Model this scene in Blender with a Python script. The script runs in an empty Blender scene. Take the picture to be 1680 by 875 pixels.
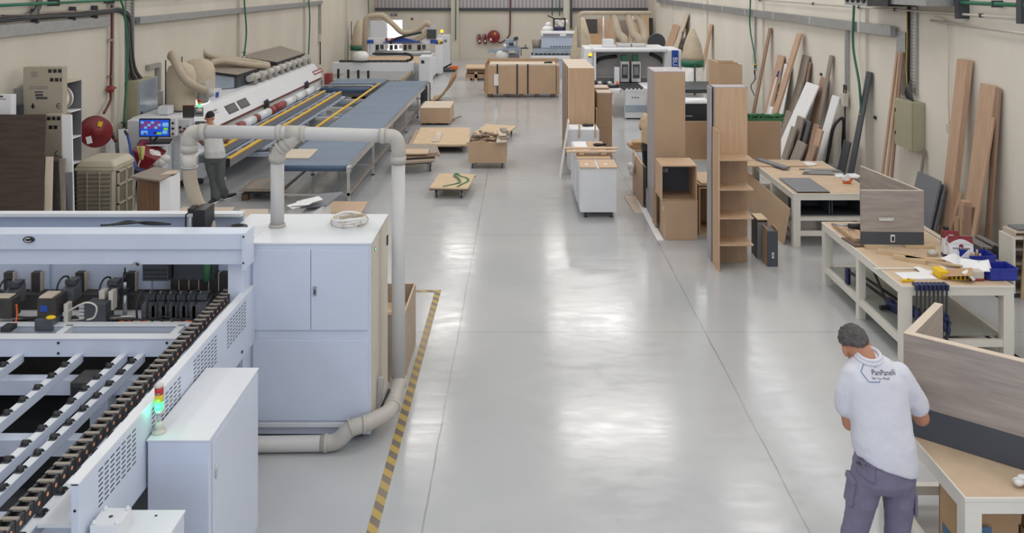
import bpy, bmesh, math, random
from mathutils import Vector, Matrix
SC = bpy.context.scene
COL = SC.collection
R = math.radians
random.seed(7)

# ------------------------------------------------------------------ camera, sky, lights, exposure
F, U0, VH, HC = 1450.0, 857.0, -28.0, 4.0          # focal length in px, vanishing point, camera height
cam_data = bpy.data.cameras.new('camera')
cam_data.sensor_width = 36.0
cam_data.lens = F * 36.0 / 1680.0
cam_data.shift_x = -(U0 - 840.0) / 1680.0
cam_data.shift_y = -(437.5 - VH) / 1680.0
cam_data.clip_end = 200
cam = bpy.data.objects.new('camera', cam_data)
COL.objects.link(cam)
cam.location = (0, 0, HC)
cam.rotation_euler = (R(90), 0, 0)
SC.camera = cam
SC.view_settings.view_transform = 'Standard'
SC.view_settings.look = 'None'
SC.view_settings.gamma = 1.0
SC.view_settings.use_curve_mapping = False
SC.view_settings.exposure = -0.55
world = bpy.data.worlds.new('world')
SC.world = world
world.use_nodes = True
world.node_tree.nodes['Background'].inputs[0].default_value = (0.75, 0.85, 1.0, 1)
world.node_tree.nodes['Background'].inputs[1].default_value = 0.6

def area(name, loc, rot, sx, sy, watts, col):
    d = bpy.data.lights.new(name, 'AREA')
    d.shape = 'RECTANGLE'; d.size = sx; d.size_y = sy; d.energy = watts; d.color = col
    o = bpy.data.objects.new(name, d); COL.objects.link(o)
    o.location = loc; o.rotation_euler = rot
    return o
SKY_ROWS = ((2.65, 3.1), (-2.9, 1.4))
for (lx, lw) in SKY_ROWS:
    for ly in (-4.0, 1.5, 9.0, 17.0, 25.0, 33.0, 41.0):  # rows beside and behind the camera are added to brighten near fronts
        area('skylight_and_fill_glow', (lx, ly, 8.66), (0, 0, 0), lw, 2.2, (125 + 3.4 * max(0.0, ly)) * lw / 2.8, (1.0, 0.97, 0.935))
for lx in (-6.3, 5.6):  # outer roof lights, assumed and out of view
    for ly in (5.0, 21.0, 37.0):
        area('skylight_and_fill_glow', (lx, ly, 8.66), (0, 0, 0), 1.2, 3.0, 60, (1.0, 0.97, 0.935))
area('assumed_rear_fill', (-1.0, -5.6, 3.2), (R(90), 0, 0), 11.0, 5.6, 470, (0.70, 0.80, 1.0))  # cool fill lamp added behind the camera, its gate and daylight are assumed
for sx in (-1, 1):                                   # added fill lamps high along both side walls, brighten upright faces
    area('side_wall_fill', (-7.8 if sx < 0 else 6.65, 20.0, 6.9), (0, R(-90 if sx < 0 else 90), 0), 1.7, 46.0, 760, (0.90, 0.95, 1.0))

# ------------------------------------------------------------------ pixel -> place helpers (a known plane turns a ray into a point)
def fp(u, v, z=0.0):
    Y = F * (HC - z) / (v - VH)
    return ((u - U0) * Y / F, Y, z)
def wp(u, v, Y):
    return ((u - U0) * Y / F, Y, HC - (v - VH) * Y / F)

# ------------------------------------------------------------------ materials
def lin(c):
    return tuple(((x / 255.0) / 12.92 if x / 255.0 <= 0.04045 else ((x / 255.0 + 0.055) / 1.055) ** 2.4) for x in c) + (1.0,)
def nd(nt, t, **kw):
    n = nt.nodes.new(t)
    for k, v in kw.items():
        setattr(n, k, v)
    return n
def base_mat(name):
    m = bpy.data.materials.new(name); m.use_nodes = True
    nt = m.node_tree
    return m, nt, nt.nodes['Principled BSDF']
def ramp(nt, fac, stops):
    r = nd(nt, 'ShaderNodeValToRGB')
    e = r.color_ramp.elements
    e[0].position, e[0].color = stops[0]
    e[1].position, e[1].color = stops[-1]
    for p, c in stops[1:-1]:
        q = e.new(p); q.color = c
    nt.links.new(fac, r.inputs[0])
    return r.outputs[0]
def coords(nt, scale, kind='Object'):
    tc = nd(nt, 'ShaderNodeTexCoord'); mp = nd(nt, 'ShaderNodeMapping')
    mp.inputs['Scale'].default_value = scale
    nt.links.new(tc.outputs[kind], mp.inputs['Vector'])
    return mp.outputs['Vector']
def noise(nt, vec, scale, detail=4, rough=0.55):
    n = nd(nt, 'ShaderNodeTexNoise')
    n.inputs['Scale'].default_value = scale; n.inputs['Detail'].default_value = detail
    n.inputs['Roughness'].default_value = rough
    nt.links.new(vec, n.inputs['Vector'])
    return n.outputs['Fac']
def shade(c, k):
    return (c[0] * k, c[1] * k, c[2] * k, 1)
def paint(name, rgb, rough=0.5, metal=0.0, var=0.06, scale=3.0, bump=0.0, bscale=60.0, emit=0.0, alpha=1.0):
    m, nt, b = base_mat(name)
    c = lin(rgb)
    v = coords(nt, (1, 1, 1))
    f = noise(nt, v, scale)
    nt.links.new(ramp(nt, f, [(0.3, shade(c, 1 - var)), (0.7, shade(c, 1 + var))]), b.inputs['Base Color'])
    b.inputs['Roughness'].default_value = rough
    b.inputs['Metallic'].default_value = metal
    if bump:
        bp = nd(nt, 'ShaderNodeBump'); bp.inputs['Strength'].default_value = bump
        bp.inputs['Distance'].default_value = 0.01
        nt.links.new(noise(nt, v, bscale), bp.inputs['Height'])
        nt.links.new(bp.outputs[0], b.inputs['Normal'])
    if emit:
        b.inputs['Emission Color'].default_value = c
        b.inputs['Emission Strength'].default_value = emit
    if alpha < 1:
        b.inputs['Alpha'].default_value = alpha
    return m
def wood(name, rgb, rgb2, scale=(12, 12, 0.8), rough=0.55, k=1.0):
    m, nt, b = base_mat(name)
    v = coords(nt, scale)
    f = noise(nt, v, k, 6, 0.62)
    nt.links.new(ramp(nt, f, [(0.32, lin(rgb2)), (0.68, lin(rgb))]), b.inputs['Base Color'])
    b.inputs['Roughness'].default_value = rough
    return m

M = {}
M['white'] = paint('white_machine_paint', (222, 224, 228), 0.38, var=0.025)
M['cool_lit_white'] = paint('cool_lit_white_paint', (206, 214, 230), 0.36, var=0.025)  # white lacquer with the cool daylight on upright faces tinted into it
M['blue_grey'] = paint('blue_grey_machine_paint', (176, 188, 208), 0.4, var=0.03)
M['dusty'] = paint('dusty_cream_steel', (206, 198, 184), 0.6, var=0.06, scale=2)
M['pipe'] = paint('grey_plastic_pipe', (196, 194, 192), 0.42, var=0.04)
M['pipe_joint'] = paint('grey_beige_pipe_fitting', (184, 179, 171), 0.5, var=0.06)
M['hose'] = paint('beige_flexible_hose', (180, 166, 146), 0.6, var=0.08)
M['black'] = paint('black_plastic', (34, 35, 38), 0.45, var=0.15)
M['soot'] = paint('dusty_black_steel', (62, 59, 57), 0.6, var=0.25, scale=9)
M['dark'] = paint('dark_grey_steel', (64, 67, 72), 0.5, var=0.1)
M['grey'] = paint('mid_grey_board', (122, 124, 130), 0.55, var=0.04)
M['charcoal'] = paint('charcoal_board', (74, 78, 86), 0.5, var=0.04)
M['steel'] = paint('galvanised_steel', (176, 178, 180), 0.38, metal=0.7, var=0.1, scale=14)
M['alu'] = paint('bare_aluminium', (206, 206, 206), 0.35, metal=0.5, var=0.06)
M['chrome'] = paint('chrome', (220, 220, 222), 0.18, metal=1.0, var=0.02)
M['belt'] = paint('blue_grey_belt', (108, 124, 144), 0.55, var=0.1, scale=1.4)
M['belt_edge'] = paint('blue_belt_edge', (70, 92, 120), 0.5, var=0.08)
M['yellow'] = paint('yellow_plastic', (226, 178, 48), 0.5, var=0.06)
M['safety'] = paint('bright_yellow', (240, 196, 30), 0.45)
M['red'] = paint('fire_red_paint', (128, 32, 40), 0.38, var=0.08)
M['dull_red'] = paint('dull_red_paint', (142, 52, 50), 0.5, var=0.1)
M['maroon'] = paint('maroon_paint', (98, 40, 42), 0.5, var=0.1)
M['green'] = paint('green_hose', (44, 112, 84), 0.45, var=0.1)
M['strap_green'] = paint('green_webbing', (64, 118, 78), 0.7, var=0.15)
M['blue'] = paint('blue_plastic', (46, 58, 160), 0.4, var=0.06)
M['navy'] = paint('navy_plastic', (38, 46, 86), 0.45, var=0.1)
M['royal'] = paint('royal_blue_panel', (36, 76, 168), 0.4, var=0.03)
M['orange'] = paint('orange_plastic', (222, 104, 44), 0.45, var=0.06)
M['paper'] = paint('white_paper', (236, 236, 238), 0.7, var=0.02)
M['label'] = paint('white_sticker', (228, 228, 228), 0.6, var=0.02)
M['mdf'] = paint('brown_board_face', (198, 171, 142), 0.6, var=0.05, scale=1.6, bump=0.03)
M['kraft'] = paint('kraft_board', (188, 158, 129), 0.62, var=0.06, scale=2.0)
M['pale_ply'] = paint('pale_plywood', (204, 178, 144), 0.6, var=0.07, scale=4)
M['bench_top'] = paint('bench_board', (204, 180, 152), 0.62, var=0.07, scale=5)
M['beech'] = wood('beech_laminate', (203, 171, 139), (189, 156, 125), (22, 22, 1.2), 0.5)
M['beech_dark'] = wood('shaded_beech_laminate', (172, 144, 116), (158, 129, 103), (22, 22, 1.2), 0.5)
M['walnut'] = wood('walnut_laminate', (112, 84, 64), (84, 62, 48), (3, 3, 26), 0.5)
M['walnut_v'] = wood('upright_walnut_laminate', (128, 96, 70), (98, 72, 52), (26, 26, 1.6), 0.5)
M['espresso'] = wood('dark_espresso_laminate', (84, 68, 62), (62, 50, 46), (2.2, 2.2, 22), 0.45)
M['grey_oak'] = wood('grey_oak_laminate', (176, 164, 156), (148, 138, 132), (2.0, 2.0, 20), 0.5)
M['edge_oak'] = paint('pale_oak_edge', (206, 190, 172), 0.6, var=0.06)
M['card'] = paint('corrugated_cardboard', (182, 148, 112), 0.75, var=0.07, scale=3)
M['carton'] = paint('printed_grey_carton', (176, 166, 148), 0.7, var=0.04)
M['carton_dark'] = paint('carton_end', (140, 140, 138), 0.7, var=0.04)
M['cooler'] = paint('beige_cooler_plastic', (186, 178, 158), 0.5, var=0.05)
M['louvre'] = paint('taupe_louvre', (120, 112, 98), 0.6, var=0.1)
M['bag'] = paint('beige_filter_cloth', (196, 182, 160), 0.85, var=0.08, scale=5, bump=0.3, bscale=14)
M['clear_bag'] = paint('clear_plastic_bag', (226, 224, 220), 0.35, var=0.08, scale=8, bump=0.5, bscale=16)
M['ebox'] = paint('olive_beige_enclosure', (168, 164, 138), 0.5, var=0.04)
M['glass'] = paint('smoked_window', (92, 96, 102), 0.15, var=0.15, scale=6)
M['pane'] = paint('grey_blue_pane', (156, 168, 182), 0.2, var=0.1, scale=2)
M['skin'] = paint('tanned_skin', (180, 126, 100), 0.55, var=0.07, scale=14)
M['hair_grey'] = paint('greying_hair', (88, 84, 83), 0.8, var=0.3, scale=38, bump=0.6, bscale=120)
M['hair_black'] = paint('black_hair', (30, 27, 26), 0.8, var=0.3, scale=70, bump=0.6, bscale=120)
M['polo'] = paint('white_polo_cotton', (210, 210, 219), 0.85, var=0.03, scale=5, bump=0.12, bscale=9)
M['tee'] = paint('light_grey_cotton', (196, 196, 196), 0.85, var=0.04, scale=5, bump=0.12, bscale=9)
M['beige_tee'] = paint('beige_cotton', (204, 180, 150), 0.85, var=0.04)
M['mauve'] = paint('mauve_grey_work_trousers', (120, 114, 136), 0.85, var=0.06, scale=7, bump=0.15, bscale=11)
M['slate'] = paint('slate_trousers', (92, 96, 98), 0.85, var=0.06, scale=7)
M['print_blue'] = paint('blue_print', (84, 118, 150), 0.8)
M['print_dark'] = paint('dark_print', (62, 62, 84), 0.8)
M['rail_cream'] = paint('cream_bench_paint', (226, 222, 212), 0.45, var=0.04)
M['wax'] = paint('translucent_plastic', (206, 200, 190), 0.3, var=0.05)
M['lamp_green'] = paint('lit_green_lamp', (90, 255, 150), 0.3, var=0, emit=1.6)
M['lamp_yellow'] = paint('lit_yellow_lamp', (255, 200, 30), 0.3, var=0, emit=1.6)
M['lamp_amber'] = paint('unlit_amber_lens', (214, 190, 40), 0.3, var=0)
M['lamp_red'] = paint('unlit_red_lens', (186, 40, 52), 0.3, var=0)
M['lamp_white'] = paint('lit_strip_lamp', (255, 255, 255), 0.3, var=0, emit=2.0)

def floor_mat():
    m, nt, b = base_mat('glossy_grey_epoxy')
    L = nt.links.new
    v = coords(nt, (1, 1, 1))
    big = noise(nt, v, 0.35, 5, 0.6)
    col = ramp(nt, big, [(0.3, lin((176, 178, 181))), (0.7, lin((190, 190, 190)))])
    # joints, world coordinates in metres
    sx = nd(nt, 'ShaderNodeSeparateXYZ'); L(v, sx.inputs[0])
    def line(sock, pos, w, period=None):
        a = nd(nt, 'ShaderNodeMath', operation='SUBTRACT'); L(sock, a.inputs[0]); a.inputs[1].default_value = pos
        o = a.outputs[0]
        if period:
            p = nd(nt, 'ShaderNodeMath', operation='PINGPONG'); L(o, p.inputs[0]); p.inputs[1].default_value = period / 2; o = p.outputs[0]
        q = nd(nt, 'ShaderNodeMath', operation='ABSOLUTE'); L(o, q.inputs[0])
        t = nd(nt, 'ShaderNodeMath', operation='LESS_THAN'); L(q.outputs[0], t.inputs[0]); t.inputs[1].default_value = w
        return t.outputs[0]
    # wobble the joints slightly so they read as hand-cut seams
    wv = noise(nt, v, 1.6, 3)
    wob = nd(nt, 'ShaderNodeMath', operation='MULTIPLY_ADD'); L(wv, wob.inputs[0]); wob.inputs[1].default_value = 0.03; L(sx.outputs[0], wob.inputs[2])
    jx = line(wob.outputs[0], -0.715, 0.007, 2.82)
    jy = line(sx.outputs[1], 10.12, 0.006, 3.9)
    mx = nd(nt, 'ShaderNodeMath', operation='MAXIMUM'); L(jx, mx.inputs[0]); L(jy, mx.inputs[1])
    gate = noise(nt, v, 0.9, 3)
    g2 = nd(nt, 'ShaderNodeMath', operation='MULTIPLY'); L(mx.outputs[0], g2.inputs[0])
    gr = ramp(nt, gate, [(0.35, (0.25, 0.25, 0.25, 1)), (0.6, (0.8, 0.8, 0.8, 1))]); L(gr, g2.inputs[1])
    mix = nd(nt, 'ShaderNodeMix', data_type='RGBA'); L(g2.outputs[0], mix.inputs[0]); L(col, mix.inputs[6]); mix.inputs[7].default_value = lin((126, 124, 120))
    # scuffs and dark specks
    sp = noise(nt, coords(nt, (1, 1, 1)), 7.0, 2)
    spk = ramp(nt, sp, [(0.80, (0, 0, 0, 1)), (0.83, (0.6, 0.6, 0.6, 1))])
    mix2 = nd(nt, 'ShaderNodeMix', data_type='RGBA'); mix2.inputs[0].default_value = 0.0; L(mix.outputs[2], mix2.inputs[6]); mix2.inputs[7].default_value = lin((132, 130, 126))
    # beige sawdust drifts on the far floor
    dv = noise(nt, coords(nt, (0.5, 0.25, 1)), 1.0, 6, 0.7)
    dr = ramp(nt, dv, [(0.58, (0, 0, 0, 1)), (0.75, (0.4, 0.4, 0.4, 1))])
    mix3 = nd(nt, 'ShaderNodeMix', data_type='RGBA'); L(dr, mix3.inputs[0]); L(mix2.outputs[2], mix3.inputs[6]); mix3.inputs[7].default_value = lin((196, 184, 166))
    L(mix3.outputs[2], b.inputs['Base Color'])
    rn = noise(nt, coords(nt, (1.0, 2.6, 1)), 2.4, 7, 0.7)
    L(ramp(nt, rn, [(0.35, (0.10, 0.10, 0.10, 1)), (0.68, (0.22, 0.22, 0.22, 1))]), b.inputs['Roughness'])
    bn = noise(nt, coords(nt, (1.0, 1.4, 1)), 3.2, 6, 0.6)
    bp = nd(nt, 'ShaderNodeBump'); bp.inputs['Strength'].default_value = 0.11; bp.inputs['Distance'].default_value = 0.012
    L(bn, bp.inputs['Height']); L(bp.outputs[0], b.inputs['Normal'])
    b.inputs['Specular IOR Level'].default_value = 0.5
    return m
M['floor'] = floor_mat()
def plaster(name, rgb, rgb2):
    m, nt, b = base_mat(name)
    v = coords(nt, (1, 1, 1))
    f = noise(nt, coords(nt, (1, 1, 0.35)), 0.7, 6, 0.6)
    nt.links.new(ramp(nt, f, [(0.3, lin(rgb2)), (0.7, lin(rgb))]), b.inputs['Base Color'])
    b.inputs['Roughness'].default_value = 0.85
    bp = nd(nt, 'ShaderNodeBump'); bp.inputs['Strength'].default_value = 0.08
    nt.links.new(noise(nt, v, 30), bp.inputs['Height']); nt.links.new(bp.outputs[0], b.inputs['Normal'])
    return m
M['wall'] = plaster('cream_plaster', (212, 205, 192), (202, 194, 180))
M['wall_r'] = plaster('pale_cream_plaster', (232, 226, 215), (222, 215, 203))
M['ceil'] = paint('white_roof_lining', (222, 222, 220), 0.8)
def cladding():
    m, nt, b = base_mat('ribbed_translucent_cladding')
    w = nd(nt, 'ShaderNodeTexWave'); w.inputs['Scale'].default_value = 1.6; w.inputs['Distortion'].default_value = 0.4
    nt.links.new(coords(nt, (1, 1, 0.02)), w.inputs['Vector'])
    nt.links.new(ramp(nt, w.outputs['Fac'], [(0.1, lin((150, 144, 148))), (0.9, lin((186, 180, 182)))]), b.inputs['Base Color'])
    b.inputs['Roughness'].default_value = 0.45
    return m
M['clad'] = cladding()
def hazard(name):
    m, nt, b = base_mat(name)
    w = nd(nt, 'ShaderNodeTexWave', wave_type='BANDS', bands_direction='DIAGONAL')
    w.inputs['Scale'].default_value = 3.4
    nt.links.new(coords(nt, (1, 1, 1)), w.inputs['Vector'])
    f = noise(nt, coords(nt, (1, 0.35, 1)), 1.2, 3)
    s = ramp(nt, w.outputs['Fac'], [(0.45, (0, 0, 0, 1)), (0.55, (1, 1, 1, 1))])
    mix = nd(nt, 'ShaderNodeMix', data_type='RGBA'); nt.links.new(s, mix.inputs[0])
    mix.inputs[6].default_value = lin((120, 110, 98)); mix.inputs[7].default_value = lin((186, 158, 84))
    mix2 = nd(nt, 'ShaderNodeMix', data_type='RGBA')
    nt.links.new(ramp(nt, f, [(0.45, (0, 0, 0, 1)), (0.65, (0.75, 0.75, 0.75, 1))]), mix2.inputs[0])
    nt.links.new(mix.outputs[2], mix2.inputs[6]); mix2.inputs[7].default_value = lin((162, 146, 118))
    nt.links.new(mix2.outputs[2], b.inputs['Base Color'])
    b.inputs['Roughness'].default_value = 0.5
    return m
M['hazard'] = hazard('worn_yellow_black_tape')

# ------------------------------------------------------------------ mesh builder
MATX = {}
class MB:
    def __init__(s):
        s.bm = bmesh.new(); s.mats = []; s.cur = 0
    def m(s, mat):
        if mat not in s.mats: s.mats.append(mat)
        s.cur = s.mats.index(mat); return s
    def _f(s, vs, smooth=False):
        try:
            f = s.bm.faces.new(vs)
        except ValueError:
            return None
        f.material_index = s.cur; f.smooth = smooth
        return f
    def hexa(s, p):                       # 8 points: bottom 4 (ccw), top 4
        v = [s.bm.verts.new(q) for q in p]
        for i in ((3, 2, 1, 0), (4, 5, 6, 7), (0, 1, 5, 4), (1, 2, 6, 5), (2, 3, 7, 6), (3, 0, 4, 7)):
            s._f([v[k] for k in i])
        return s
    def box(s, x0, x1, y0, y1, z0, z1):
        if x0 > x1: x0, x1 = x1, x0
        if y0 > y1: y0, y1 = y1, y0
        if z0 > z1: z0, z1 = z1, z0
        return s.hexa([(x0, y0, z0), (x1, y0, z0), (x1, y1, z0), (x0, y1, z0), (x0, y0, z1), (x1, y0, z1), (x1, y1, z1), (x0, y1, z1)])
    def obox(s, c, size, rot):            # oriented box, rot = (rx, ry, rz)
        mt = Matrix.Translation(c) @ (Matrix.Rotation(rot[2], 4, 'Z') @ Matrix.Rotation(rot[1], 4, 'Y') @ Matrix.Rotation(rot[0], 4, 'X'))
        a, b, d = size[0] / 2, size[1] / 2, size[2] / 2
        return s.hexa([mt @ Vector(q) for q in ((-a, -b, -d), (a, -b, -d), (a, b, -d), (-a, b, -d), (-a, -b, d), (a, -b, d), (a, b, d), (-a, b, d))])
    def beam(s, p, q, w, h, up=(0, 0, 1)):
        p, q = Vector(p), Vector(q); d = (q - p).normalized(); u = Vector(up)
        if abs(d.dot(u)) > 0.98: u = Vector((0, 1, 0))
        sd = d.cross(u).normalized() * (w / 2); u = sd.cross(d).normalized() * (h / 2)
        return s.hexa([p - sd - u, p + sd - u, q + sd - u, q - sd - u, p - sd + u, p + sd + u, q + sd + u, q - sd + u])
    def tube(s, pts, r, seg=10, caps=True, smooth=True):
        pts = [Vector(p) for p in pts]
        n = len(pts); rs = r if isinstance(r, (list, tuple)) else [r] * n
        rings = []; ref = None
        for i, p in enumerate(pts):
            d = ((pts[min(i + 1, n - 1)] - pts[i]).normalized() + (pts[i] - pts[max(i - 1, 0)]).normalized())
            if d.length < 1e-6: d = pts[min(i + 1, n - 1)] - pts[max(i - 1, 0)]
            d.normalize()
            if ref is None:
                ref = Vector((0, 0, 1)) if abs(d.z) < 0.9 else Vector((1, 0, 0))
            a = (ref - d * ref.dot(d)).normalized(); ref = a; b = d.cross(a)
            rings.append([s.bm.verts.new(p + (a * math.cos(t) + b * math.sin(t)) * rs[i]) for t in [2 * math.pi * k / seg for k in range(seg)]])
        for i in range(n - 1):
            for k in range(seg):
                s._f([rings[i][k], rings[i][(k + 1) % seg], rings[i + 1][(k + 1) % seg], rings[i + 1][k]], smooth)
        if caps:
            s._f(rings[0][::-1]); s._f(rings[-1])
        return s
    def cyl(s, p, q, r, seg=16):
        return s.tube([p, q], r, seg)
    def lathe(s, prof, c=(0, 0, 0), seg=24, axis='Z', smooth=True):
        c = Vector(c); rings = []
        for (r, h) in prof:
            ring = []
            for k in range(seg):
                t = 2 * math.pi * k / seg
                x, y = r * math.cos(t), r * math.sin(t)
                v = {'Z': (x, y, h), 'Y': (x, h, y), 'X': (h, x, y)}[axis]
                ring.append(s.bm.verts.new(c + Vector(v)))
            rings.append(ring)
        for i in range(len(rings) - 1):
            for k in range(seg):
                s._f([rings[i][k], rings[i][(k + 1) % seg], rings[i + 1][(k + 1) % seg], rings[i + 1][k]], smooth)
        s._f(rings[0][::-1]); s._f(rings[-1])
        return s
    def prism(s, poly, axis, a, b):       # polygon in the other two axes, extruded along axis from a to b
        def pt(p, h):
            return {'X': (h, p[0], p[1]), 'Y': (p[0], h, p[1]), 'Z': (p[0], p[1], h)}[axis]
        A = [s.bm.verts.new(pt(p, a)) for p in poly]; B = [s.bm.verts.new(pt(p, b)) for p in poly]
        n = len(poly)
        s._f(A[::-1]); s._f(B)
        for k in range(n):
            s._f([A[k], A[(k + 1) % n], B[(k + 1) % n], B[k]])
        return s
    def sphere(s, c, r, seg=16, rings=10, rot=None):
        rr = r if isinstance(r, (tuple, list)) else (r, r, r)
        mt = rot.to_4x4() if rot else Matrix.Identity(4)
        g = []
        for i in range(rings + 1):
            t = math.pi * i / rings
            g.append([s.bm.verts.new(Vector(c) + mt @ Vector((rr[0] * math.sin(t) * math.cos(2 * math.pi * k / seg), rr[1] * math.sin(t) * math.sin(2 * math.pi * k / seg), rr[2] * math.cos(t)))) for k in range(seg)] if 0 < i < rings else [s.bm.verts.new(Vector(c) + mt @ Vector((0, 0, rr[2] * math.cos(t))))])
        for i in range(rings):
            for k in range(seg):
                a, b = g[i], g[i + 1]
                q = [a[k % len(a)], b[k % len(b)], b[(k + 1) % len(b)], a[(k + 1) % len(a)]]
                u = []
                for w in q:
                    if w not in u: u.append(w)
                if len(u) > 2: s._f(u, True)
        return s
    def grid(s, fn, nu, nv, smooth=True):  # open sheet
        g = [[s.bm.verts.new(fn(i / nu, j / nv)) for j in range(nv + 1)] for i in range(nu + 1)]
        for i in range(nu):
            for j in range(nv):
                s._f([g[i][j], g[i + 1][j], g[i + 1][j + 1], g[i][j + 1]], smooth)
        return s
    def build(s, name, mat=None, parent=None, bev=0.0, solid=0.0, sub=0, base=None):
        bm = s.bm
        bmesh.ops.recalc_face_normals(bm, faces=bm.faces)
        me = bpy.data.meshes.new(name)
        mats = s.mats if s.mats else [mat]
        if s.mats and mat is not None and mat not in mats: pass
        for k in mats: me.materials.append(k)
        o = bpy.data.objects.new(name, me)
        if parent is not None:
            inv = MATX[parent.name].inverted()
            bm.transform(inv); MATX[o.name] = MATX[parent.name]
            o.parent = parent
        else:
            if base is None:
                xs = [v.co for v in bm.verts]
                base = Vector(((min(c.x for c in xs) + max(c.x for c in xs)) / 2, (min(c.y for c in xs) + max(c.y for c in xs)) / 2, min(c.z for c in xs)))
            base = Vector(base)
            bm.transform(Matrix.Translation(-base)); o.location = base
            MATX[o.name] = Matrix.Translation(base)
        bm.to_mesh(me); bm.free()
        COL.objects.link(o)
        if bev:
            b = o.modifiers.new('bevel', 'BEVEL'); b.width = bev; b.segments = 2; b.limit_method = 'ANGLE'; b.angle_limit = R(35)
        if solid:
            q = o.modifiers.new('solid', 'SOLIDIFY'); q.thickness = solid
        if sub:
            q = o.modifiers.new('sub', 'SUBSURF'); q.levels = sub; q.render_levels = sub
        return o

def tag(o, label, cat, group=None):
    o['label'] = label; o['category'] = cat
    if group: o['group'] = group
    return o
def thing(name, loc, label, cat, group=None, rz=0.0):
    o = bpy.data.objects.new(name, None); COL.objects.link(o)
    o.location = loc; o.rotation_euler = (0, 0, rz); o.empty_display_size = 0.1
    MATX[o.name] = Matrix.Translation(loc) @ Matrix.Rotation(rz, 4, 'Z')
    return tag(o, label, cat, group)
def struct(o):
    o['kind'] = 'structure'; return o
KIDS = {}
def kids(o):
    return [c for c in COL.objects if c.parent is o]
def copy_tree(o, parent=None, loc=None, rz=None, label=None, group=None):
    c = o.copy(); COL.objects.link(c)
    if parent is not None: c.parent = parent
    if loc is not None: c.location = loc
    if rz is not None: c.rotation_euler = (0, 0, rz)
    if parent is None:
        MATX[c.name] = Matrix.Translation(c.location) @ Matrix.Rotation(c.rotation_euler.z, 4, 'Z')
    if label: c['label'] = label
    if group: c['group'] = group
    for ch in kids(o): copy_tree(ch, c)
    return c
def bez(p0, p1, p2, p3, n=12):
    p0, p1, p2, p3 = map(Vector, (p0, p1, p2, p3)); out = []
    for i in range(n + 1):
        t = i / n; k = 1 - t
        out.append(p0 * k ** 3 + p1 * 3 * k * k * t + p2 * 3 * k * t * t + p3 * t ** 3)
    return out
def smooth_path(pts, n=6):
    P = [Vector(p) for p in pts]; out = []
    for i in range(len(P) - 1):
        a, b, c, d = P[max(i - 1, 0)], P[i], P[i + 1], P[min(i + 2, len(P) - 1)]
        for k in range(n):
            t = k / n
            out.append(0.5 * ((2 * b) + (c - a) * t + (2 * a - 5 * b + 4 * c - d) * t * t + (3 * b - a - 3 * c + d) * t ** 3))
    out.append(P[-1]); return out
def bent(pts, rad, n=6):
    """polyline with rounded corners"""
    P = [Vector(p) for p in pts]; out = [P[0]]
    for i in range(1, len(P) - 1):
        a, b, c = P[i - 1], P[i], P[i + 1]
        r1 = min(rad, (b - a).length * 0.49); r2 = min(rad, (c - b).length * 0.49)
        s, e = b + (a - b).normalized() * r1, b + (c - b).normalized() * r2
        for k in range(n + 1):
            t = k / n
            out.append(s * (1 - t) ** 2 + b * 2 * t * (1 - t) + e * t * t)
    out.append(P[-1]); return out
def text_mesh(txt, size, name='lettering', font_bold=False):
    cu = bpy.data.curves.new(name, 'FONT'); cu.body = txt; cu.size = size; cu.extrude = 0.0006
    cu.align_x = 'CENTER'; cu.align_y = 'CENTER'
    o = bpy.data.objects.new(name, cu); COL.objects.link(o)
    dg = bpy.context.evaluated_depsgraph_get()
    me = bpy.data.meshes.new_from_object(o.evaluated_get(dg))
    bpy.data.objects.remove(o); bpy.data.curves.remove(cu)
    return me
def text_on(txt, size, origin, xdir, updir, mat, parent, name='lettering', lift=0.002):
    """flat raised letters on a surface; xdir runs along the text"""
    me = text_mesh(txt, size, name)
    x = Vector(xdir).normalized(); y = Vector(updir); y = (y - x * y.dot(x)).normalized(); z = x.cross(y)
    mt = Matrix((x, y, z)).transposed().to_4x4(); mt.translation = Vector(origin) + z * lift
    me.transform(mt); me.transform(MATX[parent.name].inverted())
    me.materials.clear(); me.materials.append(mat)
    o = bpy.data.objects.new(name, me); COL.objects.link(o); o.parent = parent
    MATX[o.name] = MATX[parent.name]
    return o
# ------------------------------------------------------------------ the setting
XL, XR, YB, ZT = -8.0, 6.85, 46.8, 8.8
struct(MB().m(M['floor']).box(XL - 0.3, XR + 0.3, -6.0, YB + 3.0, -0.2, 0.0).build('floor', base=(0, 0, 0)))
struct(MB().m(M['wall']).box(XL - 0.3, XL, -6.0, YB + 0.3, 0, ZT).build('wall_left'))
struct(MB().m(M['wall_r']).box(XR, XR + 0.3, -6.0, YB + 0.3, 0, ZT).build('wall_right'))
dx0, dx1 = wp(634, 0, YB)[0], wp(660, 0, YB)[0]
dz = wp(0, 33, YB)[2]
w = MB().m(M['wall'])
w.box(XL, dx0, YB, YB + 0.3, 0, ZT); w.box(dx1, XR, YB, YB + 0.3, 0, ZT); w.box(dx0, dx1, YB, YB + 0.3, dz, ZT)
struct(w.build('wall_back'))
w = MB().m(M['wall'])      # unseen wall behind the camera, gate opening assumed to match the added fill lamp
w.box(XL, -6.6, -6.3, -6.0, 0, ZT); w.box(4.6, XR, -6.3, -6.0, 0, ZT); w.box(-6.6, 4.6, -6.3, -6.0, 6.2, ZT); w.box(-6.6, 4.6, -6.3, -6.0, 0, 0.3)
struct(w.build('wall_front'))
w = MB().m(M['ceil'])
xs = [XL - 0.3]
for (lx, lw) in sorted(SKY_ROWS): xs += [lx - lw / 2 - 0.03, lx + lw / 2 + 0.03]
xs += [XR + 0.3]
w.box(XL - 0.3, XR + 0.3, -6.3, YB + 0.3, ZT, ZT + 0.2)
struct(w.build('ceiling'))
w = MB().m(M['steel'])
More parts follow.
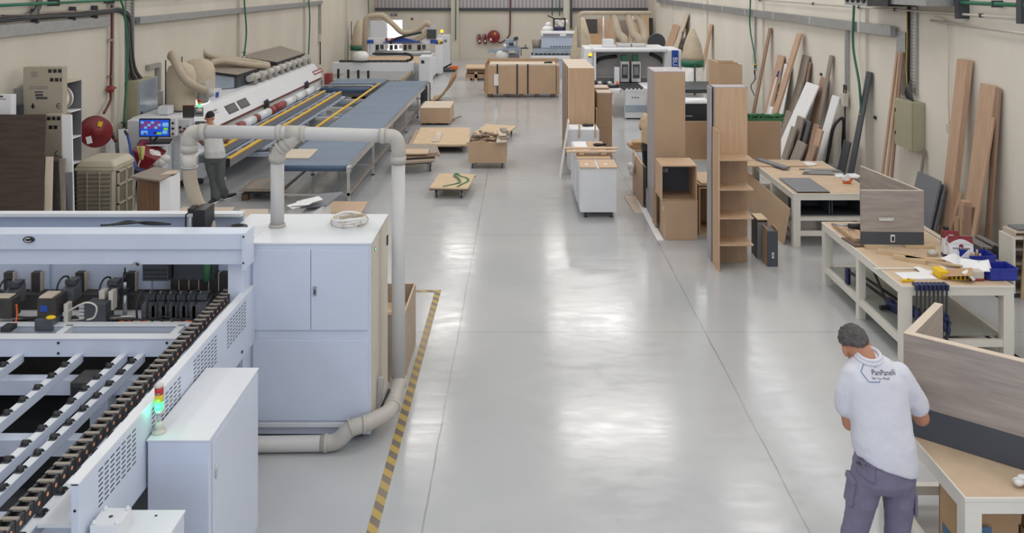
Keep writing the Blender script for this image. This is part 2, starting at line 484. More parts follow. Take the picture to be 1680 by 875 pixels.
for (lx, lw) in SKY_ROWS:
    for ly in (-4.0, 1.5, 9.0, 17.0, 25.0, 33.0, 41.0):  # frames also drawn round the lamp rows added beside and behind the camera
        for sgn in (-1, 1):
            w.box(lx + sgn * (lw / 2 + 0.03) - 0.03, lx + sgn * (lw / 2 + 0.03) + 0.03, ly - 1.16, ly + 1.16, 8.6, ZT)
            w.box(lx - lw / 2, lx + lw / 2, ly + sgn * 1.13 - 0.03, ly + sgn * 1.13 + 0.03, 8.6, ZT)
struct(w.build('trim_1'))
# pilasters
w = MB().m(M['wall'])
for y in (2.2, 9.8, 17.4, 25.0, 32.5, 40.2):
    w.box(XL, XL + 0.07, y - 0.22, y + 0.22, 0, ZT)
struct(w.build('trim_2'))
w = MB().m(M['wall_r'])
for y in (2.4, 10.0, 17.7, 25.2, 32.8, 40.4):
    w.box(XR - 0.07, XR, y - 0.22, y + 0.22, 0, ZT)
struct(w.build('trim_3'))
w = MB().m(M['wall'])
for u in (747, 930):
    x = wp(u, 0, YB)[0]
    w.box(x - 0.2, x + 0.2, YB - 0.3, YB, 0, ZT)
struct(w.build('trim_4'))
# cladding and sheeting rail high on the back wall
zr = wp(0, 17, YB)[2]
w = MB().m(M['clad'])
xa = wp(616, 0, YB)[0]
for (a, b) in ((616, 741), (753, 924), (936, 1062)):
    w.m(M['clad']).box(wp(a, 0, YB)[0], wp(b, 0, YB)[0], YB - 0.06, YB, zr, zr + 2.6)
    w.m(M['dark']).box(wp(a, 0, YB)[0], wp(b, 0, YB)[0], YB - 0.16, YB, zr - 0.02, zr + 0.13)
struct(w.build('trim_5'))
# daylit doorway in the back wall: bright yard outside
o = MB().m(M['lamp_white']).box(dx0 - 0.6, dx1 + 0.6, YB + 1.6, YB + 1.65, -0.1, 2.6).build('window_1'); struct(o)
w = MB().m(M['white'])
w.box(dx0 - 0.05, dx0, YB - 0.04, YB + 0.3, 0, dz); w.box(dx1, dx1 + 0.05, YB - 0.04, YB + 0.3, 0, dz); w.box(dx0 - 0.05, dx1 + 0.05, YB - 0.04, YB + 0.3, dz, dz + 0.05)
struct(w.build('door_1'))
# open door leaf on the left of the doorway
w = MB().m(M['white']); w.obox((dx0 - 0.42, YB - 0.25, dz / 2), (0.8, 0.05, dz - 0.02), (0, 0, R(20)))
struct(w.build('door_2'))
area('daylight_through_door', ((dx0 + dx1) / 2 - 0.2, YB + 1.2, 1.4), (R(-90), 0, 0), 1.6, 2.2, 160, (0.95, 0.97, 1.0))

# worn hazard tape on the floor around the machine
w = MB().m(M['hazard'])
w.box(-1.135, -1.055, 3.0, 11.5, 0.0, 0.002); w.box(-4.0, -1.135, 11.42, 11.5, 0.0, 0.002)
tag(w.build('floor_tape', base=(-1.1, 11.0, 0)), 'worn yellow and black striped tape on the grey floor beside the white cabinet', 'floor tape')
# ------------------------------------------------------------------ six-sided drilling machine, front left
dm = thing('drilling_machine', (-3.6, 6.2, 0), 'large white drilling machine with open roller bed filling the lower left corner', 'machine')
X0 = -6.2                                            # machine runs on past the left edge of the picture
# gantry beam with folded lower half
b = MB().m(M['cool_lit_white'])
b.prism([(7.40, 1.90), (7.40, 1.765), (7.43, 1.765), (7.43, 1.63), (7.60, 1.63), (7.60, 1.90)], 'X', X0, -2.345)
b.build('gantry_beam', None, dm, bev=0.006)
b = MB().m(M['cool_lit_white']); b.box(-2.343, -2.315, 7.38, 7.62, 1.60, 1.905)
for z in (1.88, 1.66): b.m(M['black']).cyl((-2.329, 7.372, z), (-2.329, 7.385, z), 0.008, 8)
b.build('beam_end_plate', None, dm)
# rear wall of the dust trough with rolled lip
b = MB().m(M['blue_grey']); b.box(X0, -2.66, 8.42, 8.46, 1.0, 1.79)
b.m(M['white']).box(X0, -2.66, 8.36, 8.47, 1.785, 1.815)
b.m(M['blue_grey']).box(X0, -2.66, 7.92, 8.42, 1.40, 1.42)
b.build('rear_trough', None, dm)
# recessed back panel below the beam
b = MB().m(M['cool_lit_white']); b.box(X0, -2.42, 7.86, 7.9, 0.9, 1.64)
for x in (-5.6, -4.9, -4.2, -3.3): b.m(M['blue_grey']).box(x, x + 0.012, 7.845, 7.86, 1.1, 1.63)
b.m(M['soot']).box(X0, -2.42, 7.87, 7.9, 0.1, 0.9)  # dark lower sheet added, its colour stands for the shaded interior
b.build('back_panel', None, dm)
b = MB().m(M['soot']); b.box(X0, -2.44, 7.72, 7.86, 1.14, 1.275)
for i in range(24): b.m(M['black']).cyl((X0 + 0.1 + i * 0.15, 7.715, 1.255), (X0 + 0.1 + i * 0.15, 7.722, 1.255), 0.006, 6)
b.build('brush_strip', None, dm)
b = MB().m(M['cool_lit_white']); b.box(-2.50, -2.37, 7.5, 7.8, 0.3, 1.63)
b.build('end_column', None, dm, bev=0.005)
# dark brush seals standing up the back panel
for u in (17, 62, 134, 217):
    x = wp(u, 0, 7.84)[0]
    s = MB().m(M['soot']).box(x - 0.036, x + 0.036, 7.80, 7.86, 1.24, 1.44)
    s.m(M['edge_oak']).box(x - 0.048, x - 0.037, 7.81, 7.86, 1.22, 1.44).box(x + 0.037, x + 0.048, 7.81, 7.86, 1.22, 1.44)
    s.build('brush_seal', None, dm)
for i in range(7):
    x = wp(289 + i * 16.2, 0, 7.84)[0]
    s = MB().m(M['soot']).box(x - 0.034, x + 0.034, 7.80, 7.86, 1.24, 1.44)
    s.m(M['edge_oak']).box(x + 0.036, x + 0.044, 7.80, 7.86, 1.24, 1.44)
    s.build('brush_seal', None, dm)
# perforated black guard and dark cable box hanging under the beam
x0, x1 = wp(237, 0, 7.7)[0], wp(279, 0, 7.7)[0]
b = MB().m(M['dark']).box(x0, x1, 7.66, 7.84, 1.415, 1.60)
for i in range(8):
    for j in range(3): b.m(M['black']).box(x0 + 0.015 + i * 0.025, x0 + 0.03 + i * 0.025, 7.655, 7.66, 1.43 + j * 0.035, 1.445 + j * 0.035)
b.build('perforated_guard', None, dm)
x0, x1 = wp(286, 0, 7.76)[0], wp(352, 0, 7.76)[0]
b = MB().m(M['dark']).box(x0, x1, 7.74, 7.86, 1.40, 1.60); b.m(M['strap_green']).tube([(x1 - 0.05, 7.72, 1.4), (x1 - 0.05, 7.72, 1.6)], 0.03)
b.build('cable_box', None, dm)
# beam badges
for (u, v, w) in ((48, 393, 0.048), (223, 434, 0.028)):
    p = wp(u, v, 7.4)
    b = MB().m(M['black']).lathe([(w, 0), (w, -0.012), (w * 0.8, -0.016)], (p[0], p[1], p[2]), 20, 'Y')
    for vv in b.bm.verts: vv.co.z = p[2] + (vv.co.z - p[2]) * 0.55
    b.m(M['alu']).tube([(p[0] + 0.6 * w * math.cos(t), 7.382, p[2] + 0.3 * w * math.sin(t)) for t in [R(a) for a in range(60, 331, 30)]], 0.0045, 6)
    b.build('badge', None, dm)
# cross beams carrying the bed
def cross(name, y0, y1, z0, z1, mat, x1=-2.50, x0=X0):
    b = MB().m(mat).box(x0, x1, y0, y1, z0, z1)
    return b
b = cross('cross_beam', 7.0, 7.07, 1.036, 1.18, M['cool_lit_white'], -2.66)
b.m(M['black'])
for u in (96, 274):
    for z in (1.148, 1.066):
        x = wp(u, 0, 7.0)[0]; b.cyl((x, 6.992, z), (x, 7.0, z), 0.011, 10)
b.m(M['white']).box(X0, -2.66, 6.99, 7.09, 1.178, 1.188)
b.build('cross_beam', None, dm, bev=0.003)
b = cross('cross_beam', 7.26, 7.32, 1.04, 1.18, M['cool_lit_white'], -2.62)
b.m(M['white']).box(X0, -2.62, 7.25, 7.34, 1.178, 1.186); b.build('cross_beam', None, dm, bev=0.003)
for x in (-5.4, -3.72, -2.80):
    MB().m(M['white']).box(x - 0.03, x + 0.03, 7.07, 7.27, 1.10, 1.186).build('strut', None, dm)
for (y, z, h) in ((6.85, 0.80, 0.12), (6.30, 0.62, 0.12), (5.35, 0.62, 0.12)):
    MB().m(M['cool_lit_white']).box(X0, -2.5, y, y + 0.1, z, z + h).build('lower_beam', None, dm, bev=0.004)
for (x, y) in ((-4.55, 5.95), (-5.6, 5.95), (-3.25, 6.85), (-4.6, 6.85), (-5.9, 6.85), (-3.0, 4.75)):
    MB().m(M['cool_lit_white']).box(x - 0.07, x + 0.07, y - 0.07, y + 0.07, 0.0, 0.93).build('post', None, dm, bev=0.005)
b = MB().m(M['dark']).box(X0, -2.45, 4.9, 7.8, 0.18, 0.22); b.m(M['black']).box(X0, -3.2, 6.6, 7.7, 0.22, 0.5)  # dark slab added in place of the darkness under the roller bed
b.build('bed_shade_slab', None, dm)
b = MB().m(M['blue_grey']).box(X0, -2.45, 7.36, 7.72, 0.95, 1.135); b.m(M['white']).box(X0, -2.45, 7.34, 7.73, 1.13, 1.142)
b.build('motor_ledge', None, dm)
# small motor block under the bed
b = MB().m(M['soot']).box(-3.44, -3.25, 6.72, 6.95, 0.82, 0.96); b.m(M['black']).box(-3.42, -3.34, 6.70, 6.72, 0.84, 0.94)
b.build('bed_motor', None, dm, bev=0.006)
# roller beams
def roller_beam(x, y0, y1, z=1.06):
    b = MB().m(M['white']).box(x - 0.024, x + 0.024, y0, y1, z - 0.012, z)
    b.m(M['cool_lit_white']).box(x + 0.022, x + 0.032, y0, y1, z - 0.06, z + 0.004).box(x - 0.032, x - 0.022, y0, y1, z - 0.06, z - 0.004)
    b.m(M['white']).box(x - 0.02, x + 0.02, y0, y1, z - 0.075, z - 0.05)
    rb = b.build('roller_beam', None, dm)
    return rb
ROLLER = {}
def rollers(rb, x, y0, y1, z=1.06, pitch=0.19):
    n = int((y1 - y0) / pitch)
    for k in range(n):
        y = y0 + pitch * (k + 0.5)
        if 'me' not in ROLLER:
            q = MB().m(M['black']).cyl((-0.022, 0, 0.006), (0.022, 0, 0.006), 0.024, 12)
            q.m(M['dark']).box(-0.026, 0.026, -0.034, 0.034, -0.006, 0.006)
            q.m(M['alu']).cyl((-0.028, 0, 0.006), (0.028, 0, 0.006), 0.006, 8)
            me = bpy.data.meshes.new('roller'); bmesh.ops.recalc_face_normals(q.bm, faces=q.bm.faces); q.bm.to_mesh(me)
            for mm in q.mats: me.materials.append(mm)
            ROLLER['me'] = me
        o = bpy.data.objects.new('roller', ROLLER['me']); COL.objects.link(o); o.parent = rb
        o.location = MATX[rb.name].inverted() @ Vector((x, y, z))
for x in (-4.52, -3.98, -3.51, -3.16, -3.02):
    y0 = {-3.16: 4.2, -3.02: 3.9}.get(x, 4.6)
    rb = roller_beam(x, y0, 7.0); rollers(rb, x, y0, 7.0)
rb = roller_beam(-2.64, 3.7, 6.96, 1.08); rollers(rb, -2.64, 3.7, 6.9, 1.08, 0.21)
MB().m(M['white']).box(-2.58, -2.40, 4.7, 7.5, 1.10, 1.12).build('side_ledge', None, dm)
M['chain_lid'] = paint('dusty_chain_lid', (142, 134, 124), .6)
M['dot'] = paint('copper_dot', (236, 160, 110), .5)
# energy chains: black link chain with pale lids and orange dots on its side
def chain(name, x, z, y0, y1, pitch=0.083, w=0.10, h=0.07):
    b = MB(); n = int((y1 - y0) / pitch)
    for k in range(n):
        y = y0 + k * pitch
        b.m(M['black']).box(x - w / 2, x - w / 2 + 0.016, y, y + pitch * 0.94, z - h, z).box(x + w / 2 - 0.016, x + w / 2, y, y + pitch * 0.94, z - h, z)
        b.m(M['soot']).box(x - w / 2 + 0.016, x + w / 2 - 0.016, y, y + pitch, z - h, z - h + 0.01)
        b.m(M['chain_lid']).box(x - w / 2 - 0.001, x + w / 2 + 0.001, y + pitch * 0.1, y + pitch * 0.42, z - 0.008, z + 0.003)
        b.m(M['dot']).cyl((x + w / 2, y + pitch * 0.5, z - h * 0.5), (x + w / 2 + 0.002, y + pitch * 0.5, z - h * 0.5), 0.011, 8)
    b.m(M['black']).box(x - w / 2 + 0.02, x + w / 2 - 0.02, y0, y1, z - h + 0.01, z - h * 0.45)
    return b.build(name, None, dm)
chain('energy_chain', -2.526, 1.36, 4.0, 7.70, .083, .085)
chain('energy_chain', -2.66, 0.96, 3.6, 4.9)
b = MB().m(M['white']).box(-2.62, -2.44, 7.45, 7.6, 1.12, 1.285); b.build('chain_bracket', None, dm)
# perforated side guard
b = MB().m(M['cool_lit_white']).box(-2.375, -2.335, 4.65, 7.72, 0.865, 1.36)
b.m(M['white']).box(-2.40, -2.333, 4.65, 7.72, 1.352, 1.366)
b.m(M['black'])
for y0 in (4.87, 5.57, 6.28, 6.99):
    for c in range(7):
        for r_ in range(8):
            y = y0 + c * 0.07; z = 1.105 + r_ * 0.028
            b.box(-2.3352, -2.3338, y, y + 0.048, z, z + 0.009)
b.cyl((-2.355, 4.648, 1.22), (-2.355, 4.655, 1.22), 0.008, 10)
b.cyl((-2.334, 7.35, 0.93), (-2.325, 7.35, 0.93), 0.012, 10)
b.build('side_guard', None, dm, bev=0.002)
# drill motors: a row of six on the right, then single units with guards
M['motor'] = paint('dusty_motor_casing', (86, 88, 93), .5, var=.2, scale=12)
def motor(x, y, z, parent, s=1.0):
    b = MB().m(M['motor']).hexa([(x - .058 * s, y, z), (x + .058 * s, y, z), (x + .058 * s, y + .16 * s, z), (x - .058 * s, y + .16 * s, z), (x - .058 * s, y, z + .11 * s), (x + .058 * s, y, z + .11 * s), (x + .058 * s, y + .16 * s, z + .15 * s), (x - .058 * s, y + .16 * s, z + .15 * s)])
    b.m(M['dark']).box(x - .05 * s, x + .05 * s, y + 0.05 * s, y + .16 * s, z + .14 * s, z + .185 * s)
    b.m(M['soot']).box(x - .06 * s, x + .06 * s, y - .004, y + .0, z + .055 * s, z + .06 * s)
    b.m(M['alu']).cyl((x - .03 * s, y + .1 * s, z + .185 * s), (x - .03 * s, y + .1 * s, z + .2 * s), .012 * s, 10)
    mo = b.build('drill_motor', None, parent, bev=0.005)
    c = MB().m(M['black']).tube(bez((x - .03 * s, y + .1 * s, z + .19 * s), (x - .04 * s, y + .02, z + .28 * s), (x - .1 * s, y - .06, z + .2 * s), (x - .075 * s, y - .03, z - .01), 10), 0.009 * s, 8)
    c.m(M['wax']).box(x - .1 * s, x - .04 * s, y - .07, y - .02, z - .03, z + 0.005)
    c.build('motor_cable', None, parent)
    return mo
for i in range(6):
    motor(wp(247 + i * 16.6, 0, 7.5)[0], 7.45, 1.165, dm)
# oiler with clear bowl, first single head and second single head
x = wp(78, 0, 7.3)[0]
b = MB().m(M['soot']).box(x - 0.075, x + 0.075, 7.28, 7.46, 1.24, 1.40); b.m(M['edge_oak']).box(x - 0.06, x + 0.05, 7.28, 7.42, 1.40, 1.415)
b.m(M['royal']).box(x - 0.05, x + 0.01, 7.276, 7.28, 1.29, 1.34)
b.build('oiler_head', None, dm, bev=0.008)
b = MB().m(M['glass']).box(x - 0.075, x + 0.075, 7.24, 7.40, 1.145, 1.24); b.m(M['soot']).box(x - 0.07, x + 0.07, 7.25, 7.39, 1.14, 1.15)
b.build('oil_bowl', None, dm, bev=0.012)
MB().m(M['safety']).sphere((x + 0.055, 7.25, 1.255), (0.04, 0.03, 0.016)).build('yellow_cap', None, dm)
motor(x + 0.07, 7.48, 1.30, dm, 0.9)
MB().m(M['wax']).box(x + 0.11, x + 0.145, 7.34, 7.42, 1.16, 1.33).build('valve_block', None, dm, bev=0.005)
x = wp(162, 0, 7.4)[0]
b = MB().m(M['dark']).box(x - 0.095, x + 0.085, 7.34, 7.5, 1.15, 1.33)
b.m(M['wax']).box(x - 0.03, x + 0.02, 7.46, 7.54, 1.32, 1.40).box(x + 0.06, x + 0.1, 7.44, 7.52, 1.24, 1.40)
b.build('head_guard', None, dm, bev=0.004)
motor(x + 0.035, 7.52, 1.28, dm, 0.9)
x = wp(145, 0, 7.4)[0]
b = MB().m(M['alu'])
for k in range(4): b.box(x - 0.06, x + 0.04, 7.36 + 0.0, 7.40, 1.20 + k * 0.03, 1.222 + k * 0.03)
b.build('valve_stack', None, dm)
x = wp(8, 0, 7.4)[0]
b = MB().m(M['soot']).box(x - 0.12, x + 0.08, 7.36, 7.5, 1.2, 1.36); b.m(M['edge_oak']).box(x - 0.11, x + 0.05, 7.38, 7.48, 1.36, 1.375)
b.build('head_guard', None, dm, bev=0.01)
motor(x - 0.02, 7.5, 1.26, dm, 0.95)
# spindle standing on the ledge
x = wp(205, 0, 7.6)[0]
b = MB().m(M['steel']).cyl((x, 7.6, 1.14), (x, 7.6, 1.34), 0.018, 12); b.m(M['black']).box(x - 0.035, x + 0.035, 7.57, 7.63, 1.33, 1.37)
b.m(M['alu']).cyl((x, 7.6, 1.37), (x, 7.6, 1.43), 0.014, 10); b.m(M['black']).cyl((x, 7.6, 1.43), (x, 7.6, 1.51), 0.016, 10).cyl((x, 7.6, 1.51), (x, 7.6, 1.55), 0.007, 8)
b.build('probe_spindle', None, dm)
# cable runs on the ledge
rng = random.Random(3)
for (mat, ua, ub, off, n) in ((M['orange'], 195, 240, 0.0, 1), (M['orange'], 290, 315, 0.0, 1), (M['black'], 190, 330, 0.02, 3), (M['wax'], 105, 215, 0.05, 4), (M['soot'], 20, 215, 0.03, 4)):
    for k in range(n):
        xa, xb = wp(ua, 0, 7.38)[0], wp(ub, 0, 7.38)[0]
        pts = [(xa + (xb - xa) * i / 8, 7.385 + off * .6 + rng.uniform(-.015, .02), 1.152 + abs(rng.uniform(0, .022)) + 0.01 * k + 0.006 * math.sin(3 * i / 8 * math.pi) ** 2) for i in range(9)]
        MB().m(mat).tube(smooth_path(pts, 5), 0.008, 7).build('cable', None, dm)
MB().m(M['orange']).tube(smooth_path([wp(27, 500, 7.36), wp(28, 520, 7.36), wp(20, 545, 7.3), wp(6, 558, 7.25)]), 0.008, 7).build('cable', None, dm)
MB().m(M['wax']).tube(smooth_path([wp(110, 512, 7.36), wp(140, 497, 7.34), wp(158, 503, 7.34), wp(155, 520, 7.34), wp(143, 525, 7.34)]), 0.008, 7).build('cable', None, dm)
for k in range(3):
    MB().m(M['black']).tube(smooth_path([(-3.72 + k * 0.05, 7.8, 1.86), (-3.5, 7.75 + .05 * k, 1.885), (-3.3, 7.78, 1.895 - .01 * k), (-3.1, 7.8, 1.87)]), 0.008, 7).build('cable', None, dm)
# narrow sensor head at the far left of the bed
b = MB().m(M['black']).box(*[wp(0, 0, 7.1)[0], wp(17, 0, 7.1)[0]], 7.1, 7.2, 1.19, 1.23); b.build('sensor_head', None, dm, bev=0.004)
# drive box and round collar behind the beam
x0, x1 = wp(316, 0, 7.95)[0], wp(336, 0, 7.95)[0]
b = MB().m(M['black']).box(x0, x1, 7.95, 8.2, 1.42, 1.955); b.m(M['alu']).cyl((x0 - 0.03, 7.98, 1.42), (x0 - 0.03, 7.98, 1.88), 0.018, 12)
b.m(M['black']).tube([(x0 - 0.02, 8.0, 1.94), (x0 - 0.08, 8.0, 1.9), (x0 - 0.085, 8.0, 1.6)], 0.008, 8).box(x0 - 0.05, x0, 7.96, 8.1, 1.92, 1.965)
b.build('drive_box', None, dm, bev=0.006)
p = wp(389, 375, 8.0)
b = MB().m(M['black']).lathe([(0.075, -0.3), (0.075, -0.02), (0.092, -0.015), (0.092, 0.02), (0.06, 0.025), (0.055, -0.1)], p, 20)
b.build('duct_collar', None, dm)

# ------------------------------------------------------------------ white cabinet with two doors
cb = thing('machine_cabinet', (-1.95, 8.2, 0), 'tall white steel cabinet with two upper doors beside the drilling machine', 'cabinet')
b = MB().m(M['cool_lit_white']).box(-2.372, -1.327, 7.73, 8.68, 0.05, 1.72)
b.m(M['cool_lit_white']).box(-2.66, -2.374, 7.9, 8.68, 0.05, 1.72)
b.m(M['dark']).box(-2.3, -1.4, 7.8, 8.6, 0.0, 0.05)
b.build('body', None, cb, bev=0.004)
b = MB().m(M['white']).box(-2.385, -1.318, 7.72, 8.69, 1.712, 1.728).box(-2.67, -2.386, 7.88, 8.69, 1.712, 1.728)
b.build('top_plate', None, cb, bev=0.003)
MB().m(M['dusty']).box(-1.327, -1.319, 7.76, 8.66, 0.08, 1.70).build('side_sheet', None, cb)
def pz(v, Y=7.73): return HC - (v - VH) * Y / F
def px(u, Y=7.73): return (u - U0) * Y / F
for (ua, ub) in ((415.5, 510), (511, 604)):
    d = MB().m(M['cool_lit_white']).box(px(ua), px(ub), 7.712, 7.73, pz(541), pz(409)).build('door', None, cb, bev=0.004)
    if ua > 500:
        h = MB().m(M['chrome']).box(px(514.5), px(520.5), 7.70, 7.712, pz(484), pz(468)); h.m(M['dark']).box(px(516), px(519), 7.696, 7.70, pz(481), pz(474))
        h.build('handle', None, cb, bev=0.004).parent = d
        hh = [c for c in COL.objects if c.name.startswith('handle')][-1]
        hh.parent = d
MB().m(M['cool_lit_white']).box(px(415.5), px(604), 7.712, 7.73, pz(689), pz(557)).build('lower_panel', None, cb, bev=0.004)
MB().m(M['white']).box(px(413), px(607), 7.70, 7.73, pz(699), pz(692)).build('plinth_rail', None, cb, bev=0.003)
b = MB().m(M['lamp_green']).cyl((-1.319, 7.9, 1.62), (-1.312, 7.9, 1.62), 0.012, 12); b.m(M['dark']).cyl((-1.32, 7.9, 1.62), (-1.314, 7.9, 1.62), 0.018, 12)
b.build('pilot_light', None, cb)
b = MB().m(M['black']).box(-1.319, -1.308, 8.58, 8.63, 1.45, 1.54); b.build('latch', None, cb)
# coil of plastic wrapped hose lying on the cabinet
b = MB()
rng = random.Random(11)
for k in range(5):
    ph = rng.uniform(0, 6); rr = 0.145 + 0.012 * rng.uniform(-1, 1)
    pts = [(-1.63 + rr * (1 + .05 * math.sin(3 * t + ph)) * math.cos(t), 8.33 + rr * 0.95 * math.sin(t), 1.748 + 0.016 * k * .7 + .01 * math.sin(2 * t + ph)) for t in [2 * math.pi * i / 40 for i in range(41)]]
    b.m(M['bag'] if k % 2 else M['clear_bag']).tube(pts, 0.014, 7, caps=False)
for a in (20, 75, 140, 200, 260, 320):
    t = R(a); c = Vector((-1.63 + .145 * math.cos(t), 8.33 + .14 * math.sin(t), 1.757))
    b.m(M['dusty']).tube([c + Vector((math.cos(t) * .032 * math.cos(q), math.sin(t) * .032 * math.cos(q), .03 * math.sin(q))) for q in [2 * math.pi * i / 12 for i in range(13)]], 0.006, 6, caps=False)
for v in b.bm.verts: v.co.z = max(v.co.z, 1.7285)
tag(b.build('hose_coil'), 'coil of plastic-wrapped hose lying on top of the white cabinet', 'hose')

# ------------------------------------------------------------------ grey dust pipes over and in front of the cabinet
dp = thing('dust_duct', (-1.14, 8.2, 0), 'grey plastic dust duct arching over the white cabinet and along the floor', 'duct')
YP = 8.2; rp = 0.062
def q(u, v): return wp(u, v, YP)
b = MB().m(M['pipe']); b.tube([q(653.5, 268), q(653.5, 628)], rp, 20); b.build('riser_pipe', None, dp)
b = MB().m(M['pipe']); b.tube([q(628, 223), q(505, 219), q(335, 216)], rp, 20); b.build('header_pipe', None, dp)
b = MB().m(M['pipe_joint']); b.tube(bent([q(628, 223), q(653.5, 224), q(653.5, 268)], 0.13, 8), rp + 0.005, 20)
for (a, c) in ((q(653.5, 256), q(653.5, 268)), (q(632, 223), q(624, 223))): b.cyl(a, c, rp + 0.011, 20)
b.build('elbow', None, dp)
b = MB().m(M['pipe_joint']); b.tube(bent([q(335, 216), q(311, 217), q(311, 244)], 0.13, 8), rp + 0.006, 20)
for (a, c) in ((q(311, 238), q(311, 250)), (q(338, 216), q(328, 216))): b.cyl(a, c, rp + 0.013, 20)
b.build('elbow', None, dp)
b = MB().m(M['wax']); b.tube([q(311, 250), q(311, 277)], rp, 20); b.build('clear_sleeve', None, dp)
b = MB().m(M['hose']); path = smooth_path([q(311, 277), q(313, 300), q(322, 330), q(337, 357), wp(344, 380, 8.15), wp(343, 410, 8.1)], 10)
n_ = len(path)
b.tube([p for p in path], [rp * (1 + (0.05 if i % 2 else -0.02)) for i in range(n_)], 20)
b.m(M['steel']).tube([q(311, 273) + Vector((0, 0, 0)) if False else Vector(q(311, 273)), Vector(q(311, 276))], rp + 0.012, 20)
b.build('flexible_hose', None, dp)
b = MB().m(M['pipe']); b.tube([(wp(456, 0, 8.26)[0], 8.24, 1.725), (wp(456, 0, 8.26)[0], 8.24, HC - (265 + 28) * 8.24 / F)], rp, 20)
b.build('branch_pipe', None, dp)
b = MB().m(M['pipe_joint']); xq = wp(456, 0, 8.26)[0]
b.tube(bent([(xq, 8.24, HC - 293 * 8.24 / F), wp(457, 245, 8.22), wp(488, 222, 8.2)], 0.14, 8), rp + 0.006, 20)
b.cyl((xq, 8.24, 2.335), (xq, 8.24, 2.40), rp + 0.013, 20)
for k in range(3):
    a = Vector(wp(458 + k * 7, 244 - k * 5, 8.21)); c = Vector(wp(462 + k * 7, 241 - k * 5, 8.21)); b.cyl(a, c, rp + 0.011, 20)
b.cyl(q(470, 218), q(500, 219), rp + 0.008, 20).cyl(q(454, 218), q(462, 218), rp + 0.012, 20).cyl(q(494, 219), q(501, 219), rp + 0.012, 20)
b.build('branch_fitting', None, dp)
MB().m(M['pipe_joint']).cyl((xq, 8.24, 1.7285), (xq, 8.24, 1.755), rp + 0.014, 20).build('base_collar', None, dp)
b = MB().m(M['pipe_joint']); rj = rp + 0.006
low = bent([q(653.5, 628), (-1.145, 8.17, 0.30), (-1.17, 7.82, 0.20), (-1.36, 7.60, 0.20), (-1.48, 7.56, 0.19), (-1.58, 7.545, 0.072), (-1.72, 7.54, 0.07)], 0.09, 6)
b.tube(low, rj, 20)
b.cyl(q(653.5, 620), q(653.5, 634), rj + 0.008, 20)
for (a, c) in (((-1.35, 7.604, .2), (-1.375, 7.597, .2)), ((-1.46, 7.567, .195), (-1.475, 7.562, .19)), ((-1.66, 7.542, .07), (-1.69, 7.541, .07)), ((-1.16, 7.92, .225), (-1.163, 7.885, .215))): b.cyl(a, c, rj + 0.008, 20)
b.build('floor_elbow', None, dp)
b = MB().m(M['pipe']); b.tube([(-1.68, 7.54, 0.07), (-3.3, 7.5, 0.07)], 0.066, 20); b.build('floor_pipe', None, dp)
b = MB().m(M['black']).tube([(-1.2, 7.98, .33), (-1.25, 7.9, .22), (-1.29, 7.8, .08)], 0.012, 8)
b.m(M['alu']).box(-1.305, -1.26, 8.0, 8.04, 0.1, 0.42); b.build('pipe_clip', None, dp)

# ------------------------------------------------------------------ control box with stack light, and the near junction cover
sb = thing('control_box', (-2.13, 5.98, 0), 'white control box with a stack light on top in front of the perforated guard', 'control box')
b = MB().m(M['cool_lit_white']).box(-2.32, -1.94, 5.47, 6.49, 0.0, 1.165); b.build('body', None, sb, bev=0.005)
b = MB().m(M['white']).box(-2.325, -1.935, 5.465, 6.495, 1.16, 1.172); b.build('top_plate', None, sb, bev=0.003)
MB().m(M['cool_lit_white']).box(-1.94, -1.932, 5.52, 6.45, 0.06, 1.13).build('door', None, sb, bev=0.003)
lk = MB().m(M['chrome']).lathe([(0.014, 0), (0.014, 0.008), (0.01, 0.01)], (-1.932, 5.565, 0.92), 16, 'X'); 
for v in lk.bm.verts: v.co.z = 0.92 + (v.co.z - 0.92) * 3.2
lk.build('handle', None, sb)
st = MB().m(M['wax']).cyl((0, 0, 0), (0, 0, 0.02), 0.03, 14)
sl = thing('stack_light', (-2.285, 5.56, 1.172), 'stack light with red, yellow and glowing green lens on the near white control box', 'signal light')
def S(z): return (-2.285, 5.56, 1.172 + z)
b = MB().m(M['wax']).lathe([(0.045, 0), (0.045, 0.012), (0.02, 0.02), (0.026, 0.035), (0.026, 0.06), (0.012, 0.07)], S(0), 18); b.build('base', None, sl)
b = MB().m(M['alu']).cyl(S(0.06), S(0.13), 0.011, 12).cyl(S(0.115), S(0.145), 0.026, 16); b.build('pole', None, sl)
MB().m(M['lamp_green']).cyl(S(0.145), S(0.195), 0.027, 18).build('lens', None, sl)
MB().m(M['lamp_amber']).cyl(S(0.197), S(0.24), 0.027, 18).build('lens', None, sl)
MB().m(M['lamp_red']).cyl(S(0.242), S(0.285), 0.027, 18).build('lens', None, sl)
MB().m(M['wax']).lathe([(0.027, 0.287), (0.027, 0.30), (0.012, 0.312)], S(0), 18).build('cap', None, sl)
pl = bpy.data.lights.new('green_lamp_glow', 'POINT'); pl.energy = 0.35; pl.color = (0.1, 1.0, 0.6); pl.shadow_soft_size = 0.03
po = bpy.data.objects.new('green_lamp_glow', pl); COL.objects.link(po); po.location = S(0.17)
po.location.x -= 0.0; po.location.y -= 0.04
jb = thing('electrical_box', (-2.12, 4.6, 0), 'low white box with a bolted raised cover at the bottom edge beside the guard', 'electrical box')
MB().m(M['cool_lit_white']).box(-2.325, -1.92, 4.1, 5.02, 0.0, 0.995).build('body', None, jb, bev=0.004)
b = MB().m(M['white']).box(-2.33, -1.915, 4.1, 5.025, 0.99, 1.002); b.m(M['black']).cyl((-2.06, 4.97, 1.0), (-2.06, 4.97, 1.004), 0.008, 10); b.build('top_plate', None, jb)
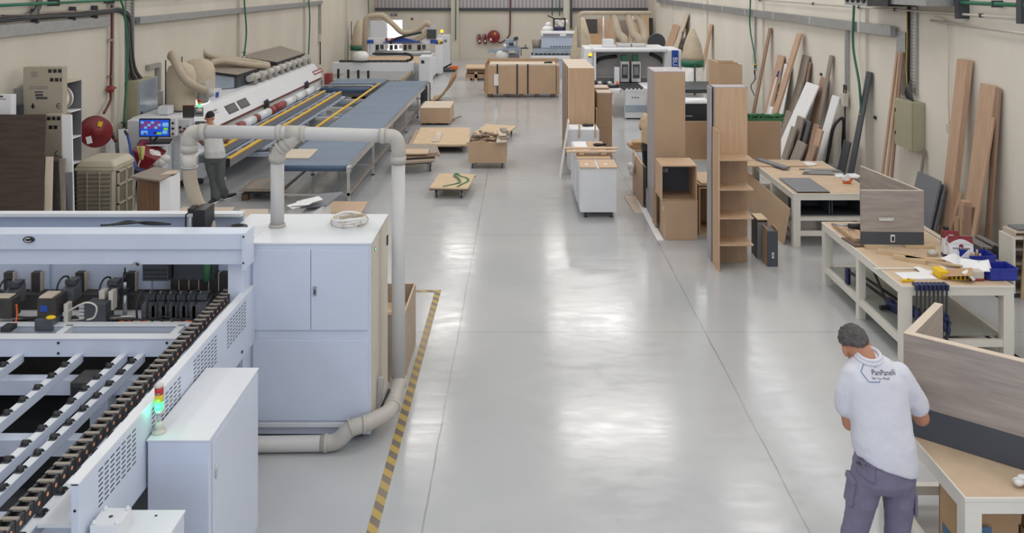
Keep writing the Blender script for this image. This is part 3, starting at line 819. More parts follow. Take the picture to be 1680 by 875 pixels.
b = MB().m(M['white']).box(-2.31, -2.157, 4.72, 4.88, 1.0, 1.1); b.m(M['dark']).cyl((-2.235, 4.80, 1.1), (-2.235, 4.80, 1.102), 0.012, 14); cv = b.build('cover', None, jb, bev=0.006)
for (x, y) in ((-2.295, 4.735), (-2.172, 4.735), (-2.295, 4.865), (-2.172, 4.865)):
    MB().m(M['white']).lathe([(0.012, 0), (0.012, 0.01), (0.007, 0.011), (0.007, 0.018)], (x, y, 1.1), 12).build('screw', None, jb).parent = cv
for o in list(COL.objects):
    if o.name.startswith('screw'): o.parent = cv
# flexible corrugated conduit and dark floor mat seen between guard and box
b = MB().m(M['soot']).tube([(-2.36 + .03 * math.sin(i), 5.3 - i * 0.03, 0.05 + 0.0) for i in range(20)], [0.045 if i % 2 else 0.038 for i in range(20)], 12)
tag(b.build('corrugated_conduit'), 'dusty corrugated conduit on the floor between the perforated guard and control box', 'conduit')

# ------------------------------------------------------------------ open wooden scrap crate behind the cabinet
M['oak_dull'] = wood('dull_board', (176, 158, 140), (160, 143, 126), (4, 4, 14), 0.6)
cr = thing('wooden_crate', (-1.49, 9.3, 0), 'open-topped wooden crate standing behind the white cabinet inside the taped area', 'crate')
xa, xb, ya, yb, zt = -1.80, -1.18, 8.86, 9.78, 0.675
MB().m(M['oak_dull']).box(xa, xb, ya, yb, 0.0, 0.05).build('base', None, cr)
for (n, a) in enumerate(((xa, xa + .018, ya, yb), (xb - .018, xb, ya, yb), (xa + .018, xb - .018, ya, ya + .018), (xa + .018, xb - .018, yb - .018, yb))):
    b = MB().m(M['oak_dull']).box(a[0], a[1], a[2], a[3], 0.05, zt); b.m(M['pale_ply']).box(a[0], a[1], a[2], a[3], zt - .001, zt + .001); b.build('side_board', None, cr)
rng = random.Random(5)
for k in range(9):
    b = MB().m((M['pale_ply'], M['beech'], M['soot'])[k % 3])
    b.obox((xa + .12 + .1 * (k % 4), ya + .14 + .3 * (k // 4) + rng.uniform(0, .06), .075 + .03 * (k % 3) + 0.42 * 1), (.3 * .6, .05, .02), (0, rng.uniform(-.2, .2), rng.uniform(0, 3)))
    tag(b.build('wood_offcut'), 'short wood offcut lying inside the crate behind the white cabinet', 'offcut', 'offcuts in the wooden crate')
b = MB().m(M['pale_ply']).box(xa + .02, xb - .02, ya + .02, yb - .02, 0.05, 0.47)
o = b.build('sawdust_fill'); tag(o, 'sawdust and chips filling the open crate behind the cabinet', 'sawdust'); o['kind'] = 'stuff'
# ------------------------------------------------------------------ workbenches on the right
def bench(name, x0, x1, y0, y1, h, label, mids_left=0, low=0.2, leg=0.1, group=None, shelf=None):
    t = thing(name, ((x0 + x1) / 2, (y0 + y1) / 2, 0), label, 'workbench', group)
    b = MB().m(M['bench_top']).box(x0 + .006, x1 - .006, y0 + .006, y1 - .006, h - .02, h); b.build('tabletop', None, t, bev=0.002)
    b = MB().m(M['rail_cream'])
    b.box(x0, x1, y0, y0 + .045, h - .1, h - .02).box(x0, x1, y1 - .045, y1, h - .1, h - .02).box(x0, x0 + .045, y0 + .045, y1 - .045, h - .1, h - .02).box(x1 - .045, x1, y0 + .045, y1 - .045, h - .1, h - .02)
    b.box(x0 - .004, x0 + .01, y0 + .01, y1 - .01, h - .024, h + .003).box(x1 - .01, x1 + .004, y0 + .01, y1 - .01, h - .024, h + .003)
    b.box(x0 - .004, x1 + .004, y0 - .004, y0 + .01, h - .024, h + .003).box(x0 - .004, x1 + .004, y1 - .01, y1 + .004, h - .024, h + .003)
    b.build('frame', None, t, bev=0.003)
    for (x, y) in ((x0, y0), (x1 - leg, y0), (x0, y1 - leg), (x1 - leg, y1 - leg)):
        MB().m(M['rail_cream']).box(x, x + leg, y, y + leg, 0, h - .1).build('leg', None, t, bev=0.003)
    for k in range(mids_left):
        y = y0 + (y1 - y0) * (k + 1) / (mids_left + 1)
        MB().m(M['rail_cream']).box(x0, x0 + leg * .8, y - leg * .4, y + leg * .4, 0, h - .1).build('leg', None, t, bev=0.003)
    for (a) in ((x0 + .01, x0 + .07, y0 + leg, y1 - leg), (x1 - .07, x1 - .01, y0 + leg, y1 - leg), (x0 + leg, x1 - leg, y0 + .01, y0 + .07), (x0 + leg, x1 - leg, y1 - .07, y1 - .01)):
        MB().m(M['rail_cream']).box(a[0], a[1], a[2], a[3], low - .035, low + .035).build('stretcher', None, t, bev=0.003)
    if shelf:
        MB().m(M['rail_cream']).box(x0 + .05, x1 - .05, y0 + .08, y1 - .08, shelf, shelf + .02).build('shelf', None, t)
    return t
BH = 0.81
near = bench('workbench', 2.74, 5.15, 5.47, 6.80, BH, 'near workbench with white frame and board top under the large angled oak panel', low=0.13, leg=0.105)
mid = bench('workbench', 3.99, 5.17, 9.29, 11.78, BH, 'middle workbench with clamps hung on its front rail and cluttered with tools and papers', mids_left=1, low=0.2, leg=0.11)
far = bench('workbench', 4.10, 5.36, 13.37, 15.80, BH, 'farthest workbench with a grey board and papers on top and carcasses beneath', mids_left=1, low=0.2, leg=0.11)
# sheet shelf under the middle bench
M['sheet_grey'] = paint('pale_grey_green_sheet', (150, 156, 152), .35)
MB().m(M['sheet_grey']).box(4.06, 5.1, 9.42, 11.66, 0.236, 0.246).build('lower_board', None, mid)

def carcass(name, pts, label, h0, h1, band, th=0.035, group=None):
    """L-shaped reception desk carcass: pts = outer corner, end of front wing, end of back wing"""
    c, f, r = [Vector((p[0], p[1], 0)) for p in pts]
    t = thing(name, (c.x, c.y, h0), label, 'desk panel', group)
    for (e, other, nm) in ((f, r, 'front_panel'), (r, f, 'return_panel')):
        d = (e - c).normalized(); n = Vector((-d.y, d.x, 0))
        if n.dot((other - c)) < 0: n = -n
        st = c if nm == 'front_panel' else c + d * th
        def quad(a, b2, za, zb, lo, hi):
            p = [a + n * lo, b2 + n * lo, b2 + n * hi, a + n * hi]
            if (p[1] - p[0]).cross(p[2] - p[1]).z < 0: p = [p[1], p[0], p[3], p[2]]
            return [(k.x, k.y, za) for k in p] + [(k.x, k.y, zb) for k in p]
        b = MB().m(M['grey_oak']).hexa(quad(st, e, h0 + band, h1 - .004, 0, th))
        b.m(M['edge_oak']).hexa(quad(st, e, h1 - .004, h1, 0, th)); b.build(nm, None, t)
        b = MB().m(M['charcoal']).hexa(quad(st, e, h0, h0 + band, 0, th)); b.build('plinth_band', None, t)
    return t, c, f, r
pa = carcass('desk_carcass', ((2.70, 6.26), (3.85, 5.30), (3.20, 6.86)), 'large L-shaped grey oak desk carcass with charcoal band on the near workbench', BH + .003, 1.52, 0.215, 0.06)
pb = carcass('desk_carcass', ((4.83, 10.63), (4.085, 10.66), (4.64, 12.08)), 'small L-shaped grey oak desk carcass with charcoal band on the middle workbench', BH + .035, 1.50, 0.155, 0.03)
# sticker and shipping marks on the small carcass
t = pb[0]
def yf(u): return 10.655
b = MB().m(M['label']); p = wp(1464, 391, 10.64); b.box(p[0] - .024, p[0] + .024, 10.622, 10.64, p[2] - .042, p[2] + .042)
b.m(M['black']).box(p[0] - .014, p[0] + .014, 10.620, 10.622, p[2] - .03, p[2] + .025); b.build('sticker', None, t)
p = wp(1454, 361, 10.64); b = MB().m(M['clear_bag']); b.box(p[0] - .09, p[0] + .08, 10.632, 10.64, p[2] - .008, p[2] + .006)
for k in range(9): b.obox((p[0] - .08 + k * .02, 10.634, p[2] + .015), (.012, .008, .03), (0, 0.5 * (k % 3 - 1), 0))
b.build('chalk_mark', None, t)
# battens raising the small carcass off the bench
for (x, y, l) in ((4.12, 10.60, .22), (4.6, 10.62, .35)):
    tag(MB().m(M['pale_ply']).box(x, x + l, y - .02, y + .1, BH + .003, BH + .035).build('support_batten'), 'pale batten under the left end of the small desk carcass' if x < 4.3 else 'pale batten under the right end of the small desk carcass', 'batten')

# ------------------------------------------------------------------ clutter on the middle bench
def on_bench(u, v, dz=0.0): return fp(u, v, BH + .003 + dz)
# clamps hanging on the front rail
def clamp(x, y, i):
    t = thing('bar_clamp', (x, y, 0.2), 'blue and black bar clamp hanging from the front rail of the middle workbench', 'clamp', 'clamps on the bench rail')
    b = MB().m(M['dark']).box(x - .006, x + .006, y - .045, y - .02, .235 + .03 * (i % 3), BH + .02); b.build('bar', None, t)
    b = MB().m(M['navy']).box(x - .018, x + .018, y - .06, y + .05, BH + .004, BH + .034).box(x - .016, x + .016, y - .058, y - .012, BH - .03, BH + .01); b.build('fixed_jaw', None, t, bev=.006)
    z = .52 - .04 * (i % 2)
    b = MB().m(M['navy']).box(x - .017, x + .017, y - .065, y - .012, z - .05, z + .05).box(x - .014, x + .014, y - .11, y - .06, z - .03, z + .0); b.build('sliding_jaw', None, t, bev=.006)
    b = MB().m(M['navy']).tube([(x, y - .075, z - .05), (x, y - .08, z - .10), (x, y - .075, z - .15)], [.014, .02, .014], 10); b.build('handle', None, t)
    b = MB().m(M['black']).box(x - .014, x + .014, y - .05, y - .015, .205 + .03 * (i % 3), .24 + .03 * (i % 3)); b.build('end_stop', None, t)
for i in range(8):
    clamp(wp(1502 + i * 7.0, 0, 9.28)[0], 9.283, i)
# clamps lying on the lower shelf
for i, (a, c, lab) in enumerate((((4.05, 11.0), (4.30, 9.95), 'long bar clamp lying under the middle workbench, nearest its left legs'), ((4.14, 10.9), (4.45, 9.85), 'long bar clamp lying under the middle workbench, further from its left legs'))):
    t = thing('bar_clamp', (a[0], a[1], .246), lab, 'clamp')
    MB().m(M['black']).beam((a[0], a[1], .42), (c[0], c[1], .29), .014, .03).build('bar', None, t)
    MB().m(M['navy']).obox((c[0] - .05, c[1] + .12, .300), (.09, .22, .10), (0, 0, .3)).build('sliding_jaw', None, t, bev=.015)
    MB().m(M['black']).obox((c[0] - .15, c[1] + .16, .285), (.14, .05, .05), (0, 0, .1)).build('handle', None, t, bev=.015)
    MB().m(M['navy']).obox((a[0], a[1], .35), (.05, .06, .20), (0, 0, .3)).build('fixed_jaw', None, t, bev=.01)
t = thing('bar_clamp', (4.2, 10.3, .246), 'short bar clamp standing upright against the left rail under the middle workbench', 'clamp')
MB().m(M['black']).beam((4.14, 10.5, .66), (4.22, 10.2, .27), .014, .03).build('bar', None, t)
MB().m(M['navy']).obox((4.23, 10.16, .31), (.07, .10, .12), (0, 0, .2)).build('fixed_jaw', None, t, bev=.012)

rng = random.Random(21)
def sheet(name, u, v, w, l, rz, mat, label, cat, z=0.0, th=.004, tilt=(0, 0), group=None):
    p = on_bench(u, v, z + th / 2)
    return tag(MB().m(mat).obox(p, (w, l, th), (tilt[0], tilt[1], rz)).build(name), label, cat, group)
sheet('white_board', 1502, 453, .36, .22, 0.05, M['paper'], 'flat white board at the front left corner of the middle workbench', 'board', 0, .014)
sheet('batten', 1470, 441, .5, .03, 0.0, M['rail_cream'], 'thin white strip lying across the middle workbench', 'strip', 0, .012)
p = on_bench(1489, 460, .014)
tag(MB().m(M['safety']).obox(p, (.13, .035, .026), (0, 0, .1)).m(M['black']).obox((p[0] + .01, p[1], p[2] + .012), (.03, .025, .008), (0, 0, .1)).build('utility_knife', bev=.006), 'yellow utility knife beside the hanging clamps on the middle workbench', 'knife')
# yellow and black tool box with charger
x = on_bench(1540, 457)
t = thing('tool_box', (x[0] + .16, x[1] + .1, BH + .003), 'low yellow and black open tool tray buried under papers on the middle workbench', 'tool tray')
b = MB().m(M['safety']).box(x[0], x[0] + .10, x[1] - .02, x[1] + .16, BH + .003, BH + .085); b.build('yellow_end', None, t, bev=.008)
b = MB().m(M['safety']).box(x[0] + .12, x[0] + .36, x[1] - .06, x[1] + .14, BH + .003, BH + .05)
for k in range(5): b.m(M['black']).box(x[0] + .125 + k * .047, x[0] + .15 + k * .047, x[1] - .065, x[1] - .05, BH + .012, BH + .048)
b.m(M['black']).box(x[0] + .12, x[0] + .36, x[1] - .05, x[1] + .13, BH + .05, BH + .062); b.build('tray', None, t, bev=.004)
p = on_bench(1600, 459)
tag(MB().m(M['dull_red']).box(p[0] - .07, p[0] + .07, p[1] - .05, p[1] + .05, BH + .003, BH + .025).m(M['wax']).box(p[0] - .065, p[0] + .075, p[1] - .04, p[1] + .07, BH + .025, BH + .1).build('small_carton', bev=.003), 'small white and red carton beside the blue bin on the middle workbench', 'carton')
# papers
PAPERS = [(1570, 428, .30, .22, .5, (.32, .1), .06, 'folded white paper leaning up in front of the red-topped packs'), (1600, 437, .30, .22, -.3, (.42, -.15), .10, 'white paper standing tilted over the papers beside the blue bin'), (1524, 445, .24, .2, .3, (.04, .05), .004, 'white paper lying left of the yellow tool tray'), (1556, 442, .2, .16, .9, (.1, .16), .05, 'creased white paper in the middle of the paper heap'), (1590, 452, .12, .12, .6, (.7, .2), .07, 'small white paper scrap hanging over the tool tray')]
for (u, v, w, l, rz, tl, z, lab) in PAPERS:
    p = on_bench(u, v, z)
    b = MB().m(M['paper']); mt = Matrix.Translation(p) @ Matrix.Rotation(rz, 4, 'Z') @ Matrix.Rotation(tl[0], 4, 'X') @ Matrix.Rotation(tl[1], 4, 'Y')
    ph = rng.uniform(0, 6)
    b.grid(lambda s_, t_: mt @ Vector(((s_ - .5) * w, (t_ - .5) * l, .02 * math.sin(s_ * 5 + ph) * math.cos(t_ * 3))), 8, 6)
    tag(b.build('paper_sheet', solid=.0012), lab, 'paper')
p = on_bench(1570, 447, .075)
tag(MB().m(M['card']).obox(p, (.30, .20, .004), (.12, -.2, -.5)).build('cardboard_piece'), 'torn brown cardboard piece on the paper heap', 'cardboard')
for (k, (u, v, l, rz, lab)) in enumerate(((1548, 432, .42, 2.2, 'thin timber lath lying diagonally over the paper heap'), (1493, 425, .36, -.62, 'thick wood block lying in front of the small desk carcass'), (1517, 426, .42, -.18, 'notched wood block lying behind the white board'), (1470, 416, .40, -.55, 'flat wood piece beside the thick wood block'))):
    p = on_bench(u, v, .02 + .05 * (k == 0))
    b = MB().m(M['pale_ply']).obox(p, (l, .02 if k == 0 else .09, .02 if k == 0 else .045), (0, .1 if k == 0 else 0, rz))
    tag(b.build('wood_block', bev=.003), lab, 'wood piece')
p = on_bench(1530, 418)
tag(MB().m(M['wax']).lathe([(.036, 0), (.055, 0), (.055, .05), (.036, .05), (.036, 0.002)], p, 24).build('tape_roll'), 'roll of clear tape standing on the middle workbench', 'tape roll')
p = on_bench(1533, 423, .015)
t = thing('screwdriver', (p[0], p[1], BH + .003), 'black screwdriver with red ends beside the tape roll', 'screwdriver')
d = Vector((.12, -.035, 0))
MB().m(M['black']).tube([Vector(p) - d * .4, Vector(p) + d * .6], .012, 10).build('handle', None, t)
MB().m(M['red']).tube([Vector(p) + d * .6, Vector(p) + d * .95], .014, 10).build('red_end', None, t)
MB().m(M['red']).tube([Vector(p) - d * .65, Vector(p) - d * .4], .012, 10).build('red_end', None, t)
# refill packs with red tops
def pack(u, v, w, h, label, rz):
    p = on_bench(u, v)
    t = thing('refill_pack', p, label, 'pack', None, rz)
    def L(x, y, z): return MATX[t.name] @ Vector((x, y, z))
    b = MB().m(M['paper'])
    for (za, zb, da, db, mat) in ((.0, .04, .05, .06, M['navy']), (.04, h * .72, .06, .035, M['paper']), (h * .72, h, .035, .008, M['red'])):
        b.m(mat).hexa([L(-w / 2, -da, za), L(w / 2, -da, za), L(w / 2, da, za), L(-w / 2, da, za), L(-w / 2, -db, zb), L(w / 2, -db, zb), L(w / 2, db, zb), L(-w / 2, db, zb)])
    b.m(M['paper'])
    b.prism([(-w / 2 * .98 + w * .98 * i / 10, h * .70 + .05 * math.sin(math.pi * i / 10)) for i in range(11)], 'Y', 0, 1) if False else None
    b.build('pouch', None, t)
    a = MB().m(M['paper']); pts = [(-w / 2 * .96 + w * .96 * i / 12, h * .70 + .055 * math.sin(math.pi * i / 12)) for i in range(13)]
    A = [L(x_, -.042, z_) for (x_, z_) in pts]; B = [L(x_, -.034, z_) for (x_, z_) in pts]
    va = [a.bm.verts.new(k) for k in A]; vb = [a.bm.verts.new(k) for k in B]
    a._f(va); a._f(vb[::-1])
    for i in range(13): a._f([va[i], va[(i + 1) % 13], vb[(i + 1) % 13], vb[i]])
    a.m(M['red']).box(0, 0.0001, 0, 0.0001, 0, 0.0001) if False else None
    a.build('front_arc', None, t)
    e = MB().m(M['red'])
    for q_ in ((-.02, .0), (.0, .012), (.015, -.002)):
        c_ = L(q_[0] * w * 3, -.046, h * .62 + q_[1]); e.sphere(c_, .012, 10, 6)
    for i in range(9): e.m(M['maroon']).obox(L(-w * .32 + i * w * .08, -.047, h * .52), (.011, .002, .018), (0, 0, rz))
    e.build('emblem', None, t)
pack(1559, 421, .17, .30, 'white refill pack with red top, left and partly hidden by the other', -.15)
pack(1575, 426, .26, .27, 'white refill pack with a curved red top, the front one of the two', -.15)
p = on_bench(1551, 404)
t = thing('spray_bottle', p, 'dark blue spray bottle behind the red-topped packs', 'bottle')
MB().m(M['navy']).lathe([(.045, 0), (.05, .02), (.05, .12), (.02, .18), (.02, .2)], p, 18).build('bottle_body', None, t)
MB().m(M['black']).box(p[0] - .02, p[0] + .02, p[1] - .06, p[1] + .03, BH + .2, BH + .245).box(p[0] - .01, p[0] + .01, p[1] - .05, p[1] - .03, BH + .14, BH + .21).build('trigger_head', None, t, bev=.006)
MB().m(M['label']).box(p[0] - .035, p[0] + .03, p[1] - .053, p[1] - .05, BH + .04, BH + .07).build('sticker', None, t)
# cluster of dowels and glue nozzles
for k in range(4):
    p = on_bench(1593 + k * 5, 430 + (k % 2) * 2)
    tag(MB().m(M['pale_ply']).lathe([(.014, 0), (.014, .09 + .015 * (k % 3)), (.008, .11 + .015 * (k % 3))], p, 10).build('glue_nozzle'), 'upright pale wooden dowel behind the tilted paper on the middle workbench', 'dowel', 'dowels behind the papers')
# blue stacking bins
def bin_(u, v, label, dy=0.0, z=0.0):
    p = on_bench(u, v); x0, y0 = p[0], p[1] + dy; w, l, h = .29, .24, .13
    t = thing('storage_bin', (x0 + w / 2, y0 + l / 2, BH + .003 + z), label, 'storage bin')
    zb = BH + .003 + z
    b = MB().m(M['blue']).box(x0, x0 + w, y0, y0 + l, zb, zb + .005)
    b.box(x0, x0 + w, y0 + l - .006, y0 + l, zb, zb + h).box(x0 + w - .006, x0 + w, y0, y0 + l, zb, zb + h).box(x0, x0 + w * .98, y0, y0 + .006, zb, zb + h)
    b.hexa([(x0 - .07, y0, zb + .06), (x0, y0, zb), (x0, y0 + l, zb), (x0 - .07, y0 + l, zb + .06), (x0 - .075, y0, zb + .065), (x0 - .0, y0, zb + .008), (x0, y0 + l, zb + .008), (x0 - .075, y0 + l, zb + .065)])
    b.box(x0 - .01, x0 + w + .01, y0 - .008, y0 + .004, zb + h - .012, zb + h).box(x0 - .01, x0 + w + .01, y0 + l - .004, y0 + l + .008, zb + h - .012, zb + h).box(x0 + w - .004, x0 + w + .012, y0, y0 + l, zb + h - .012, zb + h)
    b.build('bin_shell', None, t)
    MB().m(M['blue']).box(x0 + .1, x0 + .2, y0 - .004, y0, zb + .02, zb + .09).build('label_slot', None, t)
bin_(1625, 461, 'blue plastic storage bin at the front right corner of the middle workbench')
bin_(1605, 448, 'blue plastic storage bin directly behind the front blue bin', .18)
# items at the far left end of the middle bench
p = on_bench(1375, 371)
b = MB().m(M['beech']).beam((p[0], p[1], BH + .03), on_bench(1412, 395, .03), .16, .05); tag(b.build('wood_board', bev=.004), 'beech board along the left edge of the middle workbench', 'board')
p = on_bench(1405, 397, .01)
tag(MB().m(M['walnut']).obox(p, (.22, .35, .014), (0, 0, .1)).build('wood_board'), 'dark brown square board in front of the small desk carcass', 'board')
p = Vector(on_bench(1398, 372, .09))
t = thing('cordless_drill', (p.x, p.y, BH + .05), 'black power tool lying on the beech board left of the small desk carcass', 'power tool')
MB().m(M['black']).tube([p + Vector((-.05, 0, .01)), p + Vector((.12, -.02, 0))], [.03, .045], 14).build('motor_housing', None, t)
MB().m(M['steel']).tube([p + Vector((-.05, 0, .01)), p + Vector((-.22, .12, .0))], .014, 10).build('bit_shaft', None, t)
MB().m(M['black']).obox(p + Vector((.12, -.02, -.02)), (.05, .06, .08), (0, 0, 0)).build('battery', None, t, bev=.008)
# crumpled tape on the near bench and cartons beneath it
p = fp(1674, 789, BH + .035)
b = MB().m(M['clear_bag']); rng = random.Random(4)
for k in range(9): b.sphere((p[0] + rng.uniform(-.04, .05), p[1] + rng.uniform(-.03, .03), BH + .03 + rng.uniform(0, .02)), (.03, .025, .02), 8, 6)
tag(b.build('crumpled_tape'), 'crumpled white tape lying on the near workbench', 'crumpled tape')
def carton(x0, x1, y0, y1, h, label, blue=True):
    t = thing('cardboard_box', ((x0 + x1) / 2, (y0 + y1) / 2, 0), label, 'cardboard box')
    b = MB().m(M['card'])
    th = .008
    b.box(x0, x1, y0, y1, 0.0, .01).box(x0, x0 + th, y0, y1, 0, h).box(x1 - th, x1, y0, y1, 0, h).box(x0, x1, y0, y0 + th, 0, h).box(x0, x1, y1 - th, y1, 0, h)
    b.build('box_walls', None, t)
    for (xa, xb, ya, yb) in ((x0, x1, y0 - .1, y0),):
        b = MB().m(M['card']).hexa([(x0, y0 - .01, h - .12), (x1, y0 - .01, h - .12), (x1, y0 - .004, h - .12), (x0, y0 - .004, h - .12), (x0, y0 - .03, h - .01), (x1, y0 - .03, h - .01), (x1, y0, h), (x0, y0, h)]); b.build('flap', None, t)
    if blue:
        MB().m(M['print_blue']).box(x0 - .002, x0, y0 + .05, y1 - .05, h * .35, h * .45).build('tape_strip', None, t); MB().m(M['print_blue']).box(x0 + .03, x0 + .12, y0 - .033, y0 - .030, h * .72, h * .8).build('tape_strip', None, t)
carton(2.90, 3.22, 5.72, 6.15, .62, 'tall open cardboard box with blue tape under the near workbench, behind its leg')
carton(3.02 + .22, 3.9, 5.55, 6.25, .46, 'wide open cardboard box with blue tape under the near workbench at the right edge')

# ------------------------------------------------------------------ farthest bench: boards, papers, tools, carcasses under it
def on_far(u, v, z=0.0): return fp(u, v, BH + .003 + z)
p0, p1 = on_far(1305, 317), on_far(1361, 317)
tag(MB().m(M['grey']).box(4.17, 4.66, 13.40, 14.35, BH + .003, BH + .025).m(M['walnut']).box(4.17, 4.66, 13.395, 13.40, BH + .003, BH + .025).build('grey_board'), 'flat grey board at the front left corner of the farthest workbench', 'board')
p = on_far(1268, 271)
tag(MB().m(M['mdf']).obox((p[0] + .02, p[1] + .1, BH + .013), (1.1, .5, .02), (0, 0, 0)).build('wood_board'), 'thin pale brown board lying at the back of the farthest workbench', 'board')
tag(MB().m(M['grey']).obox((p[0] - .02, p[1] - .05, BH + .04), (.14, .8, .03), (0, 0, .35)).build('grey_board'), 'narrow grey strip lying over the thin brown board', 'strip')
for (u, v, rz, lab) in ((1318, 270, .2, 'white papers at the back of the farthest workbench'), (1398, 289, -.2, 'white papers in front of the grey strips on the farthest workbench')):
    p = on_far(u, v, .004); b = MB().m(M['paper'])
    for k in range(3): b.obox((p[0] + .03 * k - (u > 1390) * 0.1, p[1] + .02 * k, p[2] + .003 * k), (.34, .24, .002), (0, 0, rz + .15 * k))
    tag(b.build('papers'), lab, 'papers')
b = MB().m(M['glass'])
for k in range(7):
    p = on_far(1342 + 2 * (k % 3), 278 + k * 1.3, .01 + .006 * (k % 2)); 
    o = MB().m(M['alu'] if k % 2 else M['grey']).obox((p[0] + .05 * (k % 3), p[1], p[2]), (.62 - .05 * (k % 4), .03, .014), (0, 0, -.1 + .03 * (k % 3)))
    tag(o.build('metal_strip'), 'thin grey metal strip in the loose pile on the farthest workbench', 'strip', 'metal strips on the farthest workbench')
b.bm.free()
p = on_far(1388, 301)
t = thing('tape_dispenser', p, 'orange and white tape dispenser on the farthest workbench', 'tape dispenser')
MB().m(M['paper']).lathe([(.03, -.03), (.06, -.03), (.06, .03), (.03, .03)], (p[0], p[1], p[2] + .09), 18, 'Y').build('tape_roll', None, t)
MB().m(M['orange']).box(p[0] - .05, p[0] + .07, p[1] - .03, p[1] + .03, p[2], p[2] + .05).box(p[0] + .03, p[0] + .1, p[1] - .02, p[1] + .02, p[2] + .03, p[2] + .09).build('handle', None, t, bev=.01)
MB().m(M['black']).box(p[0] - .04, p[0] - .0, p[1] - .02, p[1] + .02, p[2] + .14, p[2] + .155).build('cutter', None, t)
def open_carcass(x0, x1, y0, y1, z0, z1, mat, label, name='drawer_carcass', cat='carcass', group=None, front='-Y'):
    t = thing(name, ((x0 + x1) / 2, (y0 + y1) / 2, z0), label, cat, group); th = .018
    for a in ((x0, x0 + th, y0, y1, z0, z1), (x1 - th, x1, y0, y1, z0, z1)): MB().m(mat).box(*a).build('side_panel', None, t)
    MB().m(mat).box(x0 + th, x1 - th, y0, y1, z0, z0 + th).build('bottom_panel', None, t)
    MB().m(mat).box(x0 + th, x1 - th, y0, y1, z1 - th, z1).build('top_panel', None, t)
    MB().m(mat).box(x0 + th, x1 - th, y1 - th, y1, z0 + th, z1 - th).build('back_panel', None, t)
    return t
MB().m(M['rail_cream']).box(4.2, 5.26, 13.5, 15.7, .40, .43).build('shelf', None, far)
MB().m(M['rail_cream']).box(4.2, 5.26, 13.41, 13.47, .39, .44).build('shelf_rail', None, far)
open_carcass(4.24, 4.72, 13.55, 14.1, .43, .70, M['charcoal'], 'open charcoal carcass on the shelf under the farthest workbench, left one')
open_carcass(4.74, 5.2, 13.55, 14.1, .43, .70, M['charcoal'], 'open charcoal carcass on the shelf under the farthest workbench, right one')
# board leaning along the left side of the farthest bench
b = MB().m(M['mdf']).hexa([(3.98, 13.5, 0), (4.0, 13.5, 0), (4.0, 16.25, 0), (3.98, 16.25, 0), (4.06, 13.45, .565), (4.08, 13.45, .565), (4.08, 16.25, .585), (4.06, 16.25, .585)])
tag(b.build('wood_board'), 'long pale brown board leaning on the left side of the farthest workbench', 'board')
# ------------------------------------------------------------------ cabinets standing along the right of the aisle
def cabinet_box(name, x0, x1, y0, y1, h, label, cat, front, side, top, group=None, z0=0.0, back_open=None):
    t = thing(name, ((x0 + x1) / 2, (y0 + y1) / 2, z0), label, cat, group); th = .018
    MB().m(side).box(x0, x0 + th, y0, y1, z0, h).build('side_panel', None, t)
    MB().m(side).box(x1 - th, x1, y0, y1, z0, h).build('side_panel', None, t)
    MB().m(top).box(x0 + th, x1 - th, y0, y1, h - th, h).build('top_panel', None, t)
    MB().m(side).box(x0 + th, x1 - th, y0, y1, z0, z0 + th).build('bottom_panel', None, t)
    if front: MB().m(front).box(x0 + th, x1 - th, y0, y0 + .006, z0 + th, h - th).build('back_panel', None, t)
    return t
M['lilac_grey'] = paint('lilac_grey_edge_board', (170, 164, 166), 0.5, var=0.03)
wa = cabinet_box('tall_cabinet', 2.20, 2.72, 14.76, 15.56, 2.52, 'tall brown-backed cabinet with lilac grey side, behind the open cube carcass', 'tall cabinet', M['kraft'], M['lilac_grey'], M['lilac_grey'])
MB().m(M['kraft']).box(2.205, 2.715, 14.752, 14.758, .01, 2.505).build('back_sheet', None, wa)
MB().m(M['label']).box(2.4, 2.46, 15.0, 15.06, 2.52, 2.522).build('sticker', None, wa)
# cube carcass on a lower box
cbx = thing('cube_carcass', (2.44, 14.06, .61), 'open beech cube carcass with dark blue-grey back sitting on a brown box', 'carcass')
x0, x1, y0, y1, z0, z1 = 2.16, 2.72, 13.76, 14.36, .612, 1.157
for a in ((x0, x0 + .02, y0, y1, z0, z1), (x1 - .02, x1, y0, y1, z0, z1)): MB().m(M['beech']).box(*a).build('side_panel', None, cbx)
MB().m(M['beech']).box(x0 + .02, x1 - .02, y0, y1, z1 - .02, z1).build('top_panel', None, cbx)
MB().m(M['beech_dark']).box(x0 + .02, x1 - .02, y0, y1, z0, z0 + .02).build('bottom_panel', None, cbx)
b = MB().m(M['charcoal']).box(x0 + .02, x1 - .02, y1 - .02, y1, z0 + .02, z1 - .02); b.build('back_panel', None, cbx)
b = MB().m(M['label']).box(2.29, 2.36, y1 - .023, y1 - .02, .93, .985); b.m(M['grey']).box(2.30, 2.325, y1 - .025, y1 - .023, .94, .975).box(2.335, 2.35, y1 - .025, y1 - .023, .945, .97); b.build('sticker', None, cbx)
lb = cabinet_box('base_box', 2.225, 2.725, 13.74, 14.30, .61, 'closed brown box carrying the open cube carcass at the aisle edge', 'carcass', M['kraft'], M['beech'], M['beech'])
MB().m(M['kraft']).box(2.23, 2.72, 13.735, 13.74, .005, .605).build('back_sheet', None, lb)
MB().m(M['label']).box(2.222, 2.225, 13.95, 14.0, .40, .47).build('sticker', None, lb)
MB().m(M['beech_dark']).box(2.165, 2.183, 14.36, 14.72, 0.02, .61).build('wood_board')
tag(COL.objects[-1], 'brown board on edge between the cube carcass and the grey-sided tall cabinet', 'board')
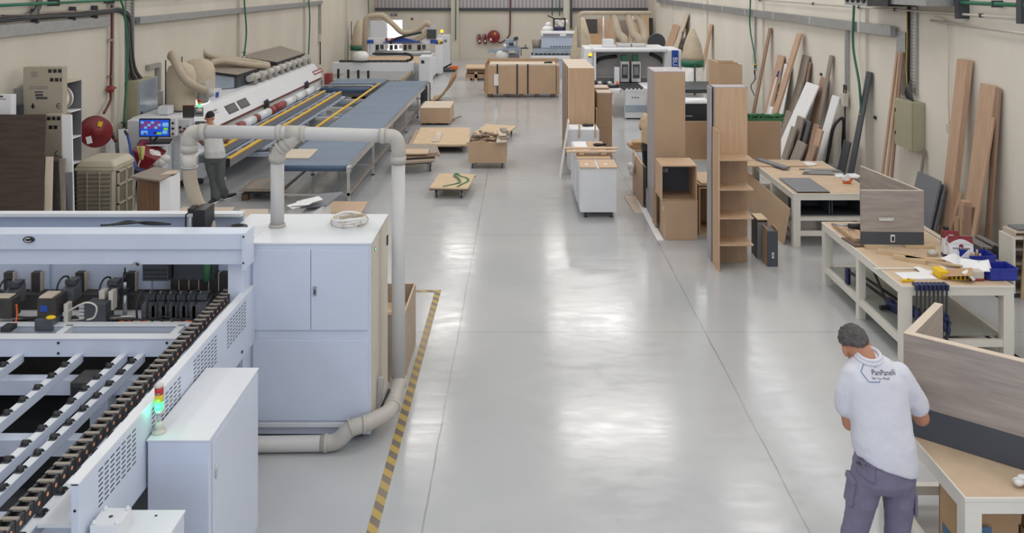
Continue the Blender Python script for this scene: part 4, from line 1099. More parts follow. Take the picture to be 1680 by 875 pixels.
# white boards lying under and beside them
tag(MB().m(M['paper']).box(2.09, 2.19, 13.70, 16.2, 0, .018).build('white_strip'), 'long white strip lying on the floor along the foot of the tall cabinet', 'strip')
b = MB().m(M['edge_oak']).prism([fp(1024, 323)[:2], fp(1041, 351)[:2], fp(1060, 351)[:2], fp(1052, 323)[:2]], 'Z', 0.0, .016)
tag(b.build('floor_board'), 'pale board lying flat on the aisle floor beside the tall cabinet', 'board')
# boards standing behind the tall cabinet
tag(MB().m(M['beech']).box(2.12, 2.15, 15.7, 17.0, 0.02, .78).build('wood_board'), 'beech board standing on edge at the aisle side behind the tall cabinet', 'board')
tag(MB().m(M['charcoal']).box(2.165, 2.19, 15.62, 16.9, 0.02, .74).build('charcoal_board'), 'charcoal board standing on edge behind the tall cabinet', 'board')
b = MB().m(M['clear_bag']); rng = random.Random(2)
for k in range(7): b.sphere((2.05 + rng.uniform(-.03, .03), 16.6 + rng.uniform(-.05, .05), .52 + rng.uniform(-.06, .06)), (.05, .06, .08), 8, 6)
b.tube([(2.09, 16.6, .56), (2.11, 16.6, .74), (2.135, 16.6, .785)], .012, 6)
tag(b.build('plastic_bag'), 'white plastic bag hanging from the beech board beside the tall cabinet', 'bag')
for k, (dx, dz) in enumerate(((0, 0), (-.05, .05), (.03, .10))):
    tag(MB().m(M['card']).obox((2.36 + dx, 18.0, .655 + dz), (.3, .3, .045), (0, 0, .3 - .2 * k)).build('cardboard_piece'), ('lowest', 'middle', 'top')[k] + ' piece of flat cardboard piled in front of the beige-shirted person', 'cardboard')
cart = thing('work_table', (2.55, 18.0, 0), 'small low table under the cardboard pieces behind the tall cabinet', 'table')
MB().m(M['kraft']).box(2.25, 2.9, 17.75, 18.25, .60, .63).build('tabletop', None, cart)
for (x, y) in ((2.5, 17.8), (2.84, 17.8), (2.5, 18.2), (2.84, 18.2)): MB().m(M['black']).box(x - .02, x + .02, y - .02, y + .02, 0, .60).build('leg', None, cart)
# carton stack between cube carcass and shelf tower
bx = open_carcass(2.80, 3.12, 14.0, 14.8, 0.0, .76, M['pale_ply'], 'pale open carcass standing between the cube carcass and the shelf tower', 'open_carcass', 'carcass')
for k in range(3):
    tag(MB().m((M['walnut'], M['beech'], M['pale_ply'])[k]).obox((2.96 + .02 * k, 14.4, .775 + .024 * k), (.40, .8, .02), (0, 0, .04 * k)).build('wood_board'), ('dark', 'beech', 'topmost pale')[k] + ' board stacked on the pale carcass between cube carcass and shelf tower', 'board')
# tall back cabinet and shelf tower in front of it
wb = cabinet_box('tall_cabinet', 2.735, 3.225, 12.66, 12.95, 2.51, 'tall beech cabinet with grey edges standing right behind the open shelf tower', 'tall cabinet', M['beech'], M['grey'], M['lilac_grey'])
MB().m(M['beech']).box(2.75, 3.222, 12.652, 12.658, .0, 2.495).build('back_sheet', None, wb)
MB().m(M['lilac_grey']).box(2.70, 2.718, 12.68, 12.93, .0, 2.50).build('cover_strip', None, wb)
stw = thing('shelf_tower', (2.95, 12.43, 0), 'open beech shelf tower with four shelves and only a left side panel', 'shelf')
MB().m(M['beech']).box(2.715, 2.735, 12.24, 12.63, 0, 1.945).build('side_panel', None, stw)
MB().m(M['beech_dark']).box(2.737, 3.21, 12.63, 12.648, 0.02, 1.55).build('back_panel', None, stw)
for z in (1.55, 1.14, .742, .372): MB().m(M['beech']).box(2.735, 3.205, 12.24, 12.63, z - .018, z).build('shelf', None, stw)
MB().m(M['label']).box(2.83, 2.88, 12.627, 12.63, 1.47, 1.52).build('sticker', None, stw)
# third tall carcass behind
wc = thing('tall_cabinet', (3.76, 16.4, 0), 'tall open-topped beech carcass peeking out above the shelf tower cabinet', 'tall cabinet')
MB().m(M['beech']).box(3.54, 3.56, 16.0, 16.8, 0, 2.56).build('side_panel', None, wc)
MB().m(M['kraft']).box(3.56, 3.98, 16.0, 16.02, 0, 2.52).build('back_panel', None, wc)
MB().m(M['beech']).box(3.96, 3.98, 16.02, 16.8, 0, 2.52).build('side_panel', None, wc)
for y in (16.3, 16.6): MB().m(M['beech']).box(3.56, 3.96, y, y + .018, 0, 2.54).build('divider', None, wc)
# long brown sheet on trestles behind the tower
trs = thing('trestle_table', (4.2, 16.75, 0), 'low table under the long brown sheet behind the shelf tower', 'table')
MB().m(M['rail_cream']).box(3.0, 4.98, 16.83, 17.35, .585, .63).build('tabletop', None, trs)
for (x, y) in ((4.3, 16.86), (4.88, 16.86), (4.3, 17.25), (4.88, 17.25)): MB().m(M['rail_cream']).box(x, x + .07, y, y + .07, 0, .585).build('leg', None, trs)
for a in ((3.02, 3.535), (3.99, 4.94)):
    pass
tag(MB().m(M['kraft']).box(3.02, 4.93, 16.36 + .5, 16.385 + .5, .63, 1.36).build('brown_sheet'), 'long brown sheet standing on edge behind the shelf tower and farthest workbench', 'sheet')
# green webbing pile behind the sheet
rng = random.Random(9); b = MB().m(M['strap_green'])
for k in range(14):
    p = [(4.3 + .05 * k + rng.uniform(-.05, .05), 17.15 + .0, 1.36)]
    b.tube(smooth_path([(4.22 + .05 * k, 17.0 + rng.uniform(-.06, .1), 1.40), (4.32 + .05 * k, 17.05 + rng.uniform(-.05, .05), 1.44 + rng.uniform(0, .04)), (4.45 + .045 * k, 17.0, 1.41 + rng.uniform(0, .05)), (4.52 + .035 * k, 17.1, 1.39)], 4), .022, 6)
b.box(4.25, 5.0, 16.92, 17.2, 1.345, 1.40)
tag(b.build('webbing_pile'), 'heap of green webbing straps behind the long brown sheet', 'straps')
b = MB().m(M['rail_cream']).box(4.2, 4.95, 16.9, 17.3, .63, 1.345)
tag(b.build('storage_cabinet', bev=.01), 'pale box under the green webbing behind the long brown sheet', 'box')
# upright drawer boxes by the aisle
def drawer_box(x0, x1, y0, y1, h, front, side, top, label):
    t = thing('drawer_box', ((x0 + x1) / 2, (y0 + y1) / 2, 0), label, 'drawer box', None)
    MB().m(front).box(x0, x1, y0, y0 + .016, 0, h - .03).build('front_panel', None, t)
    MB().m(side).box(x0, x0 + .016, y0 + .016, y1, 0, h).build('side_panel', None, t)
    MB().m(side).box(x1 - .016, x1, y0 + .016, y1, 0, h).build('side_panel', None, t)
    MB().m(top).box(x0 + .016, x1 - .016, y0 + .016, y1, h - .05, h - .035).build('inner_panel', None, t)
    return t
dbx = drawer_box(3.45, 3.60, 12.45, 12.72, .53, M['charcoal'], M['card'], M['charcoal'], 'charcoal upright drawer box with a white sticker, nearest the aisle beside the shelf tower')
b = MB().m(M['label']).box(3.515, 3.545, 12.447, 12.45, .12, .20); b.m(M['grey']).box(3.522, 3.538, 12.445, 12.447, .14, .18); b.build('sticker', None, dbx)
dby = drawer_box(3.40, 3.545, 12.78, 13.12, .565, M['grey'], M['soot'], M['pale_ply'], 'grey upright drawer box with a pale top, behind the stickered charcoal one')
MB().m(M['pale_ply']).box(3.40, 3.545, 12.78, 13.12, .565, .58).build('top_board', None, dby)

# ------------------------------------------------------------------ kitchen base cabinets in a row
def base_cabinet(x0, x1, y0, y1, h, label, leg=.1):
    t = thing('base_cabinet', ((x0 + x1) / 2, (y0 + y1) / 2, 0), label, 'base cabinet', 'white base cabinets in the aisle')
    b = MB().m(M['white']).box(x0, x1, y0, y1, leg, h); b.build('carcass', None, t, bev=.003)
    for (x, y) in ((x0 + .08, y0 + .07), (x1 - .08, y0 + .07), (x0 + .08, y1 - .07), (x1 - .08, y1 - .07)):
        MB().m(M['black']).lathe([(.03, 0), (.03, .012), (.018, .025), (.018, leg - .02), (.03, leg)], (x, y, 0), 12).build('leg', None, t)
    n = max(1, int((y1 - y0) / .3))
    for k in range(n):
        MB().m(M['white']).box(x0 - .018, x0, y0 + .004 + (y1 - y0) * k / n, y0 + (y1 - y0) * (k + 1) / n - .004, leg + .01, h - .01).build('door', None, t)
    return t
base_cabinet(1.0, 1.60, 15.02, 15.64, .855, 'white base cabinet nearest the camera in the aisle, blank end panel facing us')
base_cabinet(.985, 1.585, 15.70, 16.50, .855, 'second white base cabinet, under the two overhanging beech boards')
base_cabinet(.98, 1.58, 16.56, 17.5, .855, 'third white base cabinet, with a white top panel and a tool on its boards')
base_cabinet(.985, 1.60, 18.4, 19.1, .93, 'last white base cabinet in the row, in front of the tall beech cabinets')
for (x0, x1, lab) in ((.98, 1.27, 'left'), (1.31, 1.62, 'right')):
    o = MB().m(M['beech']).box(x0, x1, 14.99, 15.64, .857, .872); o.m(M['label']).box(x0 + .1, x0 + .15, 15.2, 15.3, .872, .8735)
    tag(o.build('wood_board'), lab + ' beech drawer board on top of the nearest white base cabinet', 'board')
for k, (ya, yb, x0, x1, z) in enumerate(((15.75, 15.95, .97, 1.58, .857), (16.0, 16.14, .98, 1.6, .872), (15.98, 16.16, .80, 1.70, .93), (16.30, 16.46, .78, 1.76, .93))):
    tag(MB().m(M['beech']).box(x0, x1, ya, yb, z, z + .016).build('wood_board'), ('short beech strip lying flat at the front of the second white base cabinet', 'short beech strip lying just behind the front one on the second white base cabinet', 'front one of two beech boards overhanging the second white base cabinet', 'rear one of two beech boards overhanging the second white base cabinet')[k], 'board')
for (x0, x1) in ((1.02, 1.12), (1.42, 1.52)):
    tag(MB().m(M['pale_ply']).box(x0, x1, 15.98, 16.46, .888, .93).build('spacer_block'), ('left' if x0 < 1.2 else 'right') + ' spacer block under the overhanging beech boards', 'block')
o = MB().m(M['paper']).box(1.0, 1.24, 16.6, 17.45, .857, .868); tag(o.build('white_board'), 'white panel lying on the left of the third white base cabinet', 'panel')
o = MB().m(M['beech']).box(1.26, 1.57, 16.6, 17.45, .857, .87); tag(o.build('wood_board'), 'beech board lying on the right of the third white base cabinet', 'board')
def hand_tool(x, y, z, label):
    t = thing('hand_tool', (x, y, z), label, 'power tool')
    MB().m(M['black']).sphere((x, y, z + .03), (.10, .05, .03), 14, 8).build('tool_body', None, t)
    MB().m(M['black']).tube([(x + .06, y, z + .03), (x + .15, y + .04, z + .025)], .025, 10).build('handle', None, t)
hand_tool(1.45, 16.95, .87, 'black hand tool lying on the beech board of the third base cabinet')
hand_tool(1.36, 18.8, .943, 'black hand tool lying on the last white base cabinet')
o = MB().m(M['paper']).box(1.0, 1.58, 18.42, 19.08, .932, .942); tag(o.build('white_board'), 'white top panel lying on the last base cabinet', 'panel')
for x in (1.17, 1.50):
    tag(MB().m(M['beech']).box(x, x + .03, 18.39 - .03, 18.39, .78, 1.06).build('wood_strip'), ('left' if x < 1.3 else 'right') + ' narrow beech strip standing up against the last base cabinet', 'strip')
b = MB().m(M['paper']).hexa([(.80, 18.0, 0), (.815, 18.0, 0), (.815, 18.5, 0), (.80, 18.5, 0), (.98, 18.15, 1.15), (.995, 18.15, 1.15), (.995, 18.55, 1.15), (.98, 18.55, 1.15)])
o = b.build('white_board')
o.location.x -= .03; tag(o, 'narrow white panel leaning on the left side of the last base cabinet', 'panel')

# ------------------------------------------------------------------ row of tall beech cabinets
for k in range(4):
    y0 = 19.3 + k * .58
    t = thing('tall_cabinet', (1.3, y0 + .28, 0), ('nearest of the four tall beech cabinets in a row behind the white base cabinets', 'second of the four tall beech cabinets in a row', 'third of the four tall beech cabinets in a row', 'farthest of the four tall beech cabinets in a row')[k], 'tall cabinet', 'tall beech cabinets in a row')
    x0, x1, y1, h = 1.01 - .012 * k, 1.575 - .012 * k, y0 + .56, 2.14
    MB().m(M['beech']).box(x0, x1, y0, y0 + .018, 0, h).build('side_panel', None, t)
    MB().m(M['beech']).box(x0, x1, y1 - .018, y1, 0, h).build('side_panel', None, t)
    MB().m(M['edge_oak']).box(x0, x1, y0 + .018, y1 - .018, h - .018, h).build('top_panel', None, t)
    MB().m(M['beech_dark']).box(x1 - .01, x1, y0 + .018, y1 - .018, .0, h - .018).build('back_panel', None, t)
    MB().m(M['paper']).box(x0 - .006, x0, y0, y0 + .02, 0, h).build('edge_strip', None, t)
    for z in (.1, .5, 1.0, 1.5): MB().m(M['beech']).box(x0 + .01, x1 - .01, y0 + .018, y1 - .018, z, z + .018).build('shelf', None, t)
for k in range(2):
    y0 = 19.9 + k * .7
    t = cabinet_box('narrow_cabinet', 1.68, 2.02 + .0 * k, y0, y0 + .55, 1.53 + .03 * k, ('front' if k == 0 else 'rear') + ' one of two shoulder-high brown cabinets beside the tall beech row', 'cabinet', M['beech_dark'], M['beech_dark'], M['edge_oak'])
    MB().m(M['beech_dark']).box(1.69, 2.01, y0 - .006, y0, .74, 1.5 + .03 * k).build('upper_back', None, t)
    MB().m(M['beech_dark']).box(1.69, 2.01, y0 - .006, y0, .02, .735).build('lower_back', None, t)
b = MB().m(M['beech']).hexa([(1.60, 19.55, 0), (1.62, 19.55, 0), (1.62, 19.85, 0), (1.60, 19.85, 0), (1.64, 19.6, 1.2), (1.66, 19.6, 1.2), (1.66, 19.88, 1.2), (1.64, 19.88, 1.2)])
tag(b.build('wood_board'), 'beech board leaning between the tall row and the shoulder-high cabinets', 'board')

# ------------------------------------------------------------------ boards leaning on the right wall
def lean(uc, v_top, W, gap, th, mat, label, name='wood_board', cat='board', dy=0.0, z0=0.0, edge=None, off=0.0):
    """a board on the floor leaning back on the wall; uc, v_top = where its top stands in the picture"""
    xt = XR - .03 - off
    Y = xt * F / (uc - U0); z = HC - (v_top - VH) * Y / F
    xb = xt - gap
    c, s_ = gap, z
    l = math.hypot(gap, z); nx, nz = -z / l * th, -gap / l * th      # thickness towards the room
    pts = []
    y0, y1 = Y - W / 2, Y + W / 2
    bot = lambda x, yy: (x, yy + dy, z0)
    b = MB().m(mat).hexa([(xb - th, y0 + dy, z0), (xb, y0 + dy, z0), (xb, y1 + dy, z0), (xb - th, y1 + dy, z0), (xt - th, y0, z), (xt, y0, z), (xt, y1, z), (xt - th, y1, z)])
    return tag(b.build(name), label, cat)
M['plank'] = wood('reddish_plank', (200, 168, 142), (184, 150, 124), (16, 16, 0.9), 0.55)
M['plank_d'] = wood('brown_plank', (168, 138, 116), (148, 120, 100), (16, 16, 0.9), 0.55)
M['taupe'] = wood('taupe_board', (156, 144, 132), (138, 126, 116), (10, 10, 0.9), 0.55)
o = lean(1588, 98, .32, .30, .09, M['plank'], 'thick brown plank leaning tall on the right wall right of the olive electrical box', cat='plank')
MB().m(M['label']).box(6.42, 6.425, 13.6, 13.66, .92, 1.0)
lean(1572, 314, .34, .20, .03, M['plank'], 'short brown board leaning in front of the thick tall plank', dy=.1, off=.20)
lean(1624, 139, .42, .32, .03, M['plank'], 'wide tall brown board at the far right of the leaning boards', cat='plank')
lean(1640, 145, .12, .18, .03, M['plank_d'], 'narrow brown board directly behind the wide tall board', dy=.0, off=-.0)
lean(1631, 193, .10, .34, .03, M['plank'], 'narrow pale strip leaning in front of the wide tall board', off=.06)
for k, (u, v, lab) in enumerate(((1583, 330, 'tallest short offcut standing between the two tall planks'), (1592, 338, 'brown offcut right of the tallest short offcut'), (1575, 357, 'lowest front offcut standing between the two tall planks'), (1590, 362, 'small block standing right of the lowest front offcut'))):
    p = (6.52, 6.52 * F / (u - U0), 0); h = HC - (v - VH) * p[1] / F
    tag(MB().m(M['plank'] if k % 2 == 0 else M['plank_d']).obox((p[0], p[1], h / 2), (.10, .16, h), (0, .0, .25 * (k % 2))).build('wood_offcut'), lab, 'offcut')
for k, u in enumerate((1474, 1478.5, 1482)):
    lean(u, 84 + k, .07, .34 - .05 * k, .03, M['plank'] if k < 2 else M['plank_d'], ('first of the three narrow strips leaning left of the olive electrical box', 'middle of the three narrow strips leaning left of the olive electrical box', 'last, darkest of the three narrow strips beside the olive electrical box')[k], 'wood_strip', 'strip', off=.02 * k)
lean(1428, 118, .24, .42, .03, M['charcoal'], 'long charcoal board leaning on the wall between green hose and strips', 'charcoal_board')
lean(1392, 232, .35, .18, .03, M['charcoal'], 'short charcoal board leaning left of the long charcoal board', 'charcoal_board', off=.25)
for k, (u, v, W) in enumerate(((1527, 289, .75), (1538, 297, .6), (1544, 302, .5))):
    lean(u, v, W, .22, .035, M['grey'], ('front grey board leaning under the olive electrical box', 'middle grey board leaning under the olive electrical box', 'rear grey board leaning under the olive electrical box')[k], 'grey_board', off=.42 - .08 * k)
lean(1518, 246, .06, .15, .03, M['taupe'], 'narrow taupe strip leaning behind the grey boards', 'wood_strip', 'strip')
lean(1265, 46, .22, .55, .04, M['plank_d'], 'slim tall brown plank leaning on the wall behind the green webbing', cat='plank')
lean(1283, 91, .55, .5, .03, M['plank'], 'brown board leaning between the slim plank and the white boards')
lean(1276, 136, .5, .45, .03, M['plank'], 'shorter brown board leaning just left of the brown board', off=.1)
lean(1293, 106, .7, .35, .02, M['paper'], 'white board leaning behind the long reddish plank', 'white_board')
lean(1314, 55, .35, .85, .05, M['plank'], 'longest reddish plank slanting across the leaning boards', cat='plank', off=.05)
lean(1324, 91, .5, .5, .03, M['taupe'], 'taupe board leaning right of the longest reddish plank', 'taupe_board')
lean(1316, 128, .45, .5, .03, M['taupe'], 'second taupe board leaning in front of the first', 'taupe_board', off=.12)
lean(1330, 102, .15, .4, .03, M['plank_d'], 'narrow brown strip leaning beside the taupe boards', 'wood_strip', 'strip')
lean(1335, 138, .85, .75, .03, M['paper'], 'wide white board leaning at a slant in front of the taupe boards', 'white_board', off=.2)
lean(1355, 128, .38, .5, .05, M['plank_d'], 'dark reddish plank leaning right of the wide white board', cat='plank')
lean(1365.5, 91, .2, .45, .03, M['taupe'], 'slim tall taupe strip leaning beside the grey conduit', 'wood_strip', 'strip')
lean(1373, 158, .42, .45, .025, M['paper'], 'tall narrow white board leaning left of the conduit switch', 'white_board', off=.12)
b = MB().m(M['black'])
pts = [(6.78, 18.7, 0), (6.78, 18.7, .6), (6.72, 18.5, 1.15), (6.5, 18.45, 1.0), (6.42, 18.5, .5), (6.36, 18.6, 0)]
b.tube(smooth_path(pts, 5), .035, 8); tag(b.build('rubber_tube'), 'black rubber tube bent in an arch against the right wall', 'tube')
SH = [(1297, 183, .4, .5, 'taupe', 'small taupe board leaning lowest left, below the longest plank'), (1316, 192, .42, .6, 'taupe', 'taupe board leaning below the wide white board'), (1326, 198, .4, .5, 'grey', 'grey board behind the taupe board below the wide white board'), (1305, 209, .35, .75, 'taupe', 'narrow taupe board in front at the bottom of the leaning pile'), (1318, 234, .55, .85, 'taupe', 'short taupe board lowest in front of the leaning pile'), (1343, 205, .35, .6, 'plank_d', 'brown offcut leaning right of the wide white board'), (1348, 213, .3, .7, 'plank', 'brown offcut leaning in front of the other brown offcut'), (1338, 238, .35, .85, 'plank_d', 'lowest brown offcut at the foot of the leaning boards'), (1279, 155, .25, .5, 'espresso', 'dark board leaning left of the longest plank'), (1276, 178, .3, .6, 'espresso', 'shorter dark board leaning left of the longest plank'), (1268, 176, .3, .55, 'paper', 'small white board leaning left of the dark boards')]
for (u, v, W, off, m_, lab) in SH:
    lean(u, v, W, .25, .04, M[m_], lab, 'wood_board' if m_ != 'paper' else 'white_board', off=off)
# far right: group near the filter bag
for k, (u, v, W, m_, lab) in enumerate(((1128, 22, .8, 'edge_oak', 'tall pale board leaning behind the right filter bag'), (1111, 41, 1.6, 'plank', 'wide brown framed board leaning left of the right filter bag'), (1120, 60, 1.2, 'paper', 'white board leaning between the brown frame and the tall pale board'), (1125, 36, .5, 'plank_d', 'slim brown strip leaning behind the right filter bag'), (1168, 40, .4, 'plank', 'slim slanted plank leaning right of the right filter bag'))):
    lean(u, v, W, .9 - .1 * k, .04, M[m_], lab, 'wood_board')
# broom with blue grip by the wall
t = thing('broom', (6.4, 23.0, 0), 'white broom handle with blue grip leaning on the right wall behind the webbing', 'broom')
MB().m(M['paper']).tube([(6.1, 22.6, .1), (6.62, 23.0, 1.55)], .016, 8).build('handle', None, t)
MB().m(M['royal']).tube([(6.62, 23.0, 1.55), (6.68, 23.04, 1.70)], .02, 8).build('grip', None, t)
MB().m(M['navy']).box(5.95, 6.25, 22.5, 22.7, 0.0, .1).build('brush_head', None, t)

# ------------------------------------------------------------------ right wall services
t = thing('electrical_box', (6.73, 15.35, 1.1), 'olive beige electrical box on the right wall with cables entering from above', 'electrical box')
MB().m(M['ebox']).box(6.64, XR - .004, 15.02, 15.72, 1.13, 1.96).build('body', None, t, bev=.008)
MB().m(M['ebox']).box(6.615, 6.64, 15.03, 15.71, 1.14, 1.95).build('door', None, t, bev=.006)
for z in (1.35, 1.75): MB().m(M['black']).box(6.606, 6.615, 15.66, 15.69, z - .03, z + .03).build('hinge', None, t)
b = MB().m(M['dark'])
for k in range(5): b.tube(bez((6.72 + .02 * k, 15.2 + .1 * k, 1.95), (6.7, 15.2 + .1 * k, 2.15), (6.75, 15.45, 2.1), (6.79, 15.46, 2.3), 8), .014, 7)
b.build('cable', None, t)
t = thing('cable_ladder', (6.82, 15.45, 2.0), 'vertical cable ladder with black and yellow cables above the olive electrical box', 'cable ladder')
b = MB().m(M['steel']).box(6.81, 6.845, 15.62, 15.66, 2.05, 3.6).box(6.81, 6.845, 15.28, 15.32, 2.05, 3.6)
for k in range(26): b.box(6.815, 6.835, 15.32, 15.62, 2.1 + .058 * k, 2.112 + .058 * k)
b.build('ladder_frame', None, t)
MB().m(M['steel']).box(6.79, 6.845, 15.68, 16.05, 2.0, 3.12).build('trunking', None, t)
MB().m(M['black']).tube([(6.80, 15.56, 2.05), (6.80, 15.55, 3.6)], .022, 8).build('black_cable', None, t)
MB().m(M['yellow']).tube(smooth_path([(6.79, 15.62, 3.6), (6.79, 15.6, 3.2), (6.785, 15.6, 2.8), (6.79, 15.64, 2.5), (6.79, 15.6, 2.25), (6.78, 15.5, 2.05)]), .010, 8).build('yellow_cable', None, t)
t = thing('cable_trunking', (6.8, 28, 3.1), 'long galvanised cable trunking running along the right wall', 'trunking')
MB().m(M['steel']).box(6.68, 6.775, 16.05, 44.0, 3.03, 3.22).build('trunking_channel', None, t)
for k in range(9): MB().m(M['alu']).box(6.674, 6.68, 17.5 + 3 * k, 17.6 + 3 * k, 3.02, 3.23).build('coupling', None, t)
t = thing('conduit_drop', (6.8, 18.55, 1.4), 'vertical steel conduit with a grey switch dropping down the right wall', 'conduit')
MB().m(M['steel']).box(6.79, 6.85, 18.48, 18.62, 1.75, 3.03).build('conduit_channel', None, t)
MB().m(M['wax']).box(6.70, 6.80, 18.42, 18.68, 1.42, 1.68).build('switch_box', None, t, bev=.01)
MB().m(M['black']).tube([(6.77, 18.55, 1.42), (6.77, 18.55, .5)], .016, 8).build('cable', None, t)
for k in (-1, 1): MB().m(M['black']).tube([(6.77, 18.55 + .06 * k, 1.68), (6.77, 18.55 + .06 * k, 1.86)], .016, 8).build('cable', None, t)
t = thing('conduit_drop', (6.8, 25.9, 1.7), 'thin conduit with a small switch on the right wall above the broom', 'conduit')
MB().m(M['steel']).box(6.81, 6.85, 25.85, 25.95, 1.9, 3.03).build('conduit_channel', None, t)
MB().m(M['wax']).box(6.76, 6.85, 25.8, 26.0, 1.62, 1.9).build('switch_box', None, t)
MB().m(M['black']).tube(smooth_path([(6.8, 25.9, 1.62), (6.79, 25.8, 1.2), (6.75, 26.1, .95), (6.8, 25.9, .7)]), .014, 8).build('cable', None, t)
for (u, lab) in ((1405, 'green air hose dropping down the right wall beside the pilaster'), (1234, 'green air hose dropping down the right wall near the broom')):
    Y0 = 6.66 * F / (u - U0)
    k = Y0 / 17.8
    pts = [(6.66, Y0 + .0, 4.3), (6.65, Y0 + .12 * k, 3.4), (6.65, Y0 + .14 * k, 2.7), (6.66, Y0 - .15 * k, 2.0), (6.67, Y0 - .25 * k, 1.3 if u > 1300 else 1.55)]
    t = thing('air_hose', (6.74, Y0, 1.3), lab, 'air hose')
    MB().m(M['green']).tube(smooth_path(pts, 6), .026 if u > 1300 else .022, 8).build('hose', None, t)
    p = pts[-1]; b = MB().m(M['safety']).cyl((p[0] - .05, p[1], p[2] + .12), (p[0] + .05, p[1], p[2] + .12), .014, 8); b.m(M['steel']).cyl((p[0], p[1], p[2] - .06), p, .03, 8)
    b.build('coupling', None, t)
    if u < 1300: MB().m(M['navy']).tube(bez(p, (6.7, p[1] + .3, p[2] - .05), (6.75, 25.8, 1.5), (6.78, 25.7, 1.2)), .016, 8).build('blue_lead', None, t)
t = thing('air_pipe', (6.75, 12, 3.7), 'green compressed air pipe along the top of the right wall', 'pipe')
MB().m(M['green']).tube([(6.73, 10.5, 3.70), (6.73, 17.6, 3.70)], .03, 10).build('pipe', None, t)
for y in (11.3, 12.6, 13.7, 14.9): MB().m(M['dark']).box(6.69, 6.845, y - .015, y + .015, 3.65, 3.75).build('pipe_clip', None, t)
t = thing('steel_conduit', (6.8, 14, 3.4), 'thin grey conduit running below the green pipe on the right wall', 'conduit')
MB().m(M['wax']).tube([(6.752, 9.0, 3.26), (6.752, 14.6, 3.38)], .022, 8).build('pipe', None, t)
MB().m(M['wax']).tube([(6.752, 9.0, 3.52), (6.752, 26.0, 3.52)], .018, 8).build('pipe', None, t)
for y in (10.0, 13.0, 16.0, 17.7, 20.5, 25.1): MB().m(M['dark']).box(6.72, 6.775, y - .02, y + .02, 3.49, 3.55).build('pipe_clip', None, t)
t = thing('sensor_cable', (6.8, 14.1, 1.6), 'thin white cable hanging to a small socket on the right wall', 'cable')
MB().m(M['wax']).tube(smooth_path([(6.8, 14.6, 3.45), (6.8, 14.15, 3.35), (6.8, 14.1, 2.8), (6.81, 14.13, 2.2), (6.81, 14.1, 1.75)]), .010, 7).build('cable', None, t)
MB().m(M['wax']).box(6.79, 6.85, 14.05, 14.17, 1.60, 1.74).build('socket', None, t, bev=.005)
# blower unit on brackets high on the right wall
t = thing('blower_unit', (6.4, 15.2, 3.6), 'grey blower unit with round fan openings at the top of the right wall', 'blower')
b = MB().m(M['steel']).box(6.2, 6.7, 15.9, 17.0, 3.58, 4.2); b.build('fan_housing', None, t)
for k in range(4):
    y = 16.05 + .27 * k; MB().m(M['black']).lathe([(.11, 0), (.11, -.012), (.02, -.004)], (6.2, y, 3.74), 20, 'X').build('fan', None, t)
MB().m(M['black']).box(6.2, 6.7, 15.0, 15.9, 3.60, 4.2).build('motor_box', None, t)
MB().m(M['steel']).box(6.25, 6.7, 13.7, 15.0, 3.64, 4.2).build('duct_box', None, t)
for y in (13.6, 11.9): MB().m(M['dark']).box(6.68, 6.85, y - .06, y + .06, 3.45, 4.4).build('bracket', None, t)
# small dark anchors on the right wall
for k, (u, v) in enumerate(((1410, 105), (1437, 193), (1348, 122))):
    Y = XR * F / (u - U0); z = HC - (v - VH) * Y / F
    tag(MB().m(M['dark']).box(XR - .03, XR, Y - .05, Y + .05, z - .03, z + .03).build('wall_anchor'), ('small dark anchor on the right wall right of the conduit switch', 'small dark anchor on the right wall right of the long charcoal board', 'small anchor on the right wall above the dark reddish plank')[k], 'anchor')

# ------------------------------------------------------------------ drawer boxes and shelf unit beyond the middle bench
def lying_box(x0, x1, y0, y1, z0, z1, label, sticker=False):
    t = thing('drawer_box', ((x0 + x1) / 2, (y0 + y1) / 2, z0), label, 'drawer box')
    MB().m(M['charcoal']).box(x0, x1, y0, y1, z0, z1 - .02).build('box_body', None, t, bev=.003)
    b = MB().m(M['taupe']).box(x0 - .004, x0 + .016, y0 - .004, y1 + .004, z1 - .022, z1).box(x0, x1, y0 - .004, y0 + .016, z1 - .022, z1); b.m(M['grey']).box(x0 + .01, x1, y0 + .01, y1, z1 - .022, z1 - .004); b.build('top_panel', None, t)
    if sticker:
        b = MB().m(M['label']).box(x0 - .003, x0, y0 + .10, y0 + .17, z1 - .22, z1 - .14); b.build('sticker', None, t)
lying_box(6.10, 6.22, 11.70, 12.26, 0.0, .50, 'charcoal drawer box with a white sticker standing beyond the blue bins', True)
lying_box(6.29, 6.37, 11.78, 12.28, 0.0, .50, 'second charcoal drawer box standing to the right of the stickered one')
lying_box(6.03, 6.12, 11.20, 11.52, 0.0, .44, 'lowest charcoal drawer box in front of the second one beyond the blue bins')
t = thing('shelf_unit', (6.5, 11.4, 0), 'pale shelf unit at the right edge of the picture beside the blue bins', 'shelf unit')
sx0, sx1, sy0, sy1, sh = 6.22, 6.82, 11.2, 11.54, .745
MB().m(M['rail_cream']).box(sx0, sx0 + .03, sy0, sy1, .06, sh).build('side_panel', None, t)
for z in (.06, .24, .42, .60): MB().m(M['taupe']).box(sx0 + .03, sx1, sy0 + .01, sy1 - .02, z, z + .025).build('shelf', None, t)
MB().m(M['taupe']).box(sx0 + .03, sx1, sy1 - .02, sy1, .06, sh).build('back_panel', None, t)
MB().m(M['rail_cream']).box(sx0, sx1, sy0, sy1, sh, sh + .02).build('top_panel', None, t)
MB().m(M['dark']).box(sx0 + .02, sx1, sy0 + .02, sy1, .0, .06).build('plinth', None, t)
open_carcass(6.25, 6.70, 11.22, 11.5, sh + .022, sh + .09, M['edge_oak'], 'shallow pale tray lying on the shelf unit at the right edge', 'wood_tray', 'tray')
